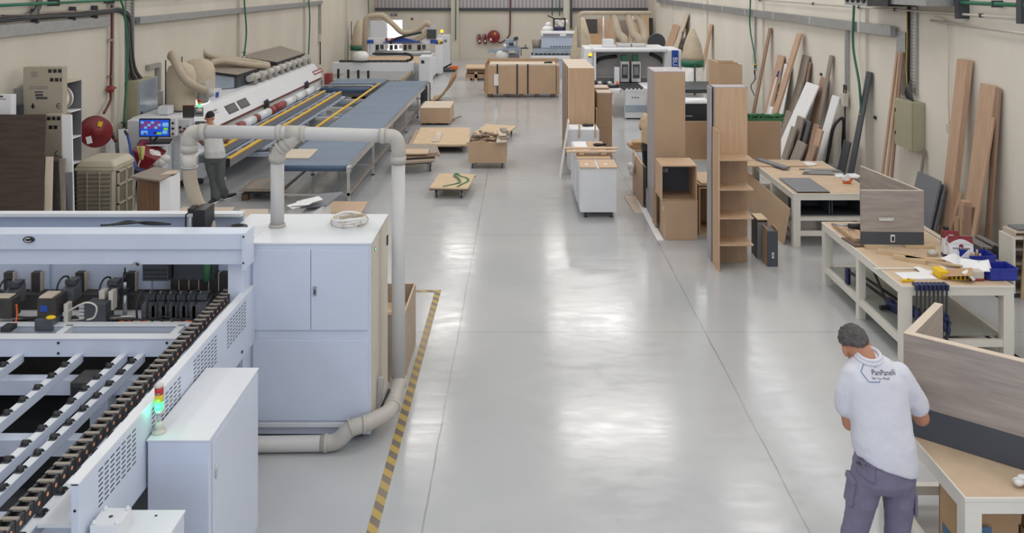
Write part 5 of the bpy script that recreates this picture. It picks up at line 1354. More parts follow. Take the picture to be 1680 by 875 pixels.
tag(MB().m(M['grey']).obox((6.48, 11.38, sh + .105), (.34, .22, .025), (0, 0, .05)).build('grey_board'), 'small grey board lying on the pale tray at the right edge', 'board')
tag(MB().m(M['pale_ply']).hexa([(6.30, 11.16, 0), (6.33, 11.16, 0), (6.33, 11.19, 0), (6.30, 11.19, 0), (6.36, 11.16, .96), (6.39, 11.16, .96), (6.39, 11.19, .96), (6.36, 11.19, .96)]).build('wood_strip'), 'slim wood strip leaning on the front of the shelf unit at the right edge', 'strip')
# timber rail lying between bench and wall
tag(MB().m(M['edge_oak']).hexa([fp(1516, 381, .70), fp(1528, 381, .70), fp(1560, 420, .70), fp(1546, 420, .70)] + [fp(1516, 378, .78), fp(1528, 378, .78), fp(1560, 417, .78), fp(1546, 417, .78)]).build('timber_rail') if False else MB().m(M['edge_oak']).box(5.25, 5.33, 11.0, 12.9, .70, .78).m(M['edge_oak']).box(5.25, 5.33, 11.05, 11.15, 0, .70).box(5.25, 5.33, 12.7, 12.8, 0, .70).build('timber_rail'), 'pale timber rail on posts right behind the middle workbench', 'rail')
# cable along the floor under the middle bench
tag(MB().m(M['black']).tube(smooth_path([fp(1545, 515, .012), fp(1580, 528, .012), fp(1620, 552, .012), fp(1680, 592, .012), fp(1720, 610, .012)]), .012, 8).build('floor_cable'), 'black cable snaking on the floor under the middle workbench', 'cable')
# ------------------------------------------------------------------ centre aisle: pallets, trolleys, scrap bin
def caster(parent, x, y, r=.06, w=.03, mat='grey', rz=0.0):
    b = MB().m(M['dark']).lathe([(r, -w / 2), (r, w / 2)], (x, y, r), 18, 'X').m(M['alu']).lathe([(r * .62, -w / 2 - .004), (r * .62, w / 2 + .004)], (x, y, r), 14, 'X')
    b.m(M['steel']).box(x - w / 2 - .012, x - w / 2 - .006, y - .02, y + .02, r - .01, 2 * r + .03).box(x + w / 2 + .006, x + w / 2 + .012, y - .02, y + .02, r - .01, 2 * r + .03).box(x - .035, x + .035, y - .035, y + .035, 2 * r + .022, 2 * r + .03)
    return b.build('caster', None, parent)
# flat trolley with strap
A, B_, C_, D_ = fp(704.5, 308, .2), fp(767.5, 309, .2), fp(780, 286, .2), fp(720.5, 284.5, .2)
t = thing('flat_trolley', fp(742, 312), 'low flat board trolley on four casters with a green strap lying on it', 'trolley')
b = MB().m(M['pale_ply']).hexa([(p[0], p[1], .172) for p in (A, B_, C_, D_)] + [(p[0], p[1], .2) for p in (A, B_, C_, D_)]); b.build('deck', None, t, bev=.002)
b = MB().m(M['dark'])
for (p, q_) in ((A, B_), (D_, C_)): b.beam((p[0], p[1] + .04, .16), (q_[0], q_[1] + .04 if p is A else q_[1] - .04, .16), .05, .022)
b.build('bearer', None, t)
for (p, dx, dy) in ((A, .12, .10), (B_, -.12, .10), (C_, -.12, -.12), (D_, .12, -.12)): caster(t, p[0] + dx, p[1] + dy, .068)
def ribbon(pts, w, mat):
    b = MB().m(mat); P = smooth_path(pts, 6)
    for i in range(len(P) - 1):
        d = (P[i + 1] - P[i]); n = Vector((-d.y, d.x, 0)).normalized() * (w / 2)
        b.hexa([P[i] - n, P[i] + n, P[i + 1] + n, P[i + 1] - n, P[i] - n + Vector((0, 0, .006)), P[i] + n + Vector((0, 0, .006)), P[i + 1] + n + Vector((0, 0, .006)), P[i + 1] - n + Vector((0, 0, .006))])
    return b
z = .203
st = ribbon([fp(727, 306, z), fp(742, 303, z), fp(754, 299, z + .01), (fp(752, 294, z)[0], fp(752, 294, z)[1], z + .02), fp(746, 288, z + .02), fp(749, 284.5, z + .01), fp(755, 289, z), fp(765, 292, z), fp(768, 297, z), fp(757, 303, z), fp(750, 307, z)], .045, M['strap_green'])
tag(st.build('lifting_strap'), 'green lifting strap lying folded on the flat board trolley', 'strap')
# scrap bin
x0, x1, y0, y1 = -1.16, -.345, 19.0, 19.95
t = thing('scrap_bin', ((x0 + x1) / 2, 19.5, 0), 'brown board bin on casters heaped with wood offcuts', 'bin')
for a in ((x0, x1, y0, y0 + .02), (x0, x1, y1 - .02, y1), (x0, x0 + .02, y0 + .02, y1 - .02), (x1 - .02, x1, y0 + .02, y1 - .02)): MB().m(M['kraft']).box(a[0], a[1], a[2], a[3], .13, .575).build('side_board', None, t)
MB().m(M['kraft']).box(x0 + .02, x1 - .02, y0 + .02, y1 - .02, .13, .15).build('base_board', None, t)
for (x, y) in ((x0 + .09, y0 + .1), (x1 - .09, y0 + .1), (x0 + .09, y1 - .1), (x1 - .09, y1 - .1)): caster(t, x, y, .045)
rng = random.Random(31)
for k in range(46):
    lay = k // 16
    z = .50 + lay * .065 + rng.uniform(0, .035)
    spread = 1 - .18 * lay
    cx = (x0 + x1) / 2 - .06 + rng.uniform(-.27, .22) * spread; cy = (y0 + y1) / 2 + rng.uniform(-.32, .32) * spread
    w = (rng.uniform(.12, .4), rng.uniform(.04, .10), rng.uniform(.015, .04))
    a = rng.uniform(0, 3.14)
    mt = (M['edge_oak'], M['taupe'], M['walnut_v'], M['pale_ply'], M['plank_d'])[rng.randrange(5)]
    tag(MB().m(mt).obox((cx, cy, z), w, (rng.uniform(-.25, .25), rng.uniform(-.25, .25), a)).build('wood_offcut'), 'short wood offcut heaped in the brown bin on casters', 'offcut', 'offcuts in the brown bin')
for k, (dx, dz, l) in enumerate(((0, .0, 1.15), (.05, .04, 1.0), (-.02, .08, .9), (.04, .12, .55))):
    tag(MB().m(M['taupe'] if k % 2 else M['edge_oak']).obox((x1 - .1 + dx, 19.38 + .1 * k, .60 + dz), (.22 - .03 * k, l, .03), (-.02, -.06, .05 * k)).build('wood_offcut'), ('lowest', 'second', 'third', 'topmost short')[k] + ' long offcut laid along the right edge of the brown bin', 'offcut')
# pallet with large pale sheet and the sheet on a trolley behind the scrap bin
def sheet_stack(name, quad, z, layers, mat, label, wheels=True, base_z=.12):
    P = [fp(u, v, z) for (u, v) in quad]
    cx = sum(p[0] for p in P) / 4; cy = sum(p[1] for p in P) / 4
    t = thing(name, (cx, cy, 0), label, 'trolley' if wheels else 'pallet')
    s_ = lambda p, k: (cx + (p[0] - cx) * k, cy + (p[1] - cy) * k)
    Q = [s_(p, .82) for p in P]
    MB().m(M['dark']).hexa([(q_[0], q_[1], base_z - .03) for q_ in Q] + [(q_[0], q_[1], base_z) for q_ in Q]).build('base_frame', None, t)
    for q_ in Q:
        q2 = s_((q_[0], q_[1]), .9)
        if wheels: caster(t, q2[0], q2[1], (base_z - .06) / 2)
        else: MB().m(M['walnut']).box(q2[0] - .06, q2[0] + .06, q2[1] - .06, q2[1] + .06, 0, base_z - .03).build('block', None, t)
    n = len(layers); zz = base_z
    top = None
    for k, (mt, sc, dx, dy, th, lab) in enumerate(layers):
        R_ = [(cx + (p[0] - cx) * sc + dx, cy + (p[1] - cy) * sc + dy) for p in P]
        o = MB().m(mt).hexa([(r[0], r[1], zz + .001) for r in R_] + [(r[0], r[1], zz + th) for r in R_]).build('board_sheet')
        tag(o, lab, 'board'); zz += th
    return t, zz, (cx, cy)
sheet_stack('board_trolley', ((676, 236), (769, 236), (772, 208), (690, 208)), .23, ((M['kraft'], .93, -.15, -.02, .03, 'lower narrower sheet on the low trolley left of the scrap bin'), (M['pale_ply'], 1.0, 0, 0, .04, 'wide pale plywood sheet on the low trolley left of the scrap bin')), M['pale_ply'], 'low trolley under the wide pale plywood sheet left of the scrap bin', True, .14)
for k in range(3):
    p = fp(716 + k, 227 - k * 3, .245 + .01 * k); tag(MB().m(M['edge_oak']).obox((p[0], p[1] + .25, .222 + .011 * k), (.18 - .02 * k, 1.1 - .2 * k, .01), (0, 0, .02 * k)).build('wood_strip'), ('lowest', 'middle', 'topmost')[k] + ' pale strip lying on the wide plywood sheet', 'strip')
sheet_stack('board_trolley', ((775, 218), (831, 218), (848, 206), (798, 202)), .22, ((M['pale_ply'], 1.0, 0, 0, .035, 'pale sheet pointing right on the trolley behind the scrap bin'),), None, 'low trolley behind the scrap bin under a pale sheet', True, .17)
lay = []
for k, (sc, dx, dy, th, m_) in enumerate(((.94, 0, .02, .05, 'pale_ply'), (.98, .0, -.04, .045, 'edge_oak'), (.9, -.05, .02, .05, 'taupe'), (1.04, .08, -.02, .035, 'plank_d'), (1.03, .03, .03, .03, 'taupe'))):
    lay.append((M[m_], sc, dx, dy, th, ('lowest', 'second lowest', 'middle', 'second from top', 'topmost')[k] + ' board of the messy stack beside the white floor pipe riser'))
sheet_stack('board_trolley', ((648, 254), (715, 250), (710, 236), (655, 236)), .42, lay, None, 'low trolley carrying the messy board stack beside the riser pipe', True, .2)
p = fp(674, 252, .43)
tag(MB().m(M['mdf']).obox((p[0] + .1, p[1] + .2, .43), (.5, .5, .03), (0, 0, .05)).build('wood_board'), 'small brown board on top of the messy stack beside the riser pipe', 'board')
# wrapped brown box on dark feet
t = thing('board_pack', (-2.45, 25.5, 0), 'square pack of boards wrapped in brown with pale top beside the conveyor', 'pack')
MB().m(M['kraft']).box(-2.87, -2.03, 24.85, 26.25, .05, .477).build('stack', None, t, bev=.006)
MB().m(M['edge_oak']).box(-2.875, -2.025, 24.84, 26.26, .477, .487).build('top_sheet', None, t)
for x in (-2.75, -2.5, -2.15):
    MB().m(M['black']).box(x - .05, x + .05, 24.9, 26.2, 0, .05).build('skid', None, t)
MB().m(M['taupe']).obox((-1.93, 25.6, .13), (.35, .12, .03), (0, -.35, .3)).build('cardboard_flap')
tag(COL.objects[-1], 'small cardboard flap lying on the floor right of the brown board pack', 'cardboard')
COL.objects[-1].location.z = .001
# strapped pallet of brown sheets
t = thing('sheet_pallet', (0, 31.4, 0), 'tall strapped pallet stack of brown sheets in the middle of the aisle', 'pallet stack')
MB().m(M['kraft']).box(-1.20, 1.17, 30.85, 32.0, .12, 1.10).build('sheet_stack', None, t)
MB().m(M['edge_oak']).box(-1.16, 1.16, 30.84, 32.0, 1.10, 1.16).build('top_sheet', None, t)
for k in range(5):
    x = -1.15 + k * .56
    MB().m(M['walnut']).box(x - .07, x + .07, 30.86, 32.0, 0, .12).build('pallet_foot', None, t)
for u in (816, 848.5, 866):
    x = wp(u, 0, 30.85)[0]
    MB().m(M['black']).box(x - .025, x + .025, 30.83, 30.85, .12, 1.165).build('strap', None, t)
p = wp(814, 131, 30.83); MB().m(M['label']).box(p[0] - .08, p[0] + .08, 30.81, 30.83, p[2] - .2, p[2] + .2).build('document_pocket', None, t)
b = MB().m(M['card']).hexa([(-1.36, 30.95, .2), (-1.33, 30.95, .2), (-1.33, 32.3, .2), (-1.36, 32.3, .2), (-1.30, 30.95, 1.22), (-1.27, 30.95, 1.22), (-1.27, 32.3, 1.22), (-1.30, 32.3, 1.22)])
b.hexa([(-1.33, 30.90, .16), (-1.2, 30.84, .10), (-1.2, 30.86, .10), (-1.33, 30.92, .16), (-1.28, 30.90, 1.2), (-1.2, 30.84, 1.14), (-1.2, 30.86, 1.14), (-1.28, 30.92, 1.2)])
b.build('torn_cover', None, t)
b = MB().m(M['kraft']).box(-1.27, 1.3, 32.06, 32.1, .1, 1.27).box(1.19, 1.3, 30.9, 32.06, .1, .6 + .5); b.build('rear_sheet', None, t)
b = MB().m(M['black']).tube([(.78, 31.2, 1.18), (.95, 31.3, 1.18)], .04, 8).box(.9, 1.06, 31.2, 31.3, 1.165, 1.22)
tag(b.build('hand_tool', bev=.005), 'small black hand tool lying on top of the strapped pallet stack', 'tool')
t = thing('low_pallet', (-1.9, 36.6, 0), 'low pallet of boards to the left of the strapped stack', 'pallet stack')
MB().m(M['pale_ply']).box(-2.35, -1.2, 36.2, 37.6, .47, .53).build('top_board', None, t)
MB().m(M['walnut_v']).box(-2.28, -1.2, 36.25, 37.5, .30, .47).build('board_stack', None, t)
MB().m(M['plank_d']).box(-2.33, -1.2, 36.2, 37.5, .1, .26).build('board_stack', None, t)
for x in (-2.2, -1.9, -1.4): MB().m(M['plank']).box(x - .06, x + .06, 36.2, 37.5, 0, .36 if x == -1.9 else .1).build('bearer', None, t)

# ------------------------------------------------------------------ blue belt conveyor
t = thing('belt_conveyor', (-3.75, 22.4, 0), 'long blue-grey belt conveyor table running up the hall left of the aisle', 'conveyor')
cx0, cx1, cy0, cy1, cz = -4.39, -3.12, 15.66, 29.2, .76
b = MB().m(M['belt']); prof = []
b.box(cx0, cx1, cy0 + .05, cy1, cz - .012, cz)
b.m(M['belt_edge']).tube([(cx0, cy0 + .05, cz - .055), (cx1, cy0 + .05, cz - .055)], .055, 16)
b.build('belt', None, t)
for x in (cx0 - .03, cx1 + .0):
    b = MB().m(M['alu']).box(x, x + .035, cy0 + .06, cy1, cz - .12, cz - .015)
    b.m(M['black']).box(x + (.028 if x > -4 else 0), x + (.036 if x > -4 else .008), cy0 + .1, cy1, cz - .015, cz - .004)
    b.build('side_rail', None, t, bev=.003)
b = MB().m(M['alu']).box(cx1 + .0, cx1 + .06, cy0 - .02, cy0 + .16, cz - .13, cz - .02); b.m(M['steel']).cyl((cx1 + .06, cy0 + .05, cz - .055), (cx1 + .08, cy0 + .05, cz - .055), .03, 12); b.build('end_bracket', None, t, bev=.006)
for k in range(6):
    y = cy0 + .1 + k * 2.62
    for x in (cx0 + .0, cx1 - .01):
        b = MB().m(M['alu']).box(x, x + .045, y, y + .045, .03, cz - .1); b.m(M['dark']).lathe([(.045, 0), (.045, .012), (.012, .03), (.012, .05)], (x + .022, y + .022, 0), 12); b.build('leg', None, t)
    MB().m(M['alu']).box(cx0, cx1, y, y + .04, .20, .235).build('cross_bar', None, t)
for x in (cx0, cx1 - .005): MB().m(M['taupe']).box(x, x + .04, cy0 + .1, cy1, .20, .25).build('long_rail', None, t)
MB().m(M['dark']).box(cx1 - .12, cx1 + .1, 28.1, 29.1, .0, .72).build('drive_cover', None, t, bev=.01)
MB().m(M['alu']).box(cx1 + .1, cx1 + .13, 28.1, 28.4, .0, .76).build('cover_edge', None, t)
b = MB().m(M['edge_oak']).hexa([fp(421, 262, .765), fp(522, 262, .765)] [0:0] + [(p[0], p[1], .762) for p in (fp(440, 261, .76), fp(507, 261, .76), fp(522, 246, .76), fp(455, 246, .76))] + [(p[0], p[1], .778) for p in (fp(440, 261, .76), fp(507, 261, .76), fp(522, 246, .76), fp(455, 246, .76))])
tag(b.build('board_sheet'), 'pale board lying on the near end of the blue belt conveyor', 'board')
# curled brown wrapping at the far end
b = MB().m(M['card'])
b.grid(lambda s_, t_: Vector((-3.1 + .75 * s_ + .05 * t_, 29.7 + 1.2 * t_, .02 + (.9 if t_ < .9 else .7) * s_ ** 2.2 + .05 * math.sin(9 * t_))), 10, 8)
o = b.build('wrapping_sheet', solid=.01); tag(o, 'curled sheet of brown wrapping beside the far end of the conveyor', 'wrapping')
# board stacks in front of and under the conveyor
sheet_stack('board_pallet', ((392, 311), (462, 311), (462, 292), (418, 292)), .22, ((M['taupe'], .8, .1, 0, .03, 'lower grey board of the stack left of the conveyor legs'), (M['taupe'], 1.0, 0, 0, .02, 'wide grey board of the stack left of the conveyor legs'), (M['taupe'], .95, .05, .03, .015, 'topmost grey board of the stack left of the conveyor legs')), None, 'low pallet under the grey boards left of the conveyor legs', False, .15)
sheet_stack('board_trolley', ((500, 349), (591, 349), (604, 329), (512, 328)), .22, ((M['mdf'], 1.0, 0, 0, .03, 'brown board with raised edge on the trolley behind the white cabinet'),), None, 'low trolley with a brown board behind the white machine cabinet', True, .17)
sheet_stack('board_pallet', ((270, 356), (372, 356), (385, 338), (300, 338)), .2, ((M['edge_oak'], 1.0, 0, 0, .03, 'pale board lying low behind the gantry beam, left one'),), None, 'low pallet under the left pale board behind the gantry beam', False, .15)
sheet_stack('board_pallet', ((378, 360), (440, 360), (440, 341), (396, 341)), .2, ((M['edge_oak'], 1.0, 0, 0, .03, 'pale board lying low behind the gantry beam, right one'),), None, 'low pallet under the right pale board behind the gantry beam', False, .15)
# small white carton with papers
t = thing('white_box', (-3.7, 13.7, 0), 'white box with a sloping lid beside the brown board trolley', 'box')
x0, x1 = wp(480, 0, 13.3)[0], wp(519, 0, 13.3)[0]
MB().m(M['white']).hexa([(x0, 13.2, 0), (x1, 13.2, 0), (x1, 14.3, 0), (x0, 14.3, 0), (x0, 13.2, .34), (x1, 13.2, .52), (x1, 14.3, .52), (x0, 14.3, .46)]).build('box_body', None, t)
MB().m(M['grey']).obox(((x0 + x1) / 2 + .06, 14.25, .50), (.42, .9, .02), (0, -.1, -.1)).build('lid', None, t)
for k, (u, v, rz) in enumerate(((490, 338, .6), (502, 334, .2), (497, 338, -.2), (511, 333, .5))):
    p = fp(u, v, .53); tag(MB().m(M['paper']).obox((p[0], p[1], .55 + .008 * k), (.30, .26, .004), (0, -.12, rz)).build('paper_sheet'), 'white paper sheet lying on the sloping white box', 'paper', 'papers on the white box')

# ------------------------------------------------------------------ edge banding machine along the left wall
t = thing('edge_banding_machine', (-7.0, 23.3, 0), 'long white edge banding machine with sloping hood along the left wall', 'machine')
E0, E1 = 17.3, 29.3
b = MB().m(M['white']).prism([(-7.66, .12), (-6.55, .12), (-6.52, .55), (-6.62, .60), (-6.62, .80), (-7.66, .80)], 'Y', E0, E1); b.build('base_body', None, t, bev=.01)
b = MB().m(M['dark']).box(-7.6, -6.65, E0 + .1, E1 - .1, 0, .12); b.build('plinth', None, t)
b = MB().m(M['white']).prism([(-7.66, .9), (-6.60, .88), (-6.88, 1.30), (-7.0, 1.34), (-7.66, 1.36)], 'Y', E0, E1); b.build('hood', None, t, bev=.015)
b = MB().m(M['maroon']).prism([(-6.605, .865), (-6.58, .865), (-6.58, .905), (-6.605, .905)], 'Y', E0 + 1.2, E1 - .4); b.build('hood_trim', None, t)
b = MB().m(M['dusty']).box(-7.64, -6.66, E0 + .2, E1 - .1, .80, .885); b.build('gap_strip', None, t)
def hood_pt(y, f, lift=.004):   # f: 0 bottom .. 1 top of the sloping hood face
    n = Vector((.42, 0, .28)).normalized() * lift
    return Vector((-6.60 - .28 * f, y, .88 + .42 * f)) + n
def hood_plate(y0, y1, f0, f1, mat, name, lift=.006):
    a = [hood_pt(y0, f0, 0), hood_pt(y1, f0, 0), hood_pt(y1, f1, 0), hood_pt(y0, f1, 0)]; c = [hood_pt(y0, f0, lift), hood_pt(y1, f0, lift), hood_pt(y1, f1, lift), hood_pt(y0, f1, lift)]
    return MB().m(mat).hexa(a + c).build(name, None, t)
for (u0, u1) in ((371, 387.5), (391, 406)):
    ya, yb = 6.75 * F / (U0 - u0), 6.75 * F / (U0 - u1)
    hood_plate(ya, yb, .28, .72, M['black'], 'window_frame', .006); hood_plate(ya + .04, yb - .04, .33, .67, M['glass'], 'window_pane', .009)
ya, yb = 6.75 * F / (U0 - 513), 6.75 * F / (U0 - 527)
hood_plate(ya, yb, .34, .62, M['dull_red'], 'name_plate', .01)
for k in range(7): hood_plate(ya + .1 + k * (yb - ya - .2) / 7, ya + .1 + (k + .6) * (yb - ya - .2) / 7, .42, .54, M['paper'], 'plate_letter', .013)
ya = 6.8 * F / (U0 - 347); 
for k in range(4): hood_plate(ya + .09 * k, ya + .09 * k + .055, .66 + .02 * (k % 2), .76, M['grey'], 'logo_letter', .007)
hood_plate(ya + .0, ya + .36, .58, .6, M['grey'], 'logo_letter', .007)
# pressure beam: white cylinders and red pieces
zb, xb_ = .76, -6.38
MB().m(M['dark']).box(xb_ - .02, xb_ + .03, E0 + 1.0, E1 - .2, zb - .16, zb - .11).build('beam_rail', None, t)
def yb_at(u): return -xb_ * F / (U0 - u)
for (ua, ub, m_) in ((352, 386, 'white'), (387, 397, 'dull_red'), (398, 416, 'white'), (416.5, 421, 'dull_red'), (422, 441, 'white'), (442, 449, 'dull_red'), (450, 465, 'dull_red'), (466, 482, 'white'), (483, 498, 'white'), (499, 513, 'white')):
    ya, yb = yb_at(ua), yb_at(ub)
    MB().m(M[m_]).tube([(xb_, ya, zb), (xb_, yb - .03, zb)], .10, 16).build('pressure_pad' if m_ == 'white' else 'red_guard', None, t)
for u in (369, 421, 449, 482, 498, 513):
    y = yb_at(u); b = MB().m(M['dark']).box(xb_ - .06, xb_ + .10, y - .03, y + .01, zb - .14, zb + .03); b.build('pad_bracket', None, t)
for u in (357, 449, 513):
    y = yb_at(u); b = MB().m(M['dark']).box(-6.62, -6.5, y - .04, y + .04, .70, .98); b.m(M['royal']).cyl((-6.55, y, .98), (-6.55, y, 1.02), .03, 8); b.build('clamp_post', None, t)
MB().m(M['dull_red']).prism([(-6.5, .6), (-6.3, .6), (-6.3, 1.02), (-6.5, 1.02)], 'Y', 29.0, 29.35).build('red_end_guard', None, t)
# feed rails with yellow strips
for (x, y0, y1, n_) in ((-5.92, 16.6, 26.4, 'left'), (-5.40, 16.2, 26.2, 'right')):
    b = MB().m(M['grey']).box(x - .16, x + .04, y0, y1, .62, .76); b.m(M['blue_grey']).box(x - .17, x - .155, y0, y1, .60, .78); b.m(M['yellow']).box(x - .02, x + .05, y0, y1, .76, .79); b.m(M['black']).box(x - .05, x + .045, y0 - .04, y0, .64, .78)
    for k in range(12): b.m(M['black']).box(x - .12, x - .08, y0 + .4 + .8 * k, y0 + .8 + .8 * k, .76, .768)
    b.build('feed_rail', None, t, bev=.003)
b = MB().m(M['white']).prism([(-6.5, .2), (-6.2, .2), (-6.0, .62), (-6.4, .62)], 'Y', 17.2, 27.5); b.build('front_apron', None, t)
b = MB().m(M['blue_grey']).prism([(-6.30, .60), (-5.30, .60), (-5.30, .56), (-6.30, .52)], 'Y', 18.2, 26.5); b.build('under_deck', None, t)
for y in (18.0, 20.6, 23.2, 25.8):
    b = MB().m(M['blue_grey']).box(-6.3, -4.7, y, y + .07, .46, .54)
    b.box(-5.12, -5.03, y, y + .07, .02, .46).box(-5.22, -4.93, y - .05, y + .12, 0, .02); b.m(M['steel']).box(-5.15, -5.0, y + .0, y + .06, .54, .66)
    b.build('cross_support', None, t)
for y in (17.6, 21.0, 24.6):
    b = MB().m(M['white']).prism([(-6.35, 0), (-6.0, 0), (-6.0, .06), (-6.2, .2), (-6.35, .2)], 'Y', y, y + .3); b.m(M['black']).cyl((-6.1, y - .004, .07), (-6.1, y, .07), .03, 10); b.build('foot', None, t)
MB().m(M['yellow']).tube(bent([(-4.56, 19.0, .80), (-4.56, 22.6, .80), (-4.50, 22.9, .83), (-4.50, 25.5, .83), (-4.46, 25.8, .86), (-4.46, 27.6, .86)], .2, 4), .03, 8).build('yellow_rail', None, t)
for k in range(4): MB().m(M['alu']).box(-5.2, -4.5, 20.5 + 1.7 * k, 20.6 + 1.7 * k, .55, .62).build('cross_bar', None, t)
MB().m(M['belt']).box(-6.2, -4.5, 28.3, 29.6, .68, .78).build('cross_belt', None, t)
MB().m(M['belt_edge']).tube([(-6.2, 27.2, .70), (-4.7, 27.2, .70)], .09, 14).build('cross_roller', None, t)
MB().m(M['alu']).tube([(-6.3, 27.7, .78), (-4.75, 27.7, .78), (-4.6, 27.4, .78)], .03, 8).build('guide_bar', None, t)
# dusty dark noise enclosures with their roofs
for (ya, y0, y1, nm) in ((21.3, 22.25, 24.4, 'near'), (25.0, 25.8, 29.1, 'far')):
    def lerp(x): return ya + (y0 - ya) * (x + 7.95) / .75
    def wallq(xa, xb, za, zb, d, mat, b):
        return b.m(mat).hexa([(xa, lerp(xa) + d, za), (xb, lerp(xb) + d, za), (xb, lerp(xb) + d + .03, za), (xa, lerp(xa) + d + .03, za), (xa, lerp(xa) + d, zb - .32 * (xa + 7.2)), (xb, lerp(xb) + d, zb - .32 * (xb + 7.2)), (xb, lerp(xb) + d + .03, zb - .32 * (xb + 7.2)), (xa, lerp(xa) + d + .03, zb - .32 * (xa + 7.2))])
    b = MB(); wallq(-7.95, -7.2, 1.34, 1.66, 0, M['dark'], b); b.m(M['dark']).box(-7.95, -7.2, y1 - .04, y1, 1.34, 1.70).box(-7.24, -7.2, y0, y1, 1.34, 1.66)
    b.build('enclosure', None, t)
    if nm == 'near':
        b = MB(); wallq(-7.68, -7.24, 1.37, 1.62, -.02, M['pane'], b); b.build('enclosure_pane', None, t)
    b = MB().m(M['taupe']).hexa([(-7.97, ya - .05, 1.90), (-7.16, y0 - .05, 1.66), (-7.16, y1, 1.66), (-7.97, y1, 1.90), (-7.97, ya - .05, 1.93), (-7.16, y0 - .05, 1.69), (-7.16, y1, 1.69), (-7.97, y1, 1.93)])
    b.m(M['black']).box(-7.16, -7.15, y0 - .05, y1, 1.645, 1.69)
    b.hexa([(-7.97, ya - .06, 1.88), (-7.15, y0 - .06, 1.64), (-7.15, y0 - .05, 1.64), (-7.97, ya - .05, 1.88), (-7.97, ya - .06, 1.93), (-7.15, y0 - .06, 1.69), (-7.15, y0 - .05, 1.69), (-7.97, ya - .05, 1.93)])
    b.build('enclosure_roof', None, t)
# suction manifold with short drops
b = MB().m(M['pipe']).tube([(-7.08, 22.9, 1.52), (-7.08, 29.2, 1.52)], .09, 12); b.build('suction_manifold', None, t)
for k in range(10):
    y = 23.0 + .65 * k
    MB().m(M['pipe_joint']).tube(bent([(-7.08, y, 1.52), (-7.0, y + .05, 1.62), (-6.98, y + .1, 1.36)], .06, 4), .065, 10).build('suction_drop', None, t)
def duct(name, pts, r, mat='hose', n=6, ribs=True):
    P = smooth_path(pts, n); rr = [r * (1.0 + (.035 if i % 2 else -.02)) for i in range(len(P))] if ribs else r
    return MB().m(M[mat]).tube(P, rr, 14).build(name, None, t)
def W(u, v, Y): return wp(u, v, Y)
duct('extraction_hose', [W(281, 94, 18.3), W(283, 90, 18.1), W(288, 103, 17.98), W(301, 127, 17.9), W(317, 141, 17.95), W(335, 148, 18.5)], .085)
duct('extraction_hose', [W(330, 82, 22.2), W(340, 90, 22.3), W(360, 96, 22.6), W(400, 99, 23.6), W(440, 106, 24.8)], .075)
duct('extraction_hose', [W(344, 104, 22.0), W(365, 100, 22.5), W(400, 105, 23.4), W(440, 109, 24.4)], .085)
b = MB().m(M['pipe_joint']).tube(bent([W(345, 141, 18.7), W(332, 144, 18.8), W(333, 166, 18.9)], .12, 5), .12, 14).tube([W(340, 146, 18.7), W(345, 160, 18.7)], .09, 12); b.build('suction_elbow', None, t)
b = MB().m(M['black']).lathe([(.27, 0), (.27, .05), (.22, .07)], (-7.2, 18.6, 1.36), 18); b.build('cable_coil', None, t)
# spot units and lamps on the hood
MB().m(M['white']).box(-7.2, -6.98, 20.0, 20.5, 1.34, 1.56).m(M['royal']).box(-6.98, -6.97, 20.1, 20.3, 1.38, 1.5).build('glue_unit', None, t)
MB().m(M['white']).box(-7.3, -7.1, 17.7, 18.0, 1.36, 1.52).build('sensor_unit', None, t)
MB().m(M['lamp_white']).box(-7.3, -7.0, 19.3, 19.8, 1.362, 1.37).build('strip_lamp', None, t)
# near end of the machine: control face
b = MB().m(M['white']).box(-7.66, -6.62, 17.12, 17.3, .15, 1.34); b.build('end_panel', None, t, bev=.02)
x0, x1 = W(300, 0, 17.1)[0], W(318, 0, 17.1)[0]
b = MB().m(M['soot']).box(x0, x1, 17.09, 17.12, W(0, 193, 17.1)[2], W(0, 176, 17.1)[2]); b.m(M['maroon']).box(x0, x1, 17.085, 17.12, W(0, 176, 17.1)[2], W(0, 173, 17.1)[2]); b.build('dark_panel', None, t)
b = MB().m(M['dark']).box(W(319, 0, 17.1)[0], W(333, 0, 17.1)[0], 17.09, 17.12, W(0, 191, 17.1)[2], W(0, 177, 17.1)[2])
for k in range(4):
    for j in range(3): b.m(M['pipe']).box(W(320 + 3.2 * k, 0, 17.08)[0], W(322 + 3.2 * k, 0, 17.08)[0], 17.08, 17.09, W(0, 190 - 4.5 * j, 17.08)[2], W(0, 187.5 - 4.5 * j, 17.08)[2])
b.build('tool_window', None, t)
s2 = MB().m(M['wax']).cyl(W(326, 184, 16.98), W(326, 179, 16.98), .03, 10)
b = MB().m(M['wax']).cyl(W(327, 179, 17.05), W(327, 176, 17.05), .02, 10); b.m(M['wax']).lathe([(.06, 0), (.05, .05)], W(327, 183, 17.05), 12); b.build('light_foot', None, t); s2.bm.free()
for (va, vb, mt, nm) in ((176, 171, 'lamp_green', 'lens'), (171, 167.5, 'lamp_amber', 'lens'), (167.5, 163, 'lamp_red', 'lens')):
    MB().m(M[mt]).cyl(W(327, va, 17.05), W(327, vb, 17.05), .032, 14).build(nm, None, t)
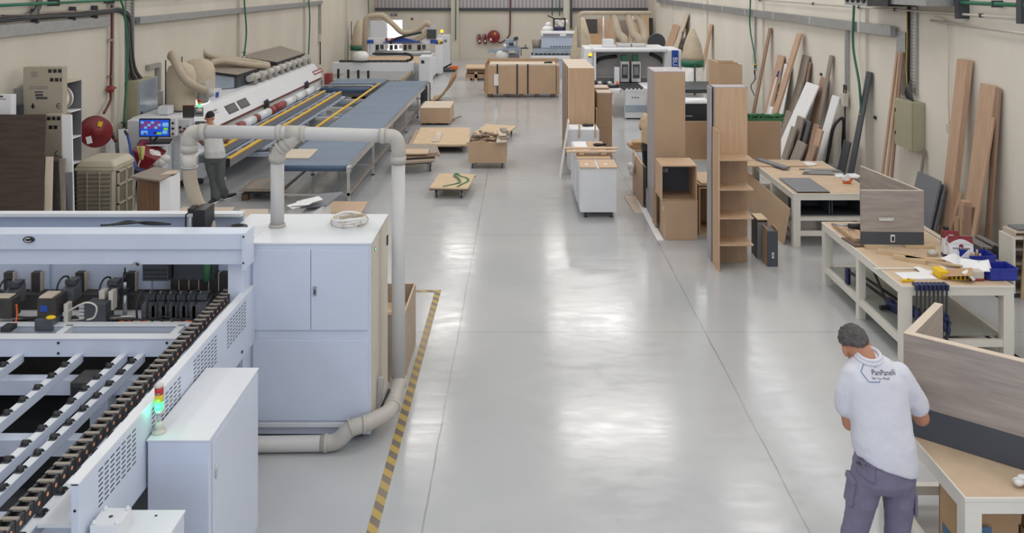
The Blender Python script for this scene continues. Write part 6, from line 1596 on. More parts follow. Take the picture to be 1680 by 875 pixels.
# operator panel box with buttons
b = MB().m(M['white']).box(W(285, 0, 16.9)[0], W(312, 0, 16.9)[0], 16.9, 17.12, W(0, 223, 16.9)[2], W(0, 196, 16.9)[2]); b.m(M['safety']).prism([(W(288, 0, 16.9)[0], W(0, 208, 16.9)[2]), (W(292, 0, 16.9)[0], W(0, 208, 16.9)[2]), (W(290, 0, 16.9)[0], W(0, 202, 16.9)[2])], 'Y', 16.89, 16.9)
b.build('button_box', None, t, bev=.008)
for (u, v, m_) in ((290, 213, 'red'), (296, 209, 'black'), (297, 216, 'red'), (303, 211, 'red'), (303, 216, 'black'), (308, 206, 'chrome')): MB().m(M[m_]).cyl(W(u, v, 16.9), tuple(Vector(W(u, v, 16.9)) + Vector((0, -.03, 0))), .022, 12).build('button', None, t)
MB().m(M['glass']).box(W(319, 0, 17.0)[0], W(336, 0, 17.0)[0], 17.0, 17.1, W(0, 222, 17.0)[2], W(0, 200, 17.0)[2]).build('monitor', None, t, bev=.01)
# computer terminal on an arm with keyboard tray
t = thing('control_terminal', (-7.2, 16.6, 0), 'machine control terminal with a blue touch screen and keyboard shelf beside the edge banding machine', 'control terminal')
YS = 16.5
def T(u, v, Y=YS): return wp(u, v, Y)
x0, x1, z0, z1 = T(228, 0)[0], T(279, 0)[0], T(0, 225)[2], T(0, 195)[2]
MB().m(M['black']).box(x0, x1, YS, YS + .06, z0, z1).build('screen_case', None, t, bev=.006)
M['screen'] = paint('lit_blue_screen', (36, 92, 232), .3, var=.0, emit=.55)
M['screen_l'] = paint('lit_pale_blue_tile', (130, 190, 250), .3, var=0, emit=.6)
M['screen_r'] = paint('lit_mauve_tile', (150, 70, 120), .3, var=0, emit=.45)
M['screen_g'] = paint('lit_green_tile', (130, 220, 60), .3, var=0, emit=.6)
sc_ = MB().m(M['screen']).box(x0 + .02, x1 - .02, YS - .004, YS, z0 + .02, z1 - .02).build('screen', None, t)
w_, h_ = x1 - x0 - .04, z1 - z0 - .04
for r_ in range(3):
    b = MB()
    for c in range(6):
        b.m(M['screen_r'] if (r_ + c) % 3 else M['screen_l']).box(x0 + .035 + w_ * .118 * c, x0 + .035 + w_ * .118 * c + w_ * .1, YS - .006, YS - .004, z1 - .09 - r_ * h_ * .16, z1 - .045 - r_ * h_ * .16)
    b.build('icon_row', None, t)
b = MB().m(M['screen_g']).box(x1 - .12, x1 - .04, YS - .006, YS - .004, z0 + h_ * .42, z0 + h_ * .58).box(x0 + w_ * .62, x0 + w_ * .78, YS - .006, YS - .004, z0 + .05, z0 + .09); b.m(M['screen_l']).box(x1 - .14, x1 - .03, YS - .006, YS - .004, z0 + h_ * .65, z0 + h_ * .9).box(x0 + .04, x0 + w_ * .3, YS - .006, YS - .004, z0 + .05, z0 + .12).box(x1 - .14, x1 - .05, YS - .006, YS - .004, z0 + .06, z0 + .12); b.m(M['red']).box(x0 + w_ * .5, x0 + w_ * .6, YS - .006, YS - .004, z0 + .06, z0 + .1).box(x0 + w_ * .16, x0 + w_ * .26, YS - .006, YS - .004, z0 + .05, z0 + .08); b.build('icon_row', None, t)
b = MB().m(M['white']).box(x1 + .005, T(288, 0)[0], YS, YS + .12, z0 + .02, z1); 
for k in range(3): b.m(M['black'] if k < 2 else M['red']).cyl((x1 + .055, YS, z1 - .08 - .1 * k), (x1 + .055, YS - .02, z1 - .08 - .1 * k), .022, 10)
b.build('switch_strip', None, t)
MB().m(M['dark']).tube(smooth_path([T(246, 225, YS + .05), T(250, 232, YS + .05), T(258, 225, YS + .05)]), .02, 8).build('cable', None, t)
MB().m(M['black']).hexa([T(225, 238, 16.3), T(279, 236.5, 16.3), T(283, 229, 16.75), T(230, 230.5, 16.75)] + [tuple(Vector(p) + Vector((0, 0, .02))) for p in (T(225, 238, 16.3), T(279, 236.5, 16.3), T(283, 229, 16.75), T(230, 230.5, 16.75))]).build('keyboard', None, t)
MB().m(M['white']).hexa([tuple(Vector(p) - Vector((0, 0, .03))) for p in (T(225, 238, 16.3), T(279, 236.5, 16.3), T(283, 229, 16.75), T(230, 230.5, 16.75))] + [T(225, 238, 16.3), T(279, 236.5, 16.3), T(283, 229, 16.75), T(230, 230.5, 16.75)]).build('tray', None, t)
MB().m(M['white']).box(T(254, 0, 16.7)[0], T(270, 0, 16.7)[0], 16.6, 16.9, 0, T(0, 240, 16.7)[2]).build('pedestal', None, t, bev=.01)
# red bucket of bags, yellow cloth
YR = 16.0
t = thing('rubbish_bin', (T(240, 0, YR)[0], YR, 0), 'slanted red plastic bin stuffed with clear bags under the terminal', 'bin')
x0, x1 = T(219, 0, YR)[0], T(258, 0, YR)[0]
zA, zB, zC = T(0, 279, YR)[2], T(0, 262, YR)[2], T(0, 252, YR)[2]
MB().m(M['red']).hexa([(x0 + .1, YR, zA - .05), (x1 - .18, YR, zA), (x1 - .18, YR + .4, zA), (x0 + .1, YR + .4, zA - .05), (x0 - .02, YR - .02, zC + .06), (x1, YR - .02, zB), (x1, YR + .45, zB + .08), (x0 - .02, YR + .45, zC + .2)]).build('bin_shell', None, t, bev=.02)
MB().m(M['white']).box(x0 + .05, x1 - .2, YR + .05, YR + .4, 0, zA - .06).build('bin_stand', None, t)
MB().m(M['wax']).tube(bez(T(231, 262, YR - .03), T(226, 270, YR - .06), T(226, 277, YR - .06), T(229, 277, YR - .03)), .015, 6).build('bin_handle', None, t)
rng = random.Random(8)
for (u, v, m_, nm, lab) in ((263, 262, 'clear_bag', 'plastic_bag', 'clear plastic bag bulging over the right side of the red bin'), (246, 257, 'clear_bag', 'plastic_bag', 'clear plastic bag stuffed in the red bin')):
    b = MB().m(M[m_]); c = T(u, v, YR + .2)
    for k in range(9): b.sphere((c[0] + rng.uniform(-.1, .1), c[1] + rng.uniform(-.05, .1), c[2] + rng.uniform(-.06, .06)), (.1, .09, .08), 9, 7)
    tag(b.build(nm), lab, 'bag')
b = MB().m(paint('pale_yellow_cloth', (214, 204, 128), .8)); b.grid(lambda s_, t_: Vector(T(224 + 14 * s_ * (1 - .5 * t_) + 5 * t_, 240 + 22 * t_, YR - .03 + .03 * math.sin(8 * s_))), 8, 8)
tag(b.build('cleaning_cloth', solid=.008), 'pale yellow cloth hanging from the keyboard shelf over the red bin', 'cloth')
t = thing('white_cabinet', (-7.0, 17.0, 0), 'white waste cabinet with a black slot behind the red bin', 'cabinet')
MB().m(M['white']).box(T(256, 0, 16.9)[0], T(276, 0, 16.9)[0], 16.95, 17.08, 0, T(0, 239, 16.95)[2] - .0).build('body', None, t, bev=.01)
MB().m(M['black']).box(T(260, 0, 16.94)[0], T(268, 0, 16.94)[0], 16.94, 16.95, T(0, 245, 16.94)[2], T(0, 242.5, 16.94)[2]).build('slot', None, t)
# mop with blue handle, white panels leaning by it
t = thing('mop', (-7.5, 15.6, 0), 'mop with a long blue handle leaning on the wall left of the terminal', 'mop')
MB().m(M['royal']).tube([T(222, 276, 15.7), T(209, 222, 16.4)], .022, 8).build('handle', None, t)
MB().m(M['black']).tube([T(209, 222, 16.4), T(205, 215, 16.45)], .026, 8).build('grip', None, t)
MB().m(M['navy']).obox(tuple(Vector(T(220, 280, 15.7))), (.35, .2, .12), (0, .3, 0)).build('mop_head', None, t, bev=.02)
MB().m(M['steel']).tube([T(222, 276, 15.7), (T(222, 276, 15.7)[0] + .02, 15.6, 0)], .012, 8).build('stand_rod', None, t)
def slab(name, quad, Y0, Y1, th, mat, label, cat='board'):
    """board in an upright or leaning plane: quad = bottom-left, bottom-right, top-right, top-left pixels; bottom at Y0, top at Y1"""
    P = [Vector(wp(quad[0][0], quad[0][1], Y0)), Vector(wp(quad[1][0], quad[1][1], Y0)), Vector(wp(quad[2][0], quad[2][1], Y1)), Vector(wp(quad[3][0], quad[3][1], Y1))]
    for a, c in ((0, 3), (1, 2)):                       # run on down to the floor, hidden behind the machine
        k = P[c].z / max(P[c].z - P[a].z, .01); P[a] = P[c] + (P[a] - P[c]) * k
    n = (P[1] - P[0]).cross(P[3] - P[0]).normalized() * th
    if n.y < 0: n = -n
    return tag(MB().m(mat).hexa(P + [p + n for p in P] if False else [P[0], P[1], P[1] + n, P[0] + n, P[3], P[2], P[2] + n, P[3] + n]).build(name), label, cat)
slab('white_board', ((176, 330), (197, 330), (184, 202), (173, 206)), 16.2, 16.9, .02, M['white'], 'white board leaning on the wall behind the hose reel, left one')
slab('white_board', ((200, 330), (214, 330), (209, 212), (194, 212)), 16.2, 16.9, .02, M['white'], 'white board leaning on the wall behind the mop')
# big filter bags behind the machine
for (u, v, Y, r, lab) in ((297, 103, 18.4, .29, 'big upright filter bag behind the edge banding machine, near one'), (326, 97, 20.6, .36, 'big upright filter bag behind the edge banding machine, far one')):
    c = wp(u, v, Y); t = thing('filter_bag', (c[0], Y, 0), lab, 'filter bag')
    MB().m(M['bag']).lathe([(r * .9, 1.365), (r, 1.45), (r * 1.02, c[2] - .25), (r * .85, c[2] - .08), (r * .4, c[2]), (.02, c[2] + .01)], (c[0], Y, 0), 24).build('bag', None, t)
    for s_ in (-1,): MB().m(M['dark']).tube([(c[0] + s_ * (r + .03), Y, 1.365), (c[0] + s_ * (r + .03), Y, c[2] + .06)], .015, 8).build('support_rod', None, t)

# ------------------------------------------------------------------ left wall: boards, cartons, cooler, reel
slab('dark_board', ((-20, 352), (70, 352), (75, 188), (-20, 188)), 12.7, 13.2, .04, M['espresso'], 'large dark walnut board leaning at the left edge of the picture')
slab('wood_board', ((71, 352), (84, 352), (86, 257), (75, 257)), 12.75, 13.0, .03, M['edge_oak'], 'pale narrow board right beside the large dark board')
slab('dark_board', ((85, 352), (98, 352), (97, 264), (87, 264)), 12.9, 13.2, .03, M['soot'], 'narrow dark board between two pale boards left of the cooler')
slab('wood_board', ((96, 352), (106, 352), (107, 260), (97, 260)), 12.95, 13.2, .03, M['taupe'], 'taupe narrow board left of the cooler')
slab('white_board', ((106, 352), (121, 352), (117, 188), (101, 188)), 13.2, 13.5, .03, M['paper'], 'tall white board with a grey foot left of the cooler')
slab('grey_board', ((104, 352), (118, 352), (118, 283), (107, 283)), 13.1, 13.12, .02, M['grey'], 'grey board at the foot of the tall white board left of the cooler')
YC = 13.85
def flat_carton(u0, u1, v0, v1, Y, label, marks=True, upper=False):
    x0, x1, z0, z1 = wp(u0, 0, Y)[0], wp(u1, 0, Y)[0], wp(0, v1, Y)[2], wp(0, v0, Y)[2]
    t = thing('flat_carton', ((x0 + x1) / 2, Y, z0), label, 'carton')
    MB().m(M['carton']).box(x0, x1, Y, Y + .14, z0, z1).build('carton_body', None, t, bev=.004)
    k_ = (z1 - z0) / (v1 - v0)
    def bar(ua, ub, va, vb, mat, nm='print_mark', n=1):
        b = MB().m(mat)
        for k in range(n): b.box(wp(ua, 0, Y)[0] + k * .0, wp(ub, 0, Y)[0], Y - .002, Y, z1 - (va - v0 + k * 4) * k_ - (vb - va) * k_, z1 - (va - v0 + k * 4) * k_)
        b.build(nm, None, t)
    if marks:
        for k in range(3): bar(u1 - 24 + 8 * k, u1 - 18 + 8 * k, v0 + 3.5, v0 + 9.5, M['black'])
        for k in range(3 if upper else 2): bar(u1 - 21 + 8 * k, u1 - 15 + 8 * k - (3 if k == 2 else 0), v0 + 18, v0 + 24, M['black'])
    return t, bar
t, bar = flat_carton(38, 103, 110, 188, YC, 'large flat grey carton with black handling symbols standing behind the dark board', True, True)
for k in range(4): bar(51, 61, 118 + 2.4 * k, 119 + 2.4 * k, M['grey'])
for k in range(2): bar(48, 79, 142 + 3 * k, 143 + 3 * k, M['grey'])
bar(57, 71, 150, 152, M['dark'])
for (u, w) in ((58, 3), (61.5, 3), (65, 3), (68.5, 2)): bar(u, u + w, 154, 158, M['dark'])
for (u, w) in ((59, 2.6), (62, 3), (65.5, 3), (69, 3), (72.5, 2.6), (75.4, 2.2)): bar(u, u + w, 159, 163, M['dark'])
b = MB().m(M['black']); p = wp(54, 174, YC); b.prism([(p[0] - .015, p[2] + .04), (p[0] - .015, p[2]), (p[0] - .04, p[2]), (p[0], p[2] - .05), (p[0] + .04, p[2]), (p[0] + .015, p[2]), (p[0] + .015, p[2] + .04)], 'Y', YC - .002, YC); b.build('arrow_mark', None, t)
p = wp(97, 174, YC); b = MB().m(M['black']).tube([(p[0] + .04 * math.cos(a_), YC - .002, p[2] + .04 * math.sin(a_)) for a_ in [R(70 + 22 * i) for i in range(11)]], .006, 6).box(p[0] - .04, p[0] + .03, YC - .003, YC, p[2] - .005, p[2] + .005); b.build('recycle_mark', None, t)
t, bar = flat_carton(74, 101, 188, 256, YC - .25, 'narrow grey carton with handling symbols below the large one', True)
p = wp(94, 252, YC - .25); b = MB().m(M['black']).tube([(p[0] + .035 * math.cos(a_), YC - .252, p[2] + .035 * math.sin(a_)) for a_ in [R(70 + 22 * i) for i in range(11)]], .006, 6); b.build('recycle_mark', None, t)
tag(MB().m(M['carton_dark']).box(wp(22, 0, YC + .05)[0], wp(38, 0, YC + .05)[0], YC + .05, YC + .2, wp(0, 190, YC)[2], wp(0, 146, YC)[2]).build('flat_carton'), 'small plain grey carton left of the large printed carton', 'carton')
tag(MB().m(M['charcoal']).box(wp(18, 0, YC - .1)[0], wp(33, 0, YC - .1)[0], YC - .1, YC + .03, wp(0, 190, YC)[2], wp(0, 172, YC)[2]).build('charcoal_board'), 'small charcoal board end left of the large printed carton', 'board')
t, bar = flat_carton(-8, 18, 156, 408, 13.3, 'white carton with a printed line at the left picture edge', False)
for o in kids(t):
    if o.name.startswith('carton_body'): o.data.materials[0] = M['paper']
bar(-6, 5, 157, 160, M['dark']); bar(-6, 10, 162, 163.5, M['grey'])
# carton support: low cabinet behind boards
tag(MB().m(M['taupe']).box(-7.97, wp(100, 0, YC)[0], YC, YC + .3, 0, wp(0, 188, YC)[2]).build('storage_crate', bev=.005), 'taupe crate carrying the cartons behind the large dark board', 'crate')
tag(MB().m(M['taupe']).box(wp(74, 0, YC - .25)[0], wp(101, 0, YC - .25)[0], YC - .25, YC - .1, 0, wp(0, 256, YC - .25)[2]).build('storage_crate'), 'taupe crate under the narrow printed carton', 'crate')
# rack with edge banding coils
t = thing('coil_rack', (-7.6, 14.36, 0), 'pale wooden rack holding coils of edge banding left of the hose reel', 'rack')
rxa, rxb, rya, ryb = -7.9, -7.30, 14.06, 14.64
zt = wp(0, 135, 14.3)[2]
MB().m(M['edge_oak']).box(rxa, rxb, rya, rya + .02, 0, zt).build('side_panel', None, t)
MB().m(M['grey']).box(rxa, rxb, ryb - .02, ryb, 0, zt).build('side_panel', None, t)
MB().m(M['carton_dark']).box(rxa, rxa + .02, rya + .02, ryb - .02, 0, zt).build('back_panel', None, t)
MB().m(M['edge_oak']).box(rxa, rxb, rya, ryb, zt, zt + .02).build('top_panel', None, t)
SHV = [wp(0, v, 14.35)[2] for v in (182, 226, 269)]
for z in SHV: MB().m(M['paper']).box(rxa + .02, rxb, rya + .02, ryb - .02, z - .02, z).build('shelf', None, t)
TOPS = [zt, SHV[0] - .02, SHV[1] - .02]
for (z, zz, n_) in zip(SHV, TOPS, (6, 5, 3)):
    r = min((zz - z) / 2 - .015, .2)
    for k in range(n_):
        y = rya + .07 + .062 * k
        b = MB().m((M['edge_oak'], M['taupe'], M['paper'])[k % 3]).lathe([(r * .55, -.022), (r, -.022), (r, .022), (r * .55, .022), (r * .55, -.02)], (rxb - .03 - r - .012 * (k % 2), y, z + r), 28, 'Y')
        tag(b.build('banding_coil'), 'coil of pale edge banding standing in the wooden rack left of the hose reel', 'coil', 'edge banding coils in the rack')
# evaporative cooler
t = thing('air_cooler', (-6.8, 14.3, 0), 'beige plastic evaporative air cooler with louvred front behind the gantry beam', 'air cooler')
x0, x1, y0, y1, zt = wp(122, 0, 14.0)[0], wp(187, 0, 14.0)[0], 14.0, 14.75, wp(0, 276, 14.0)[2]
MB().m(M['cooler']).box(x0 + .02, x1 - .02, y0 + .02, y1 - .02, .1, zt).build('body', None, t, bev=.02)
MB().m(M['cooler']).hexa([(x0, y0, zt), (x1 + .02, y0, zt), (x1 + .02, y1, zt), (x0, y1, zt), (x0 + .06, y0 + .06, zt + .11), (x1 - .06, y0 + .06, zt + .11), (x1 - .06, y1 - .06, zt + .11), (x0 + .06, y1 - .06, zt + .11)]).build('lid', None, t, bev=.03)
MB().m(M['cooler']).box(x0, x1, y0, y1, zt - .05, zt).build('rim', None, t, bev=.01)
for k in range(13):
    z = zt - .10 - .07 * k
    MB().m(M['louvre']).obox(((x0 + x1) / 2 - .02, y0 + .01, z), (x1 - x0 - .10, .05, .012), (.6, 0, 0)).build('louvre', None, t)
b = MB().m(M['soot']).box(x0 + .04, x1 - .08, y0 + .025, y0 + .03, .15, zt - .06); b.build('filter_pad', None, t)
for k in range(3): MB().m(M['cooler']).box(x0 + .2 + .2 * k, x0 + .21 + .2 * k, y0 - .02, y0 + .02, .15, zt - .06).build('louvre_rib', None, t)
b = MB().m(M['cooler'])
for y in (y0 + .12, y0 + .40, y0 + .64): b.box(x1 - .01, x1 + .02, y, y + .03, .2, zt - .06)
for z in (.45, .75, zt - .1): b.box(x1 - .01, x1 + .02, y0 + .12, y0 + .67, z, z + .025)
b.build('side_grille', None, t)
MB().m(M['louvre']).box(x1 - .02, x1 - .005, y0 + .12, y0 + .66, .2, zt - .08).build('side_pad', None, t)
MB().m(M['dark']).box(x0 + .05, x1 - .05, y0 + .05, y1 - .05, 0, .1).build('base', None, t)
# walnut carton-like pedestal with board on top
t = thing('pedestal', (-5.75, 13.6, 0), 'walnut and white pedestal carrying a grey board, right of the air cooler', 'pedestal')
YP2 = 13.5
xa, xb, xc = wp(225, 0, YP2)[0], wp(262, 0, YP2)[0], wp(279, 0, YP2 + .1)[0]
MB().m(M['walnut_v']).box(xa, xb, YP2, YP2 + .5, 0, 1.0).build('walnut_panel', None, t)
MB().m(M['paper']).hexa([(xb, YP2, 0), (xc, YP2 + .1, 0), (xc, YP2 + .5, 0), (xb, YP2 + .5, 0), (xb, YP2, .99), (xc, YP2 + .1, 1.0), (xc, YP2 + .5, 1.0), (xb, YP2 + .5, 1.0)]).build('white_panel', None, t)
pp = [fp(213, 289, 1.03), fp(262, 296, 1.03), fp(294, 279, 1.03), fp(253, 274, 1.03)]
tag(MB().m(M['taupe']).hexa([(p[0], p[1], 1.003) for p in pp] + [(p[0], p[1], 1.03) for p in pp]).build('board_sheet'), 'grey board lying askew on top of the walnut and white pedestal', 'board')
pp = [fp(262, 288, 1.04), fp(287, 285, 1.04), fp(294, 281, 1.04), fp(275, 282, 1.04)]
tag(MB().m(M['edge_oak']).hexa([(p[0], p[1] + .02, 1.031) for p in pp] + [(p[0], p[1] + .02, 1.05) for p in pp]).build('wood_strip'), 'small pale strip at the right end of the grey board on the pedestal', 'strip')
# fire hose reel
def hose_reel(name, c, r, w, rot, label, tilt):
    t = thing('hose_reel', c, label, 'fire hose reel', None, rot)
    mt = MATX[t.name]
    def P(x, y, z): return mt @ Vector((x, y, z))
    def disc(prof, mat, nm):
        b = MB().m(mat).lathe(prof, (0, 0, 0), 32, 'Y'); b.bm.transform(mt); return b.build(nm, None, t)
    disc([(.02, -w * .5 - .02), (r * .3, -w * .5 - .02), (r * .38, -w * .5 + .01), (r * .93, -w * .5), (r, -w * .5 + .01), (r, -w * .5 + .03), (r * .9, -w * .5 + .03), (.02, -w * .5 + .03)], M['red'], 'front_disc')
    disc([(.02, w * .5 - .03), (r, w * .5 - .03), (r, w * .5), (.02, w * .5)], M['maroon'], 'rear_disc')
    b = MB().m(M['dull_red'])
    for k in range(4):
        y = -w * .5 + .06 + k * (w - .12) / 3
        pts = [P(r * .86 * math.cos(a_), y, r * .86 * math.sin(a_)) for a_ in [R(15 * i) for i in range(25)]]
        b.tube(pts, .024, 8, caps=False)
    b.build('hose', None, t)
    b = MB().m(M['safety']); b.obox(P(r * .2, -w * .5 - .005, r * .52), (.075, .004, .09), (0, .3, rot)); b.build('yellow_sticker', None, t)
    b = MB().m(M['label']); b.obox(P(-r * .45, -w * .5 - .005, -r * .45), (.09, .004, .13), (0, -.2, rot)); b.build('white_sticker', None, t)
    return t
c = wp(157, 216, 15.85)
t = hose_reel('hose_reel', c, .275, .20, R(35), 'large red fire hose reel on the left wall above the air cooler', 0)
MB().m(M['dark']).box(-7.99, c[0], 15.9, 16.0, c[2] - .05, c[2] + .05).build('wall_bracket', None, t)
MB().m(M['maroon']).tube([wp(176, 206, 16.3), wp(190, 232, 16.0)], .03, 8).build('nozzle', None, t); 
MB().m(M['black']).tube([wp(183, 219, 16.15), wp(187, 227, 16.05)], .036, 8).build('nozzle_grip', None, t)
t = thing('fire_pipe', (-7.9, 16.6, 1.3), 'dark red fire water pipe running down the left wall to the hose reel', 'pipe')
MB().m(M['maroon']).tube(smooth_path([(-7.92, 17.05, 4.4), (-7.92, 17.05, 3.0), (-7.92, 17.0, 1.95), (-7.9, 16.95, 1.75), (-7.86, 16.6, 1.55)], 6), .024, 10).build('pipe', None, t)
b = MB().m(M['dull_red']).cyl((-7.92, 17.0, 1.9), (-7.92, 17.0, 2.02), .06, 12).cyl((-7.92, 16.85, 1.96), (-7.92, 17.2, 1.96), .022, 8); b.build('valve', None, t)
for z in (2.2, 2.9, 3.6): MB().m(M['steel']).box(-7.995, -7.9, 17.0, 17.1, z - .02, z + .02).build('pipe_clip', None, t)

# ------------------------------------------------------------------ left wall services
t = thing('electrical_cabinet', (-7.8, 18.2, .9), 'olive grey electrical cabinet on the left wall behind the terminal', 'electrical cabinet')
xq = wp(214, 0, 17.7)[0]
MB().m(M['ebox']).box(-7.98, -7.72, 17.75, 18.7, .95, 2.03).build('body', None, t, bev=.01)
MB().m(M['pane']).box(-7.72, -7.705, 17.78, 18.68, .97, 2.01).build('door', None, t, bev=.005)
MB().m(M['black']).box(-7.705, -7.69, 17.85, 17.9, 1.3, 1.4).build('handle', None, t)
t = thing('wall_frame', (-7.9, 19.1, 1.5), 'grey conduit frame with a switch on the left wall beside the electrical cabinet', 'conduit')
MB().m(M['steel']).box(-7.98, -7.9, 18.75, 19.35, 2.16, 2.26).build('top_rail', None, t)
MB().m(M['steel']).box(-7.98, -7.9, 19.25, 19.35, .9, 2.16).build('side_rail', None, t)
MB().m(M['pipe']).box(-7.96, -7.8, 19.2, 19.42, 1.35, 1.65).build('switch_box', None, t, bev=.01)
t = thing('cable_tray', (-7.9, 14, 3.2), 'cable trunking with bundled cables along the top of the left wall', 'cable tray')
MB().m(M['steel']).box(-7.995, -7.92, 10.1, 17.0, 3.17, 3.36).build('trunking_channel', None, t)
for y in (11, 13.0, 14.4, 15.6, 16.4): MB().m(M['dark']).box(-7.995, -7.88, y - .02, y + .02, 3.34, 3.58).build('bracket', None, t)
rng = random.Random(12)
for k in range(7):
    z0 = 3.42 + .024 * (k % 4); x = -7.9 + .02 * (k // 4)
    pts = [(x, 10.1 + .74 * i, z0 + .012 * math.sin(i * 1.7 + k)) for i in range(10)] + [(x, 17.3, z0 + .02), (x, 17.62 + .02 * k, z0 - .12), (x, 17.7 + .02 * k, 2.9), (x, 17.80 + .03 * k, 2.3), (x + .02, 17.9 + .06 * k, 2.03)]
    MB().m(M[('black', 'dark', 'soot', 'taupe')[k % 4]]).tube(smooth_path(pts, 3), .018, 7).build('cable', None, t)
for k in range(5):
    MB().m(M[('dark', 'taupe')[k % 2]]).tube(smooth_path([(-7.9, 14.4 + .03 * k, 4.4), (-7.9, 14.42 + .03 * k, 3.8), (-7.9, 14.2 + .03 * k, 3.5), (-7.9, 13.4, 3.44 + .015 * k)], 5), .018, 7).build('cable', None, t)
t = thing('cable_ladder', (-7.95, 18.1, 2.1), 'vertical cable ladder dropping to the olive grey cabinet on the left wall', 'cable ladder')
b = MB().m(M['steel']).box(-8.0, -7.94, 17.72, 17.76, 2.05, 3.65).box(-8.0, -7.94, 18.06, 18.1, 2.05, 3.65)
for k in range(24): b.box(-7.99, -7.97, 17.76, 18.06, 2.1 + .065 * k, 2.12 + .065 * k)
b.build('ladder_frame', None, t)
t = thing('cable_trunking', (-7.95, 26, 3.2), 'long galvanised trunking with a vertical drop on the far left wall', 'trunking')
MB().m(M['steel']).box(-8.0, -7.84, 17.64 + .5, 34.7, 3.16, 3.30).build('trunking_channel', None, t)
MB().m(M['steel']).box(-8.0, -7.9, 34.6, 34.75, 2.0, 3.16).build('trunking_drop', None, t)
MB().m(M['wax']).box(-8.0, -7.88, 34.55, 34.8, 1.7, 2.0).build('switch_box', None, t)
MB().m(M['black']).tube([(-7.93, 34.67, 1.7), (-7.93, 34.67, .8)], .025, 8).build('cable', None, t)
t = thing('air_pipe', (-7.85, 14, 3.6), 'green compressed air pipe along the top of the left wall', 'pipe')
MB().m(M['green']).tube([(-7.84, 9.5, 3.65), (-7.84, 26.0, 3.70)], .026, 10).build('pipe', None, t)
for y in (12.2, 14.9, 16.9, 20.5, 23.5): MB().m(M['dark']).box(-7.995, -7.80, y - .015, y + .015, 3.61, 3.73).build('pipe_clip', None, t)
for (u, vb, lab) in ((205, 210, 'green air hose dropping down the left wall beside the electrical cabinet'), (402, 92, 'green air hose dropping down the left wall above the dark enclosures'), (507, 102, 'green air hose dropping down the far left wall above the machine end'), (604, 48, 'green air hose dropping to the left filter bag unit')):
    X = -7.78; Y0 = X * F / (u - U0); ze = HC - (vb - VH) * Y0 / F
    t = thing('air_hose', (X, Y0, ze), lab, 'air hose')
    MB().m(M['green']).tube(smooth_path([(X - .04, Y0 - .1, 4.3 if u > 300 else 3.68), (X - .02, Y0 + .02, 3.4), (X, Y0 + .12, 2.6), (X - .03, Y0, ze)], 6), .022 if u < 300 else .025, 8).build('hose', None, t)
    b = MB().m(M['steel']).cyl((X - .03, Y0, ze - .08), (X - .03, Y0, ze), .03, 8); b.m(M['green']).cyl((X - .08, Y0, ze + .1), (X + .03, Y0, ze + .1), .016, 6); b.build('coupling', None, t)

# ------------------------------------------------------------------ far left: second routing machine and its filter unit
YM = 36.0
t = thing('panel_saw', (-5.6, 35, 0), 'flat table router with gantry, hoses and yellow striped edge at the far left', 'machine')
def Q(u, v, Y): return wp(u, v, Y)
x0, x1 = Q(545, 0, 30.5)[0], Q(664, 0, 30.5)[0]
MB().m(M['grey']).box(-6.5, -4.2, 30.3, 32.2, .1, .60).build('base', None, t)
MB().m(M['steel']).box(-6.55, -4.15, 30.2, 33.5, .60, .66).build('deck', None, t)
b = MB().m(M['hazard']).box(-6.5, -4.2, 30.15, 30.2, .58, .68).box(-4.2, -4.14, 30.15, 34.2, .58, .68); b.build('hazard_edge', None, t)
MB().m(M['white']).box(-7.2, -4.1, 33.4, 33.9, .55, .98).build('cross_gantry', None, t, bev=.01)
for k in range(4): MB().m(M['black']).box(-6.5 + .35 * k, -6.42 + .35 * k, 31.0, 31.05, .66, .98 - .02 * k).build('stop_post', None, t)
b = MB()
for k in range(22): b.m(M['black'] if k % 2 else M['soot']).box(-6.95 + .12 * k, -6.85 + .12 * k, 33.5, 33.7, 1.0, 1.06)
b.tube(bez((-4.4, 33.6, 1.05), (-4.1, 33.6, 1.05), (-4.1, 33.6, 1.3), (-4.5, 33.6, 1.32)), .05, 8).box(-5.7, -4.5, 33.55, 33.65, 1.27, 1.34)
b.build('energy_chain', None, t)
MB().m(M['clear_bag']).lathe([(.02, 0), (.30, .02), (.30, .22), (.2, .34), (.02, .36)], (-6.1, 33.4, 1.06), 14).build('motor_cover', None, t)
MB().m(M['mdf']).box(-6.6, -3.8, 34.2, 37.5, .86, .90).build('work_sheet', None, t)
MB().m(M['white']).box(-6.8, -3.7, 34.1, 39.5, .1, .86).build('bed', None, t)
b = MB().m(M['white']).box(-6.9, -6.6, 38.0, 38.5, .86, 1.5).box(-3.75, -3.45, 38.0, 38.5, .1, 1.5).box(-6.9, -3.45, 38.0, 38.4, 1.35, 1.62); b.build('bridge', None, t, bev=.02)
b = MB().m(M['royal']).prism([(-6.0, 1.44), (-5.2, 1.68), (-4.3, 1.44)], 'Y', 37.9, 38.0).box(-6.7, -6.4, 37.95, 38.0, 1.4, 1.55).box(-3.95, -3.65, 37.95, 38.0, 1.4, 1.55); b.m(M['safety']).box(-3.62, -3.52, 37.95, 38.0, 1.4, 1.53); b.build('bridge_marks', None, t)
MB().m(M['steel']).cyl((-6.3, 37.8, 1.0), (-3.9, 37.8, 1.0), .12, 14).build('roller', None, t)
b = MB()
for k in range(12): b.m((M['black'], M['dark'], M['alu'])[k % 3]).box(-6.3 + .2 * k, -6.16 + .2 * k, 37.9, 38.0, 1.12 + .03 * (k % 3), 1.34)
b.build('suction_heads', None, t)
b = MB().m(M['alu']).box(-4.2, -3.7, 38.0, 38.5, 1.62, 2.2); b.m(M['dark']).box(-4.1, -3.7, 37.9, 38.0, 1.6, 2.0); b.build('spindle_head', None, t)
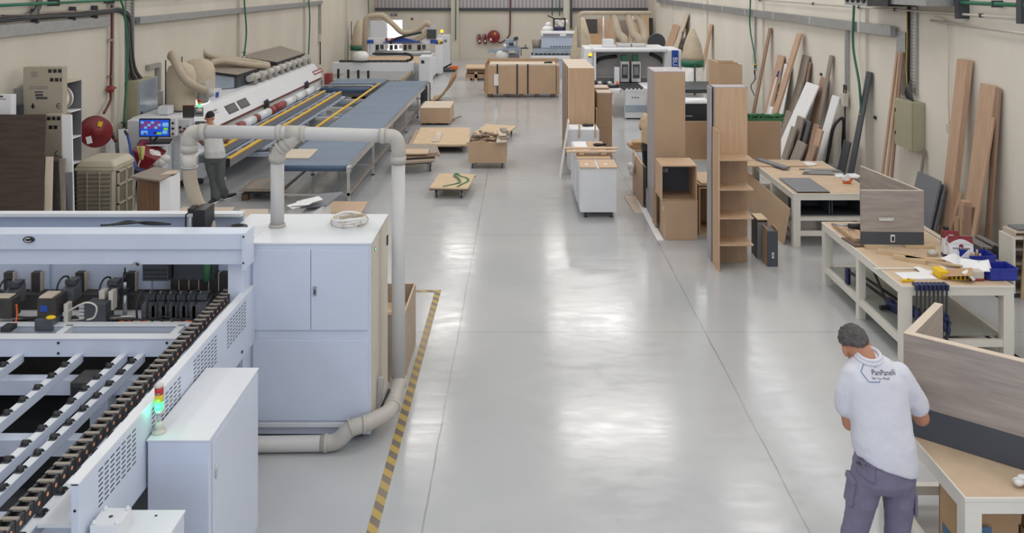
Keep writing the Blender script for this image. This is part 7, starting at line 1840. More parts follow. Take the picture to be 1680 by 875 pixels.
b = MB().m(M['hose']).tube(bent([Q(598, 85, 38), Q(600, 26, 38), Q(627, 25, 38)], .3, 5) + smooth_path([Q(628, 25.5, 38), Q(645, 40, 38), Q(660, 53, 38), Q(680, 52, 38), Q(698, 38, 38), Q(705, 42, 38)], 5), .12, 12); b.build('extraction_hose', None, t)
b = MB().m(M['hose']).tube(smooth_path([Q(660, 68, 38), Q(680, 67, 38), Q(696, 58, 38), Q(702, 50, 38)], 5), .10, 12); b.build('extraction_hose', None, t)
MB().m(M['black']).tube(smooth_path([Q(640, 72, 37.8), Q(650, 63, 37.8), Q(692, 53, 37.8)], 5), .05, 8).build('cable_arm', None, t)
for u in (634, 644): MB().m(M['red']).sphere(Q(u, 65, 37.8), .07, 10, 8).build('stop_button', None, t)
MB().m(M['white']).box(Q(687, 0, 33)[0], Q(706, 0, 33)[0], 33.0, 34.0, 0, Q(0, 93, 33)[2]).build('side_cabinet', None, t, bev=.02)
b = MB().m(M['black']).box(Q(691, 0, 33)[0], Q(696, 0, 33)[0], 32.98, 33.0, Q(0, 104, 33)[2], Q(0, 99, 33)[2]); b.build('display', None, t)
t = thing('electrical_cabinet', (-3.6, 41.5, 0), 'tall white electrical cabinet with two vents beside the far left router', 'electrical cabinet')
x0, x1, zt = Q(718, 0, 41.4)[0], Q(737, 0, 41.4)[0], Q(0, 58, 41.4)[2]
MB().m(M['white']).box(x0, x1, 41.4, 42.2, .05, zt).build('body', None, t, bev=.01)
for k in range(2): MB().m(M['grey']).box(x0 + .1 + .2 * k, x0 + .23 + .2 * k, 41.385, 41.4, zt - .32, zt - .2).build('vent', None, t)
MB().m(M['dark']).box(x0 - .02, x1 + .02, 41.38, 42.2, 0, .05).build('plinth', None, t)
MB().m(M['lamp_yellow']).sphere((Q(724, 0, 41.4)[0], 41.7, Q(0, 52, 41.4)[2]), .08, 12, 8).build('beacon', None, t)
MB().m(M['dark']).cyl((Q(724, 0, 41.4)[0], 41.7, zt), (Q(724, 0, 41.4)[0], 41.7, Q(0, 53, 41.4)[2]), .02, 8).build('beacon_pole', None, t)
b = MB().m(M['dark']).box(-4.2, -3.0, 39.6, 40.6, 0, .12).tube([(-3.6, 40.2, .12), (-3.2, 39.9, .35)], .04, 8); b.m(M['orange']).box(-3.25, -2.9, 39.7, 40.0, .1, .25)
tag(b.build('pallet_truck', bev=.01), 'dark hand pallet truck with orange tip beside the tall white cabinet', 'pallet truck')
def dust_collector(x, Y, zb, zt, r, label, pts):
    t = thing('dust_collector', (x, Y, 0), label, 'dust collector')
    rng = random.Random(int(Y))
    MB().m(M['bag']).lathe([(r * 1.0, zb + .18), (r * 1.0, zb + .3), (r * .82, zb + .62), (r * .55, zt - .3), (r * .22, zt - .04), (.04, zt)], (x, Y, 0), 18).build('filter_sock', None, t)
    MB().m(M['green']).lathe([(r * 1.02, zb), (r * 1.04, zb + .2), (r * .9, zb + .2)], (x, Y, 0), 20).build('drum_ring', None, t)
    MB().m(M['clear_bag']).lathe([(r * .8, .12), (r * .98, .4), (r * 1.0, zb)], (x, Y, 0), 18).build('chip_bag', None, t)
    for a_ in (40, 140, 270): MB().m(M['dark']).tube([(x + r * 1.08 * math.cos(R(a_)), Y + r * 1.08 * math.sin(R(a_)), 0), (x + r * 1.08 * math.cos(R(a_)), Y + r * 1.08 * math.sin(R(a_)), zb + .1)], .025, 8).build('leg', None, t)
    MB().m(M['dark']).tube([(x - r * .9, Y, zb), (x - r * .9, Y, zt - .1)], .02, 8).build('hanger_pole', None, t)
    return t
p = wp(590, 90, 40.2); dust_collector(p[0], 40.2, .95, 2.35, .42, 'dust collector with cloth sock and green ring at the far left wall', None)
p = wp(1136, 100, 27.0); dust_collector(p[0], 27.0, 1.45, 2.62, .34, 'dust collector with cloth sock and green ring on the right side', None)

# ------------------------------------------------------------------ back wall: reel, extinguishers, sign
YB2 = YB - .1
c = wp(810, 60, YB - .25); t = hose_reel('hose_reel', c, .33, .18, 0.0, 'red fire hose reel on the back wall beside the extinguishers', 0)
MB().m(M['dark']).box(c[0] - .08, c[0] + .08, YB - .16, YB, c[2] - .1, c[2] + .1).build('wall_bracket', None, t)
t = thing('fire_pipe', (wp(838, 0, YB)[0], YB - .1, 1), 'dark red fire pipe running down the back wall beside the hose reel', 'pipe')
MB().m(M['maroon']).tube(smooth_path([wp(837, -40, YB - .1), wp(837, 45, YB - .1), wp(834, 60, YB - .1), wp(822, 70, YB - .12), wp(815, 68, YB - .12)], 5), .035, 8).build('pipe', None, t)
for (u, lab) in ((787, 'red fire extinguisher with a black hose on the back wall, left one'), (796, 'red fire extinguisher on the back wall, right one nearest the hose reel')):
    p = wp(u, 72, YB - .12); h = .42
    t = thing('fire_extinguisher', p, lab, 'fire extinguisher')
    MB().m(M['red']).lathe([(.07, 0), (.08, .03), (.08, h * .85), (.05, h), (.025, h + .04)], p, 16).build('cylinder', None, t)
    MB().m(M['black']).box(p[0] - .05, p[0] + .05, p[1] - .03, p[1] + .03, p[2] + h + .03, p[2] + h + .08).build('valve', None, t)
    MB().m(M['black']).tube(bez((p[0] - .03, p[1], p[2] + h + .06), (p[0] - .16, p[1], p[2] + h + .2), (p[0] - .16, p[1], p[2] + h * .5), (p[0] - .12, p[1], p[2] + .12)), .014, 7).build('hose', None, t)
    MB().m(M['label']).box(p[0] - .04, p[0] + .04, p[1] - .082, p[1] - .078, p[2] + .1, p[2] + .2).build('label', None, t)
p = wp(646, 24.5, YB - .05)
t = thing('exit_sign', p, 'small dark exit sign above the bright doorway', 'sign')
MB().m(M['dark']).box(p[0] - .17, p[0] + .17, YB - .04, YB, p[2] - .06, p[2] + .06).build('panel', None, t)
text_on('EXIT', .11, (p[0], YB - .042, p[2]), (1, 0, 0), (0, 0, 1), M['paper'], t)
p = wp(676, 31, YB - .05)
tag(MB().m(M['maroon']).lathe([(.06, 0), (.06, -.05), (.02, -.07)], (p[0], YB - .001, p[2]), 16, 'Y').build('alarm_bell'), 'small dark red alarm bell on the back wall right of the doorway', 'alarm')
for (u, v0, lab) in ((747.5, 66, 'green air hose hanging on the left back wall column'), (906, 26, 'thin green hose hanging above the wrapped press, left one'), (918, 26, 'thin green hose hanging above the wrapped press, right one')):
    p = wp(u, v0, YB - .4); tag(MB().m(M['green']).tube([(p[0], p[1], 4.6), (p[0] + .01, p[1], 3.2), p], .028, 8).build('air_hose'), lab, 'air hose')
tag(MB().m(M['dark']).box(wp(936, 0, YB)[0] - .05, wp(936, 0, YB)[0] + .07, YB - .42, YB - .32, 1.6, 4.4).build('conduit'), 'dark vertical conduit on the right back wall column', 'conduit')

# ------------------------------------------------------------------ back centre: grey saw, beam saw, big machining centre
YA = 41.0
t = thing('radial_saw', (wp(828, 0, YA)[0], YA, 0), 'grey radial arm saw in front of the back wall hose reel', 'saw')
def A_(u, v, Y=YA): return wp(u, v, Y)
MB().m(M['grey']).box(A_(834, 0)[0], A_(852, 0)[0], YA, YA + .8, 0, A_(0, 89)[2]).build('pedestal', None, t, bev=.02)
MB().m(M['pane']).beam(A_(801, 84), A_(845, 80), .35, .13).build('sliding_arm', None, t)
MB().m(M['pane']).beam(A_(824, 80), A_(846, 81), .6, .1).build('table', None, t)
b = MB().m(M['pane']).box(A_(829, 0)[0], A_(849, 0)[0], YA, YA + .4, A_(0, 78)[2], A_(0, 64)[2]); b.m(M['dark']).box(A_(835, 0)[0], A_(842, 0)[0], YA - .05, YA, A_(0, 75)[2], A_(0, 70)[2]); b.m(M['alu']).box(A_(843, 0)[0], A_(847, 0)[0], YA - .06, YA, A_(0, 75)[2], A_(0, 67)[2]).sphere(A_(828, 76), .12, 10, 8)
b.build('motor_head', None, t, bev=.02)
MB().m(M['dark']).beam(A_(843, 64), A_(850, 62), .2, .14).build('control_head', None, t)
MB().m(M['clear_bag']).sphere(A_(823, 90), (.35, .3, .28), 14, 10).build('bagged_motor', None, t)
MB().m(M['pane']).box(A_(846, 0)[0], A_(853, 0)[0], YA, YA + .5, A_(0, 89)[2], A_(0, 77)[2]).build('column', None, t)
b = MB().m(M['dark']).beam(A_(854, 79), A_(867, 79), .05, .06).tube([A_(862, 79), A_(862, 73)], .025, 6).tube([A_(855, 92), A_(855, 78)], .02, 6); b.build('roller_stand', None, t)
t = thing('panel_press', (wp(910, 0, 37.5)[0], 38, 0), 'blue-grey hooded panel machine with a dark blue stripe at the back of the hall', 'machine')
YQ = 37.0
MB().m(M['blue_grey']).box(A_(872, 0, YQ)[0], A_(962, 0, YQ)[0], YQ, YQ + 1.6, 0, A_(0, 91, YQ)[2]).build('base', None, t)
MB().m(M['white']).box(A_(871, 0, YQ)[0], A_(962, 0, YQ)[0], YQ - .05, YQ + 1.7, A_(0, 97, YQ)[2], A_(0, 91, YQ)[2]).build('table_edge', None, t)
MB().m(M['pane']).box(A_(874, 0, YQ)[0], A_(950, 0, YQ)[0], YQ + .1, YQ + 1.6, A_(0, 91, YQ)[2], A_(0, 80, YQ)[2]).build('lower_hood', None, t)
MB().m(M['blue_grey']).box(A_(888, 0, YQ)[0], A_(952, 0, YQ)[0], YQ + .2, YQ + 1.6, A_(0, 80, YQ)[2], A_(0, 60, YQ)[2]).build('hood', None, t, bev=.03)
b = MB().m(M['white']).box(A_(888, 0, YQ)[0], A_(952, 0, YQ)[0], YQ + .15, YQ + 1.6, A_(0, 60, YQ)[2], A_(0, 54, YQ)[2]); b.m(M['grey']).box(A_(891, 0, YQ)[0], A_(919, 0, YQ)[0], YQ + .13, YQ + .15, A_(0, 59, YQ)[2], A_(0, 56, YQ)[2]).box(A_(929, 0, YQ)[0], A_(950, 0, YQ)[0], YQ + .13, YQ + .15, A_(0, 59, YQ)[2], A_(0, 56, YQ)[2]); b.build('hood_top', None, t)
MB().m(M['royal']).box(A_(888, 0, YQ)[0], A_(944, 0, YQ)[0], YQ + .18, YQ + .2, A_(0, 85, YQ)[2] , A_(0, 83, YQ)[2]).build('stripe', None, t)
b = MB().m(M['dark'])
for k in range(8): b.box(A_(904 + 4.6 * k, 0, YQ)[0], A_(906 + 4.6 * k, 0, YQ)[0], YQ + .18, YQ + .2, A_(0, 78, YQ)[2], A_(0, 76, YQ)[2])
b.build('indicator_row', None, t)
b = MB().m(M['black'])
for k in range(9): b.box(A_(878 + 7 * k, 0, YQ)[0], A_(883 + 7 * k, 0, YQ)[0], YQ + .07, YQ + .1, A_(0, 90, YQ)[2], A_(0, 88, YQ)[2])
b.build('slot_row', None, t)
p = A_(880, 79, YQ + .4); tag(MB().m(M['taupe']).lathe([(.16, 0), (.2, .36)], p, 16).build('bucket'), 'brown bucket standing on the left end of the blue-grey hooded machine', 'bucket')
t = thing('tool_rack', (A_(921, 0, 39)[0], 39.2, 0), 'black framed rack filled with bags behind the blue-grey hooded machine', 'rack')
b = MB().m(M['black']); xa, xb, za, zb = A_(909, 0, 39)[0], A_(927, 0, 39)[0], 0, A_(0, 30, 39)[2]
for x in (xa, xb):
    for y in (39.0, 39.6): b.box(x - .03, x + .03, y - .03, y + .03, 0, zb)
b.box(xa, xb, 38.97, 39.03, zb - .06, zb).box(xa, xb, 38.97, 39.03, 1.5, 1.56).beam((xa, 39, zb), (xa - .3, 39, zb + .12), .05, .05); b.build('rack_frame', None, t)
MB().m(M['navy']).box(xa + .04, xb - .04, 39.05, 39.5, 1.56, 2.05).build('blue_bag', None, t, bev=.05)
b = MB().m(M['clear_bag']); rng = random.Random(6)
for k in range(8): b.sphere((xa + .1 + .06 * k, 39.2, 2.2 + rng.uniform(-.1, .1)), (.12, .12, .12), 8, 6)
b.build('white_bag', None, t)
p = A_(899, 53, 39.2); t = thing('white_sack', (p[0], 39.3, 0), 'white sack heaped on a stand left of the black framed rack', 'sack')
b = MB().m(M['paper']).sphere((p[0], 39.3, p[2] + .1), (.28, .25, .2), 14, 10).sphere((p[0] + .02, 39.3, p[2] + .34), (.14, .14, .12), 12, 8); b.build('sack', None, t)
MB().m(M['grey']).box(p[0] - .25, p[0] + .25, 39.1, 39.5, 0, p[2]).build('stand', None, t)
# large machining centre
YG = 28.0
t = thing('machining_centre', (3.5, 28, 0), 'large white machining centre with twin spindles and a blue lettered side panel', 'machine')
def G(u, v, Y=YG): return wp(u, v, Y)
zt = G(0, 78)[2]
xl, xr = G(958, 0)[0], G(1106, 0)[0]
b = MB().m(M['white']).box(xl, xl + .30, YG, YG + 1.4, .1, zt - .02); b.build('left_column', None, t, bev=.04)
b = MB().m(M['white']).box(xl + .25, xr - .25, YG - .35, YG + 1.4, zt - .12, zt); b.build('canopy', None, t, bev=.04)
b = MB().m(M['white']).box(xr - .33, G(1118, 0)[0], YG - .1, YG + 1.4, .1, zt - .06); b.build('right_column', None, t, bev=.05)
bp_ = MB().m(M['royal']).box(G(1101, 0)[0], G(1112, 0)[0], YG - .112, YG - .1, .9, zt - .08).build('blue_panel', None, t)
text_on('BLI', .21, ((G(1106.5, 0)[0]), YG - .113, 1.52), (0, 0, -1), (1, 0, 0), M['paper'], t)
b = MB().m(M['pipe']).box(xl + .30, xr - .33, YG + .6, YG + .7, .95, zt - .12); b.build('rear_cover', None, t)
b = MB().m(M['white']).box(xl + .3, xl + .36, YG - .3, YG + .7, .95, zt - .12); b.build('guard_frame', None, t)
for (pts) in ([(975, 105), (986, 96), (1012, 92)], [(1066, 88), (1082, 96), (1090, 106)]):
    P = [G(u, v, YG + .3) for (u, v) in pts]
    b = MB().m(M['black']).tube(smooth_path(P, 5), .06, 8); b.tube(smooth_path([tuple(Vector(p) + Vector((0, 0, -.28 - .0))) for p in (P if pts[0][0] < 1000 else P)], 5), .04, 8) if False else None
    b.build('energy_chain', None, t)
for (ua, ub) in ((1017, 1031), (1035, 1050)):
    x0, x1 = G(ua, 0)[0], G(ub, 0)[0]
    b = MB().m(M['alu']).box(x0, x1, YG - .2, YG + .3, .88, 1.52); b.m(M['dark']).box(x0 + .04, x1 - .04, YG - .22, YG - .2, 1.0, 1.44); b.m(M['grey']).box(x0 + .07, x1 - .07, YG - .24, YG - .22, 1.1, 1.36); b.build('spindle_housing', None, t, bev=.02)
    b = MB().m(M['green']).box(x0 + .05, x1 - .06, YG - .1, YG + .1, 1.52, 1.72); b.build('spindle_motor', None, t)
    b = MB().m(M['black']).cyl(((x0 + x1) / 2, YG - .1, .74), ((x0 + x1) / 2, YG - .1, .88), .05, 10); b.build('spindle', None, t)
MB().m(M['white']).box(G(1006, 0)[0], G(1014, 0)[0], YG - .4, YG - .2, .72, 1.36).build('safety_post', None, t)
b = MB().m(M['white']).box(xl + .3, xr - .3, YG - .1, YG + .5, .66, .78); b.m(M['grey']).box(xl + .3, xr - .3, YG + .3, YG + .5, .78, .95); b.build('cross_slide', None, t)
# hoses with the tan frame behind
for (u, v) in ((1024, 64), (1048, 62)):
    x = G(u, 0, YG + .4)[0]
    MB().m(M['hose']).tube(smooth_path([(x, YG + .4, 1.98), (x, YG + .4, 2.2), (x - .15, YG + .6, 2.35), (x - .25, YG + .8, 2.75), (x - .3, YG + .9, 3.0)], 5), .13, 12).build('extraction_hose', None, t)
    MB().m(M['alu']).box(x - .25, x + .2, YG + .2, YG + .7, zt, zt + .12).build('suction_hood', None, t, bev=.03)
MB().m(M['white']).box(G(990, 0)[0], G(1008, 0)[0], YG + .1, YG + .5, zt, zt + .25).build('top_box', None, t, bev=.02)
b = MB().m(M['hose']).tube(bent([(xl - .1, YG + .8, 1.9), (xl - .12, YG + .8, 3.02), (xr - .6, YG + .8, 3.02)], .2, 5), .07, 10); b.build('duct_frame', None, t)
for u in (990, 1038): MB().m(M['alu']).tube([(G(u, 0, YG + .8)[0], YG + .8, 1.9), (G(u, 0, YG + .8)[0], YG + .8, 3.0)], .035, 8).build('frame_post', None, t)
MB().m(M['hose']).tube(smooth_path([G(1043, 28, YG + .9), G(1050, 36, YG + .9), G(1056, 58, YG + .7), G(1048, 72, YG + .4)], 5), .14, 12).build('extraction_hose', None, t)
b = MB().m(M['dark']).box(G(968, 0, YG - .05)[0] - .05, G(968, 0, YG - .05)[0] + .05, YG - .02, YG, G(0, 94)[2], G(0, 92)[2]); b.build('lamp_holder', None, t)
MB().m(M['lamp_yellow']).box(G(966, 0)[0], G(971, 0)[0], YG - .04, YG - .01, G(0, 92)[2], G(0, 88)[2]).build('warning_lamp', None, t)
# feed table in front
xa, xb = 3.02, 3.63
b = MB().m(M['white']).box(xa, xb, 25.9, 26.2, .04, .84); b.m(M['pane']).box(xa, xb, 25.88, 25.9, .22, .42); b.m(M['dark']).box(xa + .05, xb - .05, 25.95, 26.1, 0, .04)
for k in range(3): b.m(M['grey']).box(xa + .18 + .08 * k, xa + .23 + .08 * k, 25.885, 25.9, .62, .66)
b.build('front_leg', None, t, bev=.015)
b = MB().m(M['black']).box(xa, xb, 26.1, 28.0, .80, .86)
b.build('belt_bed', None, t)
b = MB().m(M['paper']).box(xb - .15, xb + .6, 26.3, 28.0, .82, .85); b.build('side_board', None, t)
for k in range(5): MB().m(M['white']).cyl((xa + .06 + .12 * k, 25.86, .86), (xa + .06 + .12 * k, 26.0, .86), .035, 10).build('belt_pulley', None, t)
b = MB().m(M['white']).prism([G(983, 134, 26.5)[:2], (2.85, 26.0), (2.95, 26.3), (2.85, 27.6), (1.95, 27.6), (1.95, 26.8)], 'Z', .76, .84); b.build('side_table', None, t)
b = MB().m(M['white']).box(2.35, 2.72, 26.3, 26.7, .40, .76).box(2.42, 2.62, 26.3, 26.6, .02, .40).box(2.38, 2.7, 26.25, 26.65, 0, .02); b.build('table_foot', None, t)
for k in range(5): MB().m(M['black' if k % 2 else 'alu']).sphere((2.1 + .15 * k, 27.4 - .1 * (k % 2), .9), (.09, .08, .06), 8, 6).build('clamp_head', None, t)
t2 = thing('hand_tool', (2.75, 26.6, .84), 'black power tool with orange handle lying on the machining centre side table', 'power tool')
MB().m(M['black']).tube([(2.55, 26.5, .89), (2.9, 26.6, .89)], .05, 10).build('tool_body', None, t2)
MB().m(M['orange']).tube([(2.85, 26.7, .86), (2.87, 26.7, 1.02)], .04, 10).build('handle', None, t2)
# dark outfeed table and black cabinet on the right of it
t = thing('outfeed_table', (4.4, 24.0, 0), 'dark grey outfeed table with folded arms right of the machining centre', 'table')
b = MB().m(M['dark']).box(3.9, 5.6, 24.2, 26.2, .98, 1.08); b.build('tabletop', None, t)
b = MB().m(M['grey']).hexa([(4.05, 22.6, .62), (4.75, 22.6, .55), (4.75, 24.2, .85), (4.05, 24.2, .95), (4.05, 22.6, .66), (4.75, 22.6, .6), (4.75, 24.2, .92), (4.05, 24.2, 1.02)]); b.build('drop_leaf', None, t)
for (x, y) in ((4.0, 24.3), (5.5, 24.3), (4.0, 26.1), (5.5, 26.1), (4.15, 22.7), (4.65, 22.7)): MB().m(M['dark']).box(x - .04, x + .04, y - .04, y + .04, 0, .58 if y < 23 else .98).build('leg', None, t)
t = thing('black_cabinet', (3.7, 20.4, 0), 'glossy black cabinet with a white top strip between the tall cabinets', 'cabinet')
M['gloss_black'] = paint('gloss_black_panel', (34, 38, 44), .15)
x0, x1 = wp(1120, 0, 20.0)[0], wp(1166, 0, 20.0)[0]
MB().m(M['gloss_black']).box(x0, x1, 20.0, 20.7, .4, wp(0, 170, 20)[2]).build('body', None, t)
MB().m(M['white']).box(x0, x1, 19.98, 20.7, wp(0, 170, 20)[2], wp(0, 167, 20)[2]).build('top_strip', None, t)
MB().m(M['alu']).box(x0 + .06, x0 + .22, 19.99, 20.0, wp(0, 191, 20)[2], wp(0, 190, 20)[2]).build('badge', None, t)
MB().m(M['dark']).box(x0 + .05, x1 - .05, 20.05, 20.65, 0, .4).build('plinth', None, t)
for k in range(2):
    tag(MB().m(M['paper']).obox((x0 + .3 + .1 * k, 20.3, wp(0, 167, 20)[2] + .006 + .004 * k), (.3, .3, .003), (0, 0, .2 * k)).build('paper_sheet'), ('lower' if k == 0 else 'upper') + ' white paper on the glossy black cabinet', 'paper')
# boards and dark panels stacked behind the machining centre
for (ua, ub, va, Y, m_, lab) in ((960, 981, 32, 44.5, 'soot', 'black board standing against the back wall, left of the tan boards'), (982, 1010, 30, 44.8, 'plank', 'tan board standing against the back wall behind the machining centre frame'), (968, 996, 56, 44.0, 'card', 'brown sheet standing low in front of the black board at the back wall'), (1032, 1066, 21, 45.0, 'mdf', 'tall tan sheet standing against the back wall right of the frame'), (1062, 1073, 30, 45.2, 'soot', 'dark panel standing in the right back corner'), (1012, 1032, 34, 45.4, 'taupe', 'taupe board standing between the tan sheets at the back wall')):
    x0, x1 = wp(ua, 0, Y)[0], wp(ub, 0, Y)[0]; zt = wp(0, va, Y)[2]
    tag(MB().m(M[m_]).hexa([(x0, Y, 0), (x1, Y, 0), (x1, Y + .05, 0), (x0, Y + .05, 0), (x0, Y + .35, zt), (x1, Y + .35, zt), (x1, Y + .4, zt), (x0, Y + .4, zt)]).build('board_sheet'), lab, 'board')
p = wp(1077, 78, 34); t = thing('floor_fan', (p[0], 34, 0), 'round black fan standing behind the machining centre on the right', 'fan')
MB().m(M['dark']).lathe([(.33, -.06), (.35, 0), (.33, .06)], (p[0], 34, p[2] + .2), 24, 'Y').build('fan_cage', None, t); MB().m(M['dark']).box(p[0] - .04, p[0] + .04, 33.96, 34.04, 0, p[2] - .1).build('stand', None, t)
dust = MB().m(M['bag']).lathe([(.42, 1.0), (.40, 1.5), (.28, 2.2), (.12, 2.75), (.03, 2.8)], (wp(954, 0, 31)[0], 31, 0), 18)
t = thing('dust_collector', (wp(954, 0, 31)[0], 31, 0), 'tapering cloth dust sock left of the machining centre', 'dust collector')
dust.build('filter_sock', None, t); MB().m(M['dark']).lathe([(.36, 0), (.36, 1.0), (.3, 1.0)], (wp(954, 0, 31)[0], 31, 0), 18).build('drum', None, t)
# ------------------------------------------------------------------ people
from mathutils.bvhtree import BVHTree
def solidify_shapes(b, name, mat, parent, voxel, smooth=6, factor=.5, wrinkle=0.0, wscale=.1):
    """fuse overlapping closed shapes into one continuous skin"""
    bmesh.ops.recalc_face_normals(b.bm, faces=b.bm.faces)
    me = bpy.data.meshes.new(name); b.bm.to_mesh(me); b.bm.free()
    o = bpy.data.objects.new(name, me); COL.objects.link(o)
    r = o.modifiers.new('fuse', 'REMESH'); r.mode = 'VOXEL'; r.voxel_size = voxel
    s = o.modifiers.new('smooth', 'SMOOTH'); s.iterations = smooth; s.factor = factor
    if wrinkle:
        tx = bpy.data.textures.new('folds', 'CLOUDS'); tx.noise_scale = wscale; tx.noise_depth = 2
        d = o.modifiers.new('folds', 'DISPLACE'); d.texture = tx; d.strength = wrinkle; d.mid_level = .5; d.texture_coords = 'GLOBAL'
    dg = bpy.context.evaluated_depsgraph_get()
    m2 = bpy.data.meshes.new_from_object(o.evaluated_get(dg))
    bpy.data.objects.remove(o)
    for p in m2.polygons: p.use_smooth = True; p.material_index = 0
    m2.materials.clear(); m2.materials.append(mat)
    bv = BVHTree.FromPolygons([v.co.copy() for v in m2.vertices], [tuple(p.vertices) for p in m2.polygons])
    m2.transform(MATX[parent.name].inverted())
    o = bpy.data.objects.new(name, m2); COL.objects.link(o); o.parent = parent
    MATX[o.name] = MATX[parent.name]
    return o, bv
class Body(MB):
    def __init__(s, mt): super().__init__(); s.mt = mt
    def P(s, p): return s.mt @ Vector(p)
    def limb(s, pts, rs, seg=16):
        pts = [s.P(p) for p in pts]
        s.tube(pts, rs, seg)
        for p, r in ((pts[0], rs[0]), (pts[-1], rs[-1])): s.sphere(p, r, seg, 8)
        for p, r in zip(pts[1:-1], rs[1:-1]): s.sphere(p, r, seg, 8)
    def loft(s, rings, seg=28, close=True):
        g = []
        for (c, rx, ry, *rest) in rings:
            sl = rest[0] if rest else 0.0; tl = rest[1] if len(rest) > 1 else 0.0
            ring = []
            for k in range(seg):
                t = 2 * math.pi * k / seg; e = 2.4
                x = rx * math.copysign(abs(math.cos(t)) ** (2 / e), math.cos(t)); y = ry * math.copysign(abs(math.sin(t)) ** (2 / e), math.sin(t))
                ring.append(s.bm.verts.new(s.P((c[0] + x, c[1] + y, c[2] + sl * x + tl * y))))
            g.append(ring)
        for i in range(len(g) - 1):
            for k in range(seg): s._f([g[i][k], g[i][(k + 1) % seg], g[i + 1][(k + 1) % seg], g[i + 1][k]], True)
        if close: s._f(g[0][::-1]); s._f(g[-1])
    def ell(s, c, r, rot=None): s.sphere(s.P(c), r, 18, 12, (s.mt.to_3x3() @ rot) if rot is not None else s.mt.to_3x3())
def hand(b, wrist, d, up, side, curl=.35, s=1.0):
    """palm, four unequal bent fingers and a thumb leaving the side of the palm; d = pointing direction, up = back of the hand"""
    w = Vector(wrist); d = Vector(d).normalized(); up = Vector(up); up = (up - d * up.dot(d)).normalized(); rt = d.cross(up) * side
    pc = w + d * .05 * s
    for k in range(-2, 3):
        q = w + rt * (.016 * k * s)
        b.limb([q + d * .01 * s, q + d * .085 * s], [.013 * s, .012 * s], 8)
    for k, ln in ((-1.5, .068), (-.5, .08), (.5, .076), (1.5, .06)):
        p = w + d * .088 * s + rt * (.0205 * k * s); a = 0.0; pts = [p]
        for j, f in enumerate((.45, .32, .23)):
            a += curl * (1.0 + .35 * j)
            p = p + (d * math.cos(a) - up * math.sin(a)) * ln * f * s; pts.append(p)
        b.limb(pts, [.0095 * s, .009 * s, .0082 * s, .007 * s], 8)
    p = w + d * .03 * s - rt * .036 * s; v = (d * .7 - rt * .7 - up * .15).normalized()
    b.limb([p, p + v * .035 * s, p + (v * .6 + d * .5).normalized() * .062 * s], [.013 * s, .011 * s, .009 * s], 8)
def head_shapes(b, hm, s=1.0):
    """hm: head frame (x right, y face, z up)"""
    sub = Body(hm)
    sub.bm.free(); sub.bm = b.bm
    sub.mats, sub.cur = b.mats, b.cur
    sub.ell((0, 0, .02), (.074 * s, .094 * s, .105 * s)); sub.ell((0, .028, -.055), (.056 * s, .062 * s, .062 * s)); sub.ell((0, .06, -.085), (.028 * s, .026 * s, .022 * s))
    sub.limb([(0, .088, .02), (0, .108, -.018)], [.009, .014], 10)                       # nose
    sub.ell((0, .082, .034), (.052, .016, .012))                                         # brow
    sub.ell((0, .086, -.05), (.026, .012, .007)); sub.ell((0, .084, -.06), (.024, .012, .008))   # lips
    for q in (-1, 1):
        sub.ell((.03 * q, .084, .012), (.014, .010, .008))                               # eyelids
        sub.ell((.084 * q, -.012, -.012), (.010, .022, .034)); sub.ell((.077 * q, .0, -.012), (.014, .014, .022))   # ears
def hair_shape(hm, crown=0.0, s=1.0, low=-.045):
    b = MB(); bm = b.bm
    seg, rg = 28, 16
    def pt(t, f, k):
        return hm @ Vector((.080 * s * k * math.sin(t) * math.cos(f), -.004 + .099 * s * k * math.sin(t) * math.sin(f), .022 + .110 * s * k * math.cos(t)))
    outer, inner = [], []
    for i in range(rg + 1):
        ro, ri = [], []
        for k in range(seg):
            f = 2 * math.pi * k / seg
            back = .5 - .5 * math.sin(f)                                 # 1 at the back, 0 at the face
            tmax = R(62) + R(58) * back ** 1.5
            tmin = R(crown) if crown else 0.02
            t = tmin + (tmax - tmin) * i / rg
            edge = .97 if i in (0, rg) else 1.05 - .055 * (i / rg) ** 3 + .012 * math.sin(7 * f + 5 * t)
            ro.append(bm.verts.new(pt(t, f, edge))); ri.append(bm.verts.new(pt(t, f, .93)))
        outer.append(ro); inner.append(ri)
    for i in range(rg):
        for k in range(seg):
            k2 = (k + 1) % seg
            b._f([outer[i][k], outer[i][k2], outer[i + 1][k2], outer[i + 1][k]], True); b._f([inner[i][k], inner[i + 1][k], inner[i + 1][k2], inner[i][k2]], True)
    for k in range(seg):
        k2 = (k + 1) % seg
        b._f([outer[0][k], inner[0][k], inner[0][k2], outer[0][k2]]); b._f([outer[rg][k], outer[rg][k2], inner[rg][k2], inner[rg][k]])
    return b
def shoe(b, ankle, d, L=.27):
    a = Vector(ankle); d = Vector(d).normalized()
    return a, d

# --- man in the white polo bending over the large carcass
man = thing('person', (2.30, 5.65, 0), 'man in white printed polo and mauve work trousers bent over the large desk carcass', 'person')
MT = Matrix.Translation((2.30, 5.65, 0))
hm = MT @ Matrix.Translation((-.092, .20, 1.585)) @ Matrix.Rotation(R(10), 4, 'Z') @ Matrix.Rotation(R(-7), 4, 'Y') @ Matrix.Rotation(R(-44), 4, 'X') @ Matrix.Scale(1.1, 4)
b = Body(MT)
b.loft([((.0, 0, .80), .15, .10), ((.0, 0, .95), .165, .115), ((0, .01, 1.08), .155, .11), ((-.005, .05, 1.25), .165, .11), ((-.015, .09, 1.40), .165, .10), ((-.03, .11, 1.48), .12, .08), ((-.04, .12, 1.54), .06, .06)])
b.limb([(-.042, .11, 1.52), (-.06, .14, 1.565), (-.082, .175, 1.60)], [.062, .062, .062], 16)
head_shapes(b, hm)
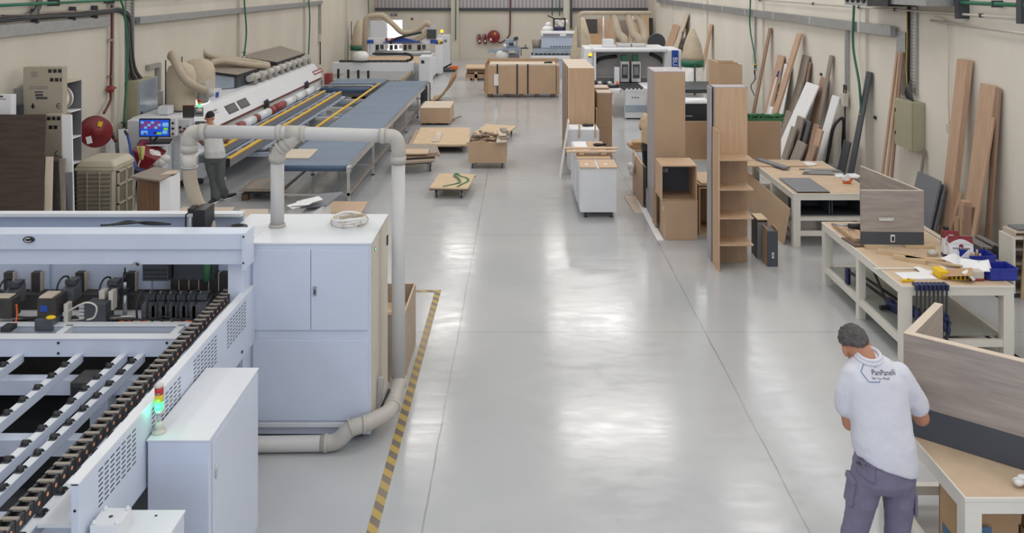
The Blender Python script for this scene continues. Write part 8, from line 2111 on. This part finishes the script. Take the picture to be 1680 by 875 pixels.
b.limb([(-.17, .10, 1.43), (-.195, .09, 1.28), (-.175, .09, 1.14)], [.056, .052, .047]); b.limb([(-.175, .09, 1.14), (-.07, .26, 1.06), (.05, .41, 1.01)], [.047, .042, .028])
hand(b, MT @ Vector((.05, .41, 1.01)) if False else (.05, .41, 1.01), (.6, .75, -.1), (0, .1, 1), -1, .45)
b.limb([(.17, .10, 1.43), (.24, .10, 1.30), (.30, .11, 1.165)], [.060, .056, .052]); b.limb([(.30, .11, 1.165), (.345, .27, 1.13), (.41, .42, 1.15)], [.052, .046, .03])
hand(b, (.41, .42, 1.15), (.15, .95, .2), (-.55, -.5, .6), 1, .12)
for s_, pts in ((-1, [(-.09, 0, .86), (-.155, .03, .48), (-.185, 0, .09)]), (1, [(.09, 0, .86), (.11, .03, .48), (.125, 0, .09)])):
    b.limb(pts, [.085, .06, .045])
    b.limb([(pts[2][0], -.03, .05), (pts[2][0] + .02 * s_, .14, .04)], [.04, .035])
body, _ = solidify_shapes(b, 'body', M['skin'], man, .007, 5)
h = hair_shape(hm, 20).m(M['hair_grey']).build('hair', M['hair_grey'], man)
h.data.materials.clear(); h.data.materials.append(M['hair_grey'])
tx = bpy.data.textures.new('tufts', 'CLOUDS'); tx.noise_scale = .012
sb_ = h.modifiers.new('sub', 'SUBSURF'); sb_.levels = sb_.render_levels = 2
dm_ = h.modifiers.new('tufts', 'DISPLACE'); dm_.texture = tx; dm_.strength = .022; dm_.mid_level = .35
b = Body(MT)
b.loft([((.02, .0, .935), .203, .158, -.33), ((.015, 0, .99), .202, .156, -.22), ((.008, .005, 1.07), .196, .148, -.1), ((.0, .02, 1.17), .190, .138), ((-.005, .045, 1.27), .195, .132), ((-.012, .072, 1.37), .205, .124), ((-.016, .09, 1.45), .202, .114), ((-.022, .102, 1.505), .165, .10, 0, .1), ((-.03, .108, 1.545), .115, .086, 0, .2), ((-.038, .112, 1.568), .076, .072, 0, .25)])
b.limb([(-.155, .09, 1.455), (-.195, .088, 1.35), (-.198, .09, 1.25)], [.076, .074, .072]); b.limb([(.145, .09, 1.455), (.215, .095, 1.345), (.275, .11, 1.25)], [.078, .077, .076])
shirt, sbv = solidify_shapes(b, 'polo_shirt', M['polo'], man, .009, 5, .5, .016, .11)
# collar
b = MB(); ring = []
for i in range(33):
    t = 2 * math.pi * i / 32; ring.append(MT @ Vector((-.040 + .070 * math.cos(t), .115 + .070 * math.sin(t), 1.578 + .25 * .068 * math.sin(t))))
b.m(M['polo']).tube(ring, .013, 8, caps=False)
ring2 = [MT @ Vector((-.041 + .080 * math.cos(t), .113 + .080 * math.sin(t), 1.562 + .25 * .078 * math.sin(t))) for t in [2 * math.pi * i / 32 for i in range(33)]]
b.tube(ring2, .013, 8, caps=False)
c_ = b.build('collar', None, man)
# trousers: one continuous garment
def trousers(MT, parent, mat, hipz, legs, rx=.19, ry=.142, c=(.01, 0), vox=.01, wr=.02, top=.13):
    b = Body(MT)
    b.loft([((c[0], c[1], hipz + top), rx * .9, ry * .88), ((c[0], c[1], hipz + .04), rx, ry), ((c[0], c[1], hipz - .06), rx * 1.02, ry * 1.04), ((c[0], c[1], hipz - .12), rx * .9, ry * .85)])
    for pts in legs: b.limb(pts, [.105, .092, .082, .085, .088][:len(pts)] if len(pts) == 5 else [.108, .088, .082])
    return solidify_shapes(b, 'trousers', mat, parent, vox, 5, .5, wr, .09)
tr, tbv = trousers(MT, man, M['mauve'], .90, ([(-.092, 0, .84), (-.13, .015, .65), (-.165, .03, .47), (-.18, .0, .28), (-.19, -.01, .10)], [(.105, 0, .84), (.11, .015, .65), (.112, .03, .47), (.12, .0, .28), (.125, -.01, .10)]))
MB().m(M['mauve']).obox((2.30 - .203, 5.66, .745), (.03, .11, .15), (0, .16, 0)).build('cargo_pocket', None, man, bev=.012)
MB().m(M['mauve']).obox((2.30 - .195, 5.66, .83), (.04, .12, .045), (0, .25, 0)).build('pocket_flap', None, man, bev=.012)
MB().m(M['mauve']).obox((2.30 + .203, 5.66, .68), (.022, .11, .15), (0, -.02, 0)).build('cargo_pocket', None, man, bev=.012)
def drape(o_pts, bv, lift=.003, d=Vector((0, 1, 0))):
    out = []
    for p in o_pts:
        hit = bv.ray_cast(Vector(p) - d * 1.0, d)
        out.append((hit[0] - d * lift) if hit[0] is not None else Vector(p))
    return out
def patch(name, u0, v0, u1, v1, bv, Y, mat, lift, parent, n=8, skew=0.0):
    b = MB().m(mat)
    b.grid(lambda s_, t_: drape([wp(u0 + (u1 - u0) * s_, v0 + (v1 - v0) * t_ + skew * s_, Y)], bv, lift)[0], n, n)
    return b.build(name, None, parent, solid=.004)
patch('back_pocket', 1417, 766, 1438, 790, tbv, 5.5, M['mauve'], .004, man, 8, 8)
patch('pocket_flap', 1416, 759, 1439, 767, tbv, 5.5, M['mauve'], .007, man, 8, 8)
for s_, (fx, fy) in ((-1, (-.195, 0)), (1, (.13, 0))):
    b = Body(MT); b.limb([(fx, -.06, .055), (fx + .01 * s_, .06, .06), (fx + .02 * s_, .19, .045)], [.05, .052, .042]); b.bm.verts.ensure_lookup_table()
    for v in b.bm.verts: v.co.z = max(v.co.z, .012)
    solidify_shapes(b, 'shoe', M['black'], man, .009, 4)
# print on the back of the shirt
def cloth_text(txt, size, uc, vc, mat, name, rot=0.0):
    me = text_mesh(txt, size, name); c = Vector(wp(uc, vc, 5.66))
    for v in me.vertices:
        x, y = v.co.x, v.co.y; xr = x * math.cos(rot) - y * math.sin(rot); yr = x * math.sin(rot) + y * math.cos(rot)
        p = c + Vector((xr, 0, yr)); q_ = drape([p], sbv, .0025 + (v.co.z > 0) * .0004)[0]
        v.co = q_
    me.transform(MATX[man.name].inverted()); me.materials.clear(); me.materials.append(mat)
    o = bpy.data.objects.new(name, me); COL.objects.link(o); o.parent = shirt; MATX[o.name] = MATX[man.name]
    return o
cloth_text('PanPanelli', .040, 1450, 612, M['print_dark'], 'shirt_lettering', R(-2))
cloth_text('See. You. Wood', .017, 1443, 619, M['print_dark'], 'shirt_lettering', R(-2))
hexa_px = [(1438, 605), (1437, 603.5), (1420, 602), (1414, 612), (1423, 624), (1439, 624), (1441, 621.5)]
dense = []
for i in range(len(hexa_px) - 1):
    for k in range(6): dense.append(tuple(hexa_px[i][j] + (hexa_px[i + 1][j] - hexa_px[i][j]) * k / 6 for j in (0, 1)))
b = MB().m(M['print_blue']).tube(drape([wp(u, v, 5.66) for (u, v) in dense], sbv, .001), .0026, 6); b.build('shirt_emblem', None, man)
for o in list(kids(man)):
    if o.name.startswith('shirt_emblem'): o.parent = shirt

# --- operator at the edge banding machine
p0 = fp(353, 332)
man2 = thing('person', (p0[0], p0[1], 0), 'man in light grey T-shirt and slate trousers leaning at the edge banding machine', 'person')
MT = Matrix.Translation((p0[0], p0[1], 0)) @ Matrix.Rotation(R(18), 4, 'Z')
hm = MT @ Matrix.Translation((-.10, .33, 1.49)) @ Matrix.Rotation(R(-22), 4, 'Z') @ Matrix.Rotation(R(-30), 4, 'X')
b = Body(MT)
b.loft([((.0, 0, .78), .14, .10), ((.0, 0, .92), .15, .11), ((-.03, .08, 1.08), .145, .10), ((-.06, .18, 1.24), .15, .10), ((-.08, .25, 1.34), .13, .08), ((-.09, .29, 1.40), .06, .06)])
b.limb([(-.09, .28, 1.38), (-.10, .32, 1.47)], [.055, .055])
head_shapes(b, hm)
b.limb([(-.24, .24, 1.30), (-.30, .28, 1.12), (-.22, .46, 1.00)], [.055, .045, .038]); b.limb([(-.22, .46, 1.0), (-.12, .58, .96)], [.038, .028]); hand(b, (-.12, .58, .96), (.4, .8, -.1), (0, 0, 1), -1, .3)
b.limb([(.10, .24, 1.30), (.20, .26, 1.12), (.20, .42, 1.02)], [.055, .045, .038]); b.limb([(.20, .42, 1.02), (.13, .56, .98)], [.038, .028]); hand(b, (.13, .56, .98), (-.2, .9, -.2), (0, 0, 1), 1, .3)
LEGS2 = ([(-.09, 0, .80), (-.07, .03, .60), (-.03, .04, .44), (.0, .02, .25), (.01, -.02, .10)], [(.09, 0, .80), (.09, -.01, .60), (.08, -.02, .44), (.11, .02, .26), (.15, .10, .12)])
for L_ in LEGS2: b.limb([L_[0], L_[2], L_[4]], [.08, .055, .042])
solidify_shapes(b, 'body', M['skin'], man2, .01, 4)
h = hair_shape(hm, 0).m(M['hair_black']).build('hair', None, man2); h.data.materials.clear(); h.data.materials.append(M['hair_black'])
b = Body(MT)
b.loft([((.0, -.01, .82), .185, .155, -.05), ((-.005, .01, .94), .18, .15), ((-.03, .09, 1.08), .17, .12), ((-.06, .18, 1.22), .178, .118), ((-.075, .235, 1.31), .165, .10), ((-.085, .27, 1.365), .11, .08), ((-.09, .285, 1.39), .066, .066)])
b.limb([(-.22, .24, 1.29), (-.28, .27, 1.15)], [.075, .072]); b.limb([(.08, .24, 1.29), (.17, .26, 1.15)], [.075, .072])
solidify_shapes(b, 't_shirt', M['tee'], man2, .012, 4, .5, .02, .12)
trousers(MT, man2, M['slate'], .84, LEGS2, .165, .13, (0, 0), .012, .015, .07)
for (fx, fy, dx, dy, lab) in ((.01, -.03, -.1, -.16, 0), (.16, .12, .20, .12, 1)):
    b = Body(MT); z0 = .05
    b.limb([(fx, fy, z0), (fx + dx * .5, fy + dy * .5 if not lab else fy + .1, z0), (fx + dx * .9, fy + (dy if not lab else .2), z0 - .008)], [.045, .046, .038])
    for v in b.bm.verts: v.co.z = max(v.co.z, .025)
    sh, _ = solidify_shapes(b, 'shoe', M['black'], man2, .01, 3)
    b = Body(MT); b.limb([(fx, fy, .022), (fx + dx * .9, fy + (dy if not lab else .2), .022)], [.05, .042])
    for v in b.bm.verts: v.co.z = min(max(v.co.z, 0.0), .032)
    so, _ = solidify_shapes(b, 'shoe_sole', M['paper'], man2, .008, 1)
    so.parent = sh

# --- person in the beige shirt half hidden behind the tall cabinet
man3 = thing('person', (2.47, 17.2, 0), 'person in beige T-shirt half hidden behind the tall lilac-sided cabinet', 'person')
MT = Matrix.Translation((2.47, 17.2, 0)) @ Matrix.Rotation(R(-60), 4, 'Z')
hm = MT @ Matrix.Translation((.0, .08, 1.62)) @ Matrix.Rotation(R(-15), 4, 'X')
b = Body(MT)
b.loft([((0, 0, .8), .14, .10), ((0, 0, .95), .15, .11), ((0, .0, 1.2), .15, .1), ((0, .02, 1.38), .15, .09), ((0, .04, 1.46), .07, .06)])
b.limb([(0, .04, 1.44), (0, .06, 1.54)], [.055, .055]); head_shapes(b, hm)
for s_ in (-1, 1):
    b.limb([(.18 * s_, .02, 1.38), (.23 * s_, -.02, 1.14), (.17 * s_, .2, 1.02)], [.055, .045, .036]); b.limb([(.17 * s_, .2, 1.02), (.1 * s_, .34, 1.04)], [.036, .027]); hand(b, (.1 * s_, .34, 1.04), (-.3 * s_, .9, 0), (0, 0, 1), s_, .4)
    b.limb([(.09 * s_, 0, .84), (.1 * s_, .02, .46), (.1 * s_, 0, .08)], [.08, .055, .042])
solidify_shapes(b, 'body', M['skin'], man3, .011, 4)
h = hair_shape(hm, 0).m(M['hair_black']).build('hair', None, man3); h.data.materials.clear(); h.data.materials.append(M['hair_black'])
b = Body(MT)
b.loft([((0, 0, .88), .175, .135), ((0, 0, 1.0), .17, .13), ((0, .0, 1.2), .172, .12), ((0, .015, 1.33), .175, .11), ((0, .03, 1.42), .12, .09), ((0, .04, 1.455), .068, .066)])
for s_ in (-1, 1): b.limb([(.16 * s_, .02, 1.37), (.215 * s_, -.01, 1.20)], [.074, .074])
solidify_shapes(b, 't_shirt', M['beige_tee'], man3, .012, 4, .5, .015, .12)
trousers(MT, man3, M['black'], .86, ([(-.09, 0, .82), (-.095, .01, .64), (-.1, .02, .46), (-.1, 0, .27), (-.1, 0, .1)], [(.09, 0, .82), (.095, .01, .64), (.1, .02, .46), (.1, 0, .27), (.1, 0, .1)]), .165, .13, (0, 0), .012, .012)
for s_ in (-1, 1):
    b = Body(MT); b.limb([(.1 * s_, -.05, .05), (.11 * s_, .17, .045)], [.048, .04]); solidify_shapes(b, 'shoe', M['black'], man3, .01, 3)
# ------------------------------------------------------------------ small pieces belong to the part they sit on
SUB = {'window_pane': 'window_frame', 'motor_cable': 'drill_motor', 'spindle': 'spindle_housing', 'spindle_motor': 'spindle_housing', 'icon_row': 'screen', 'keyboard': 'tray',
       'nozzle_grip': 'nozzle', 'yellow_sticker': 'front_disc', 'white_sticker': 'front_disc', 'yellow_cap': 'oil_bowl', 'plate_letter': 'name_plate', 'pocket_flap': 'cargo_pocket',
       'slot': 'body', 'badge_': 'body', 'hinge': 'door', 'suction_drop': 'suction_manifold', 'enclosure_roof': 'enclosure', 'louvre': 'filter_pad', 'louvre_rib': 'filter_pad',
       'beam_end_plate': 'gantry_beam', 'badge': 'gantry_beam', 'trigger_head': 'bottle_body', 'emblem': 'pouch', 'front_arc': 'pouch', 'box_label': 'box_body',
       'print_mark': 'carton_body', 'arrow_mark': 'carton_body', 'recycle_mark': 'carton_body', 'indicator_row': 'hood', 'stripe': 'hood', 'beacon': 'beacon_pole', 'display': 'side_cabinet',
       'bridge_marks': 'bridge', 'suction_heads': 'bridge', 'fan': 'fan_housing', 'collar': 'polo_shirt', 'chalk_mark': 'front_panel', 'flap': 'box_walls', 'tape_strip': 'box_walls', 'blue_panel': 'right_column', 'belt_pulley': 'belt_bed'}
bpy.context.view_layer.update()
for root in [o for o in COL.objects if o.parent is None and 'label' in o]:
    ch = kids(root)
    byname = {}
    for c in ch: byname.setdefault(c.name.split('.')[0], []).append(c)
    for sub, par in SUB.items():
        if sub not in byname or par not in byname: continue
        for c in byname[sub]:
            if kids(c): continue
            cc = sum((Vector(q) for q in c.bound_box), Vector()) / 8
            best = min(byname[par], key=lambda p: (sum((Vector(q) for q in p.bound_box), Vector()) / 8 - cc).length)
            if best.parent is root: c.parent = best
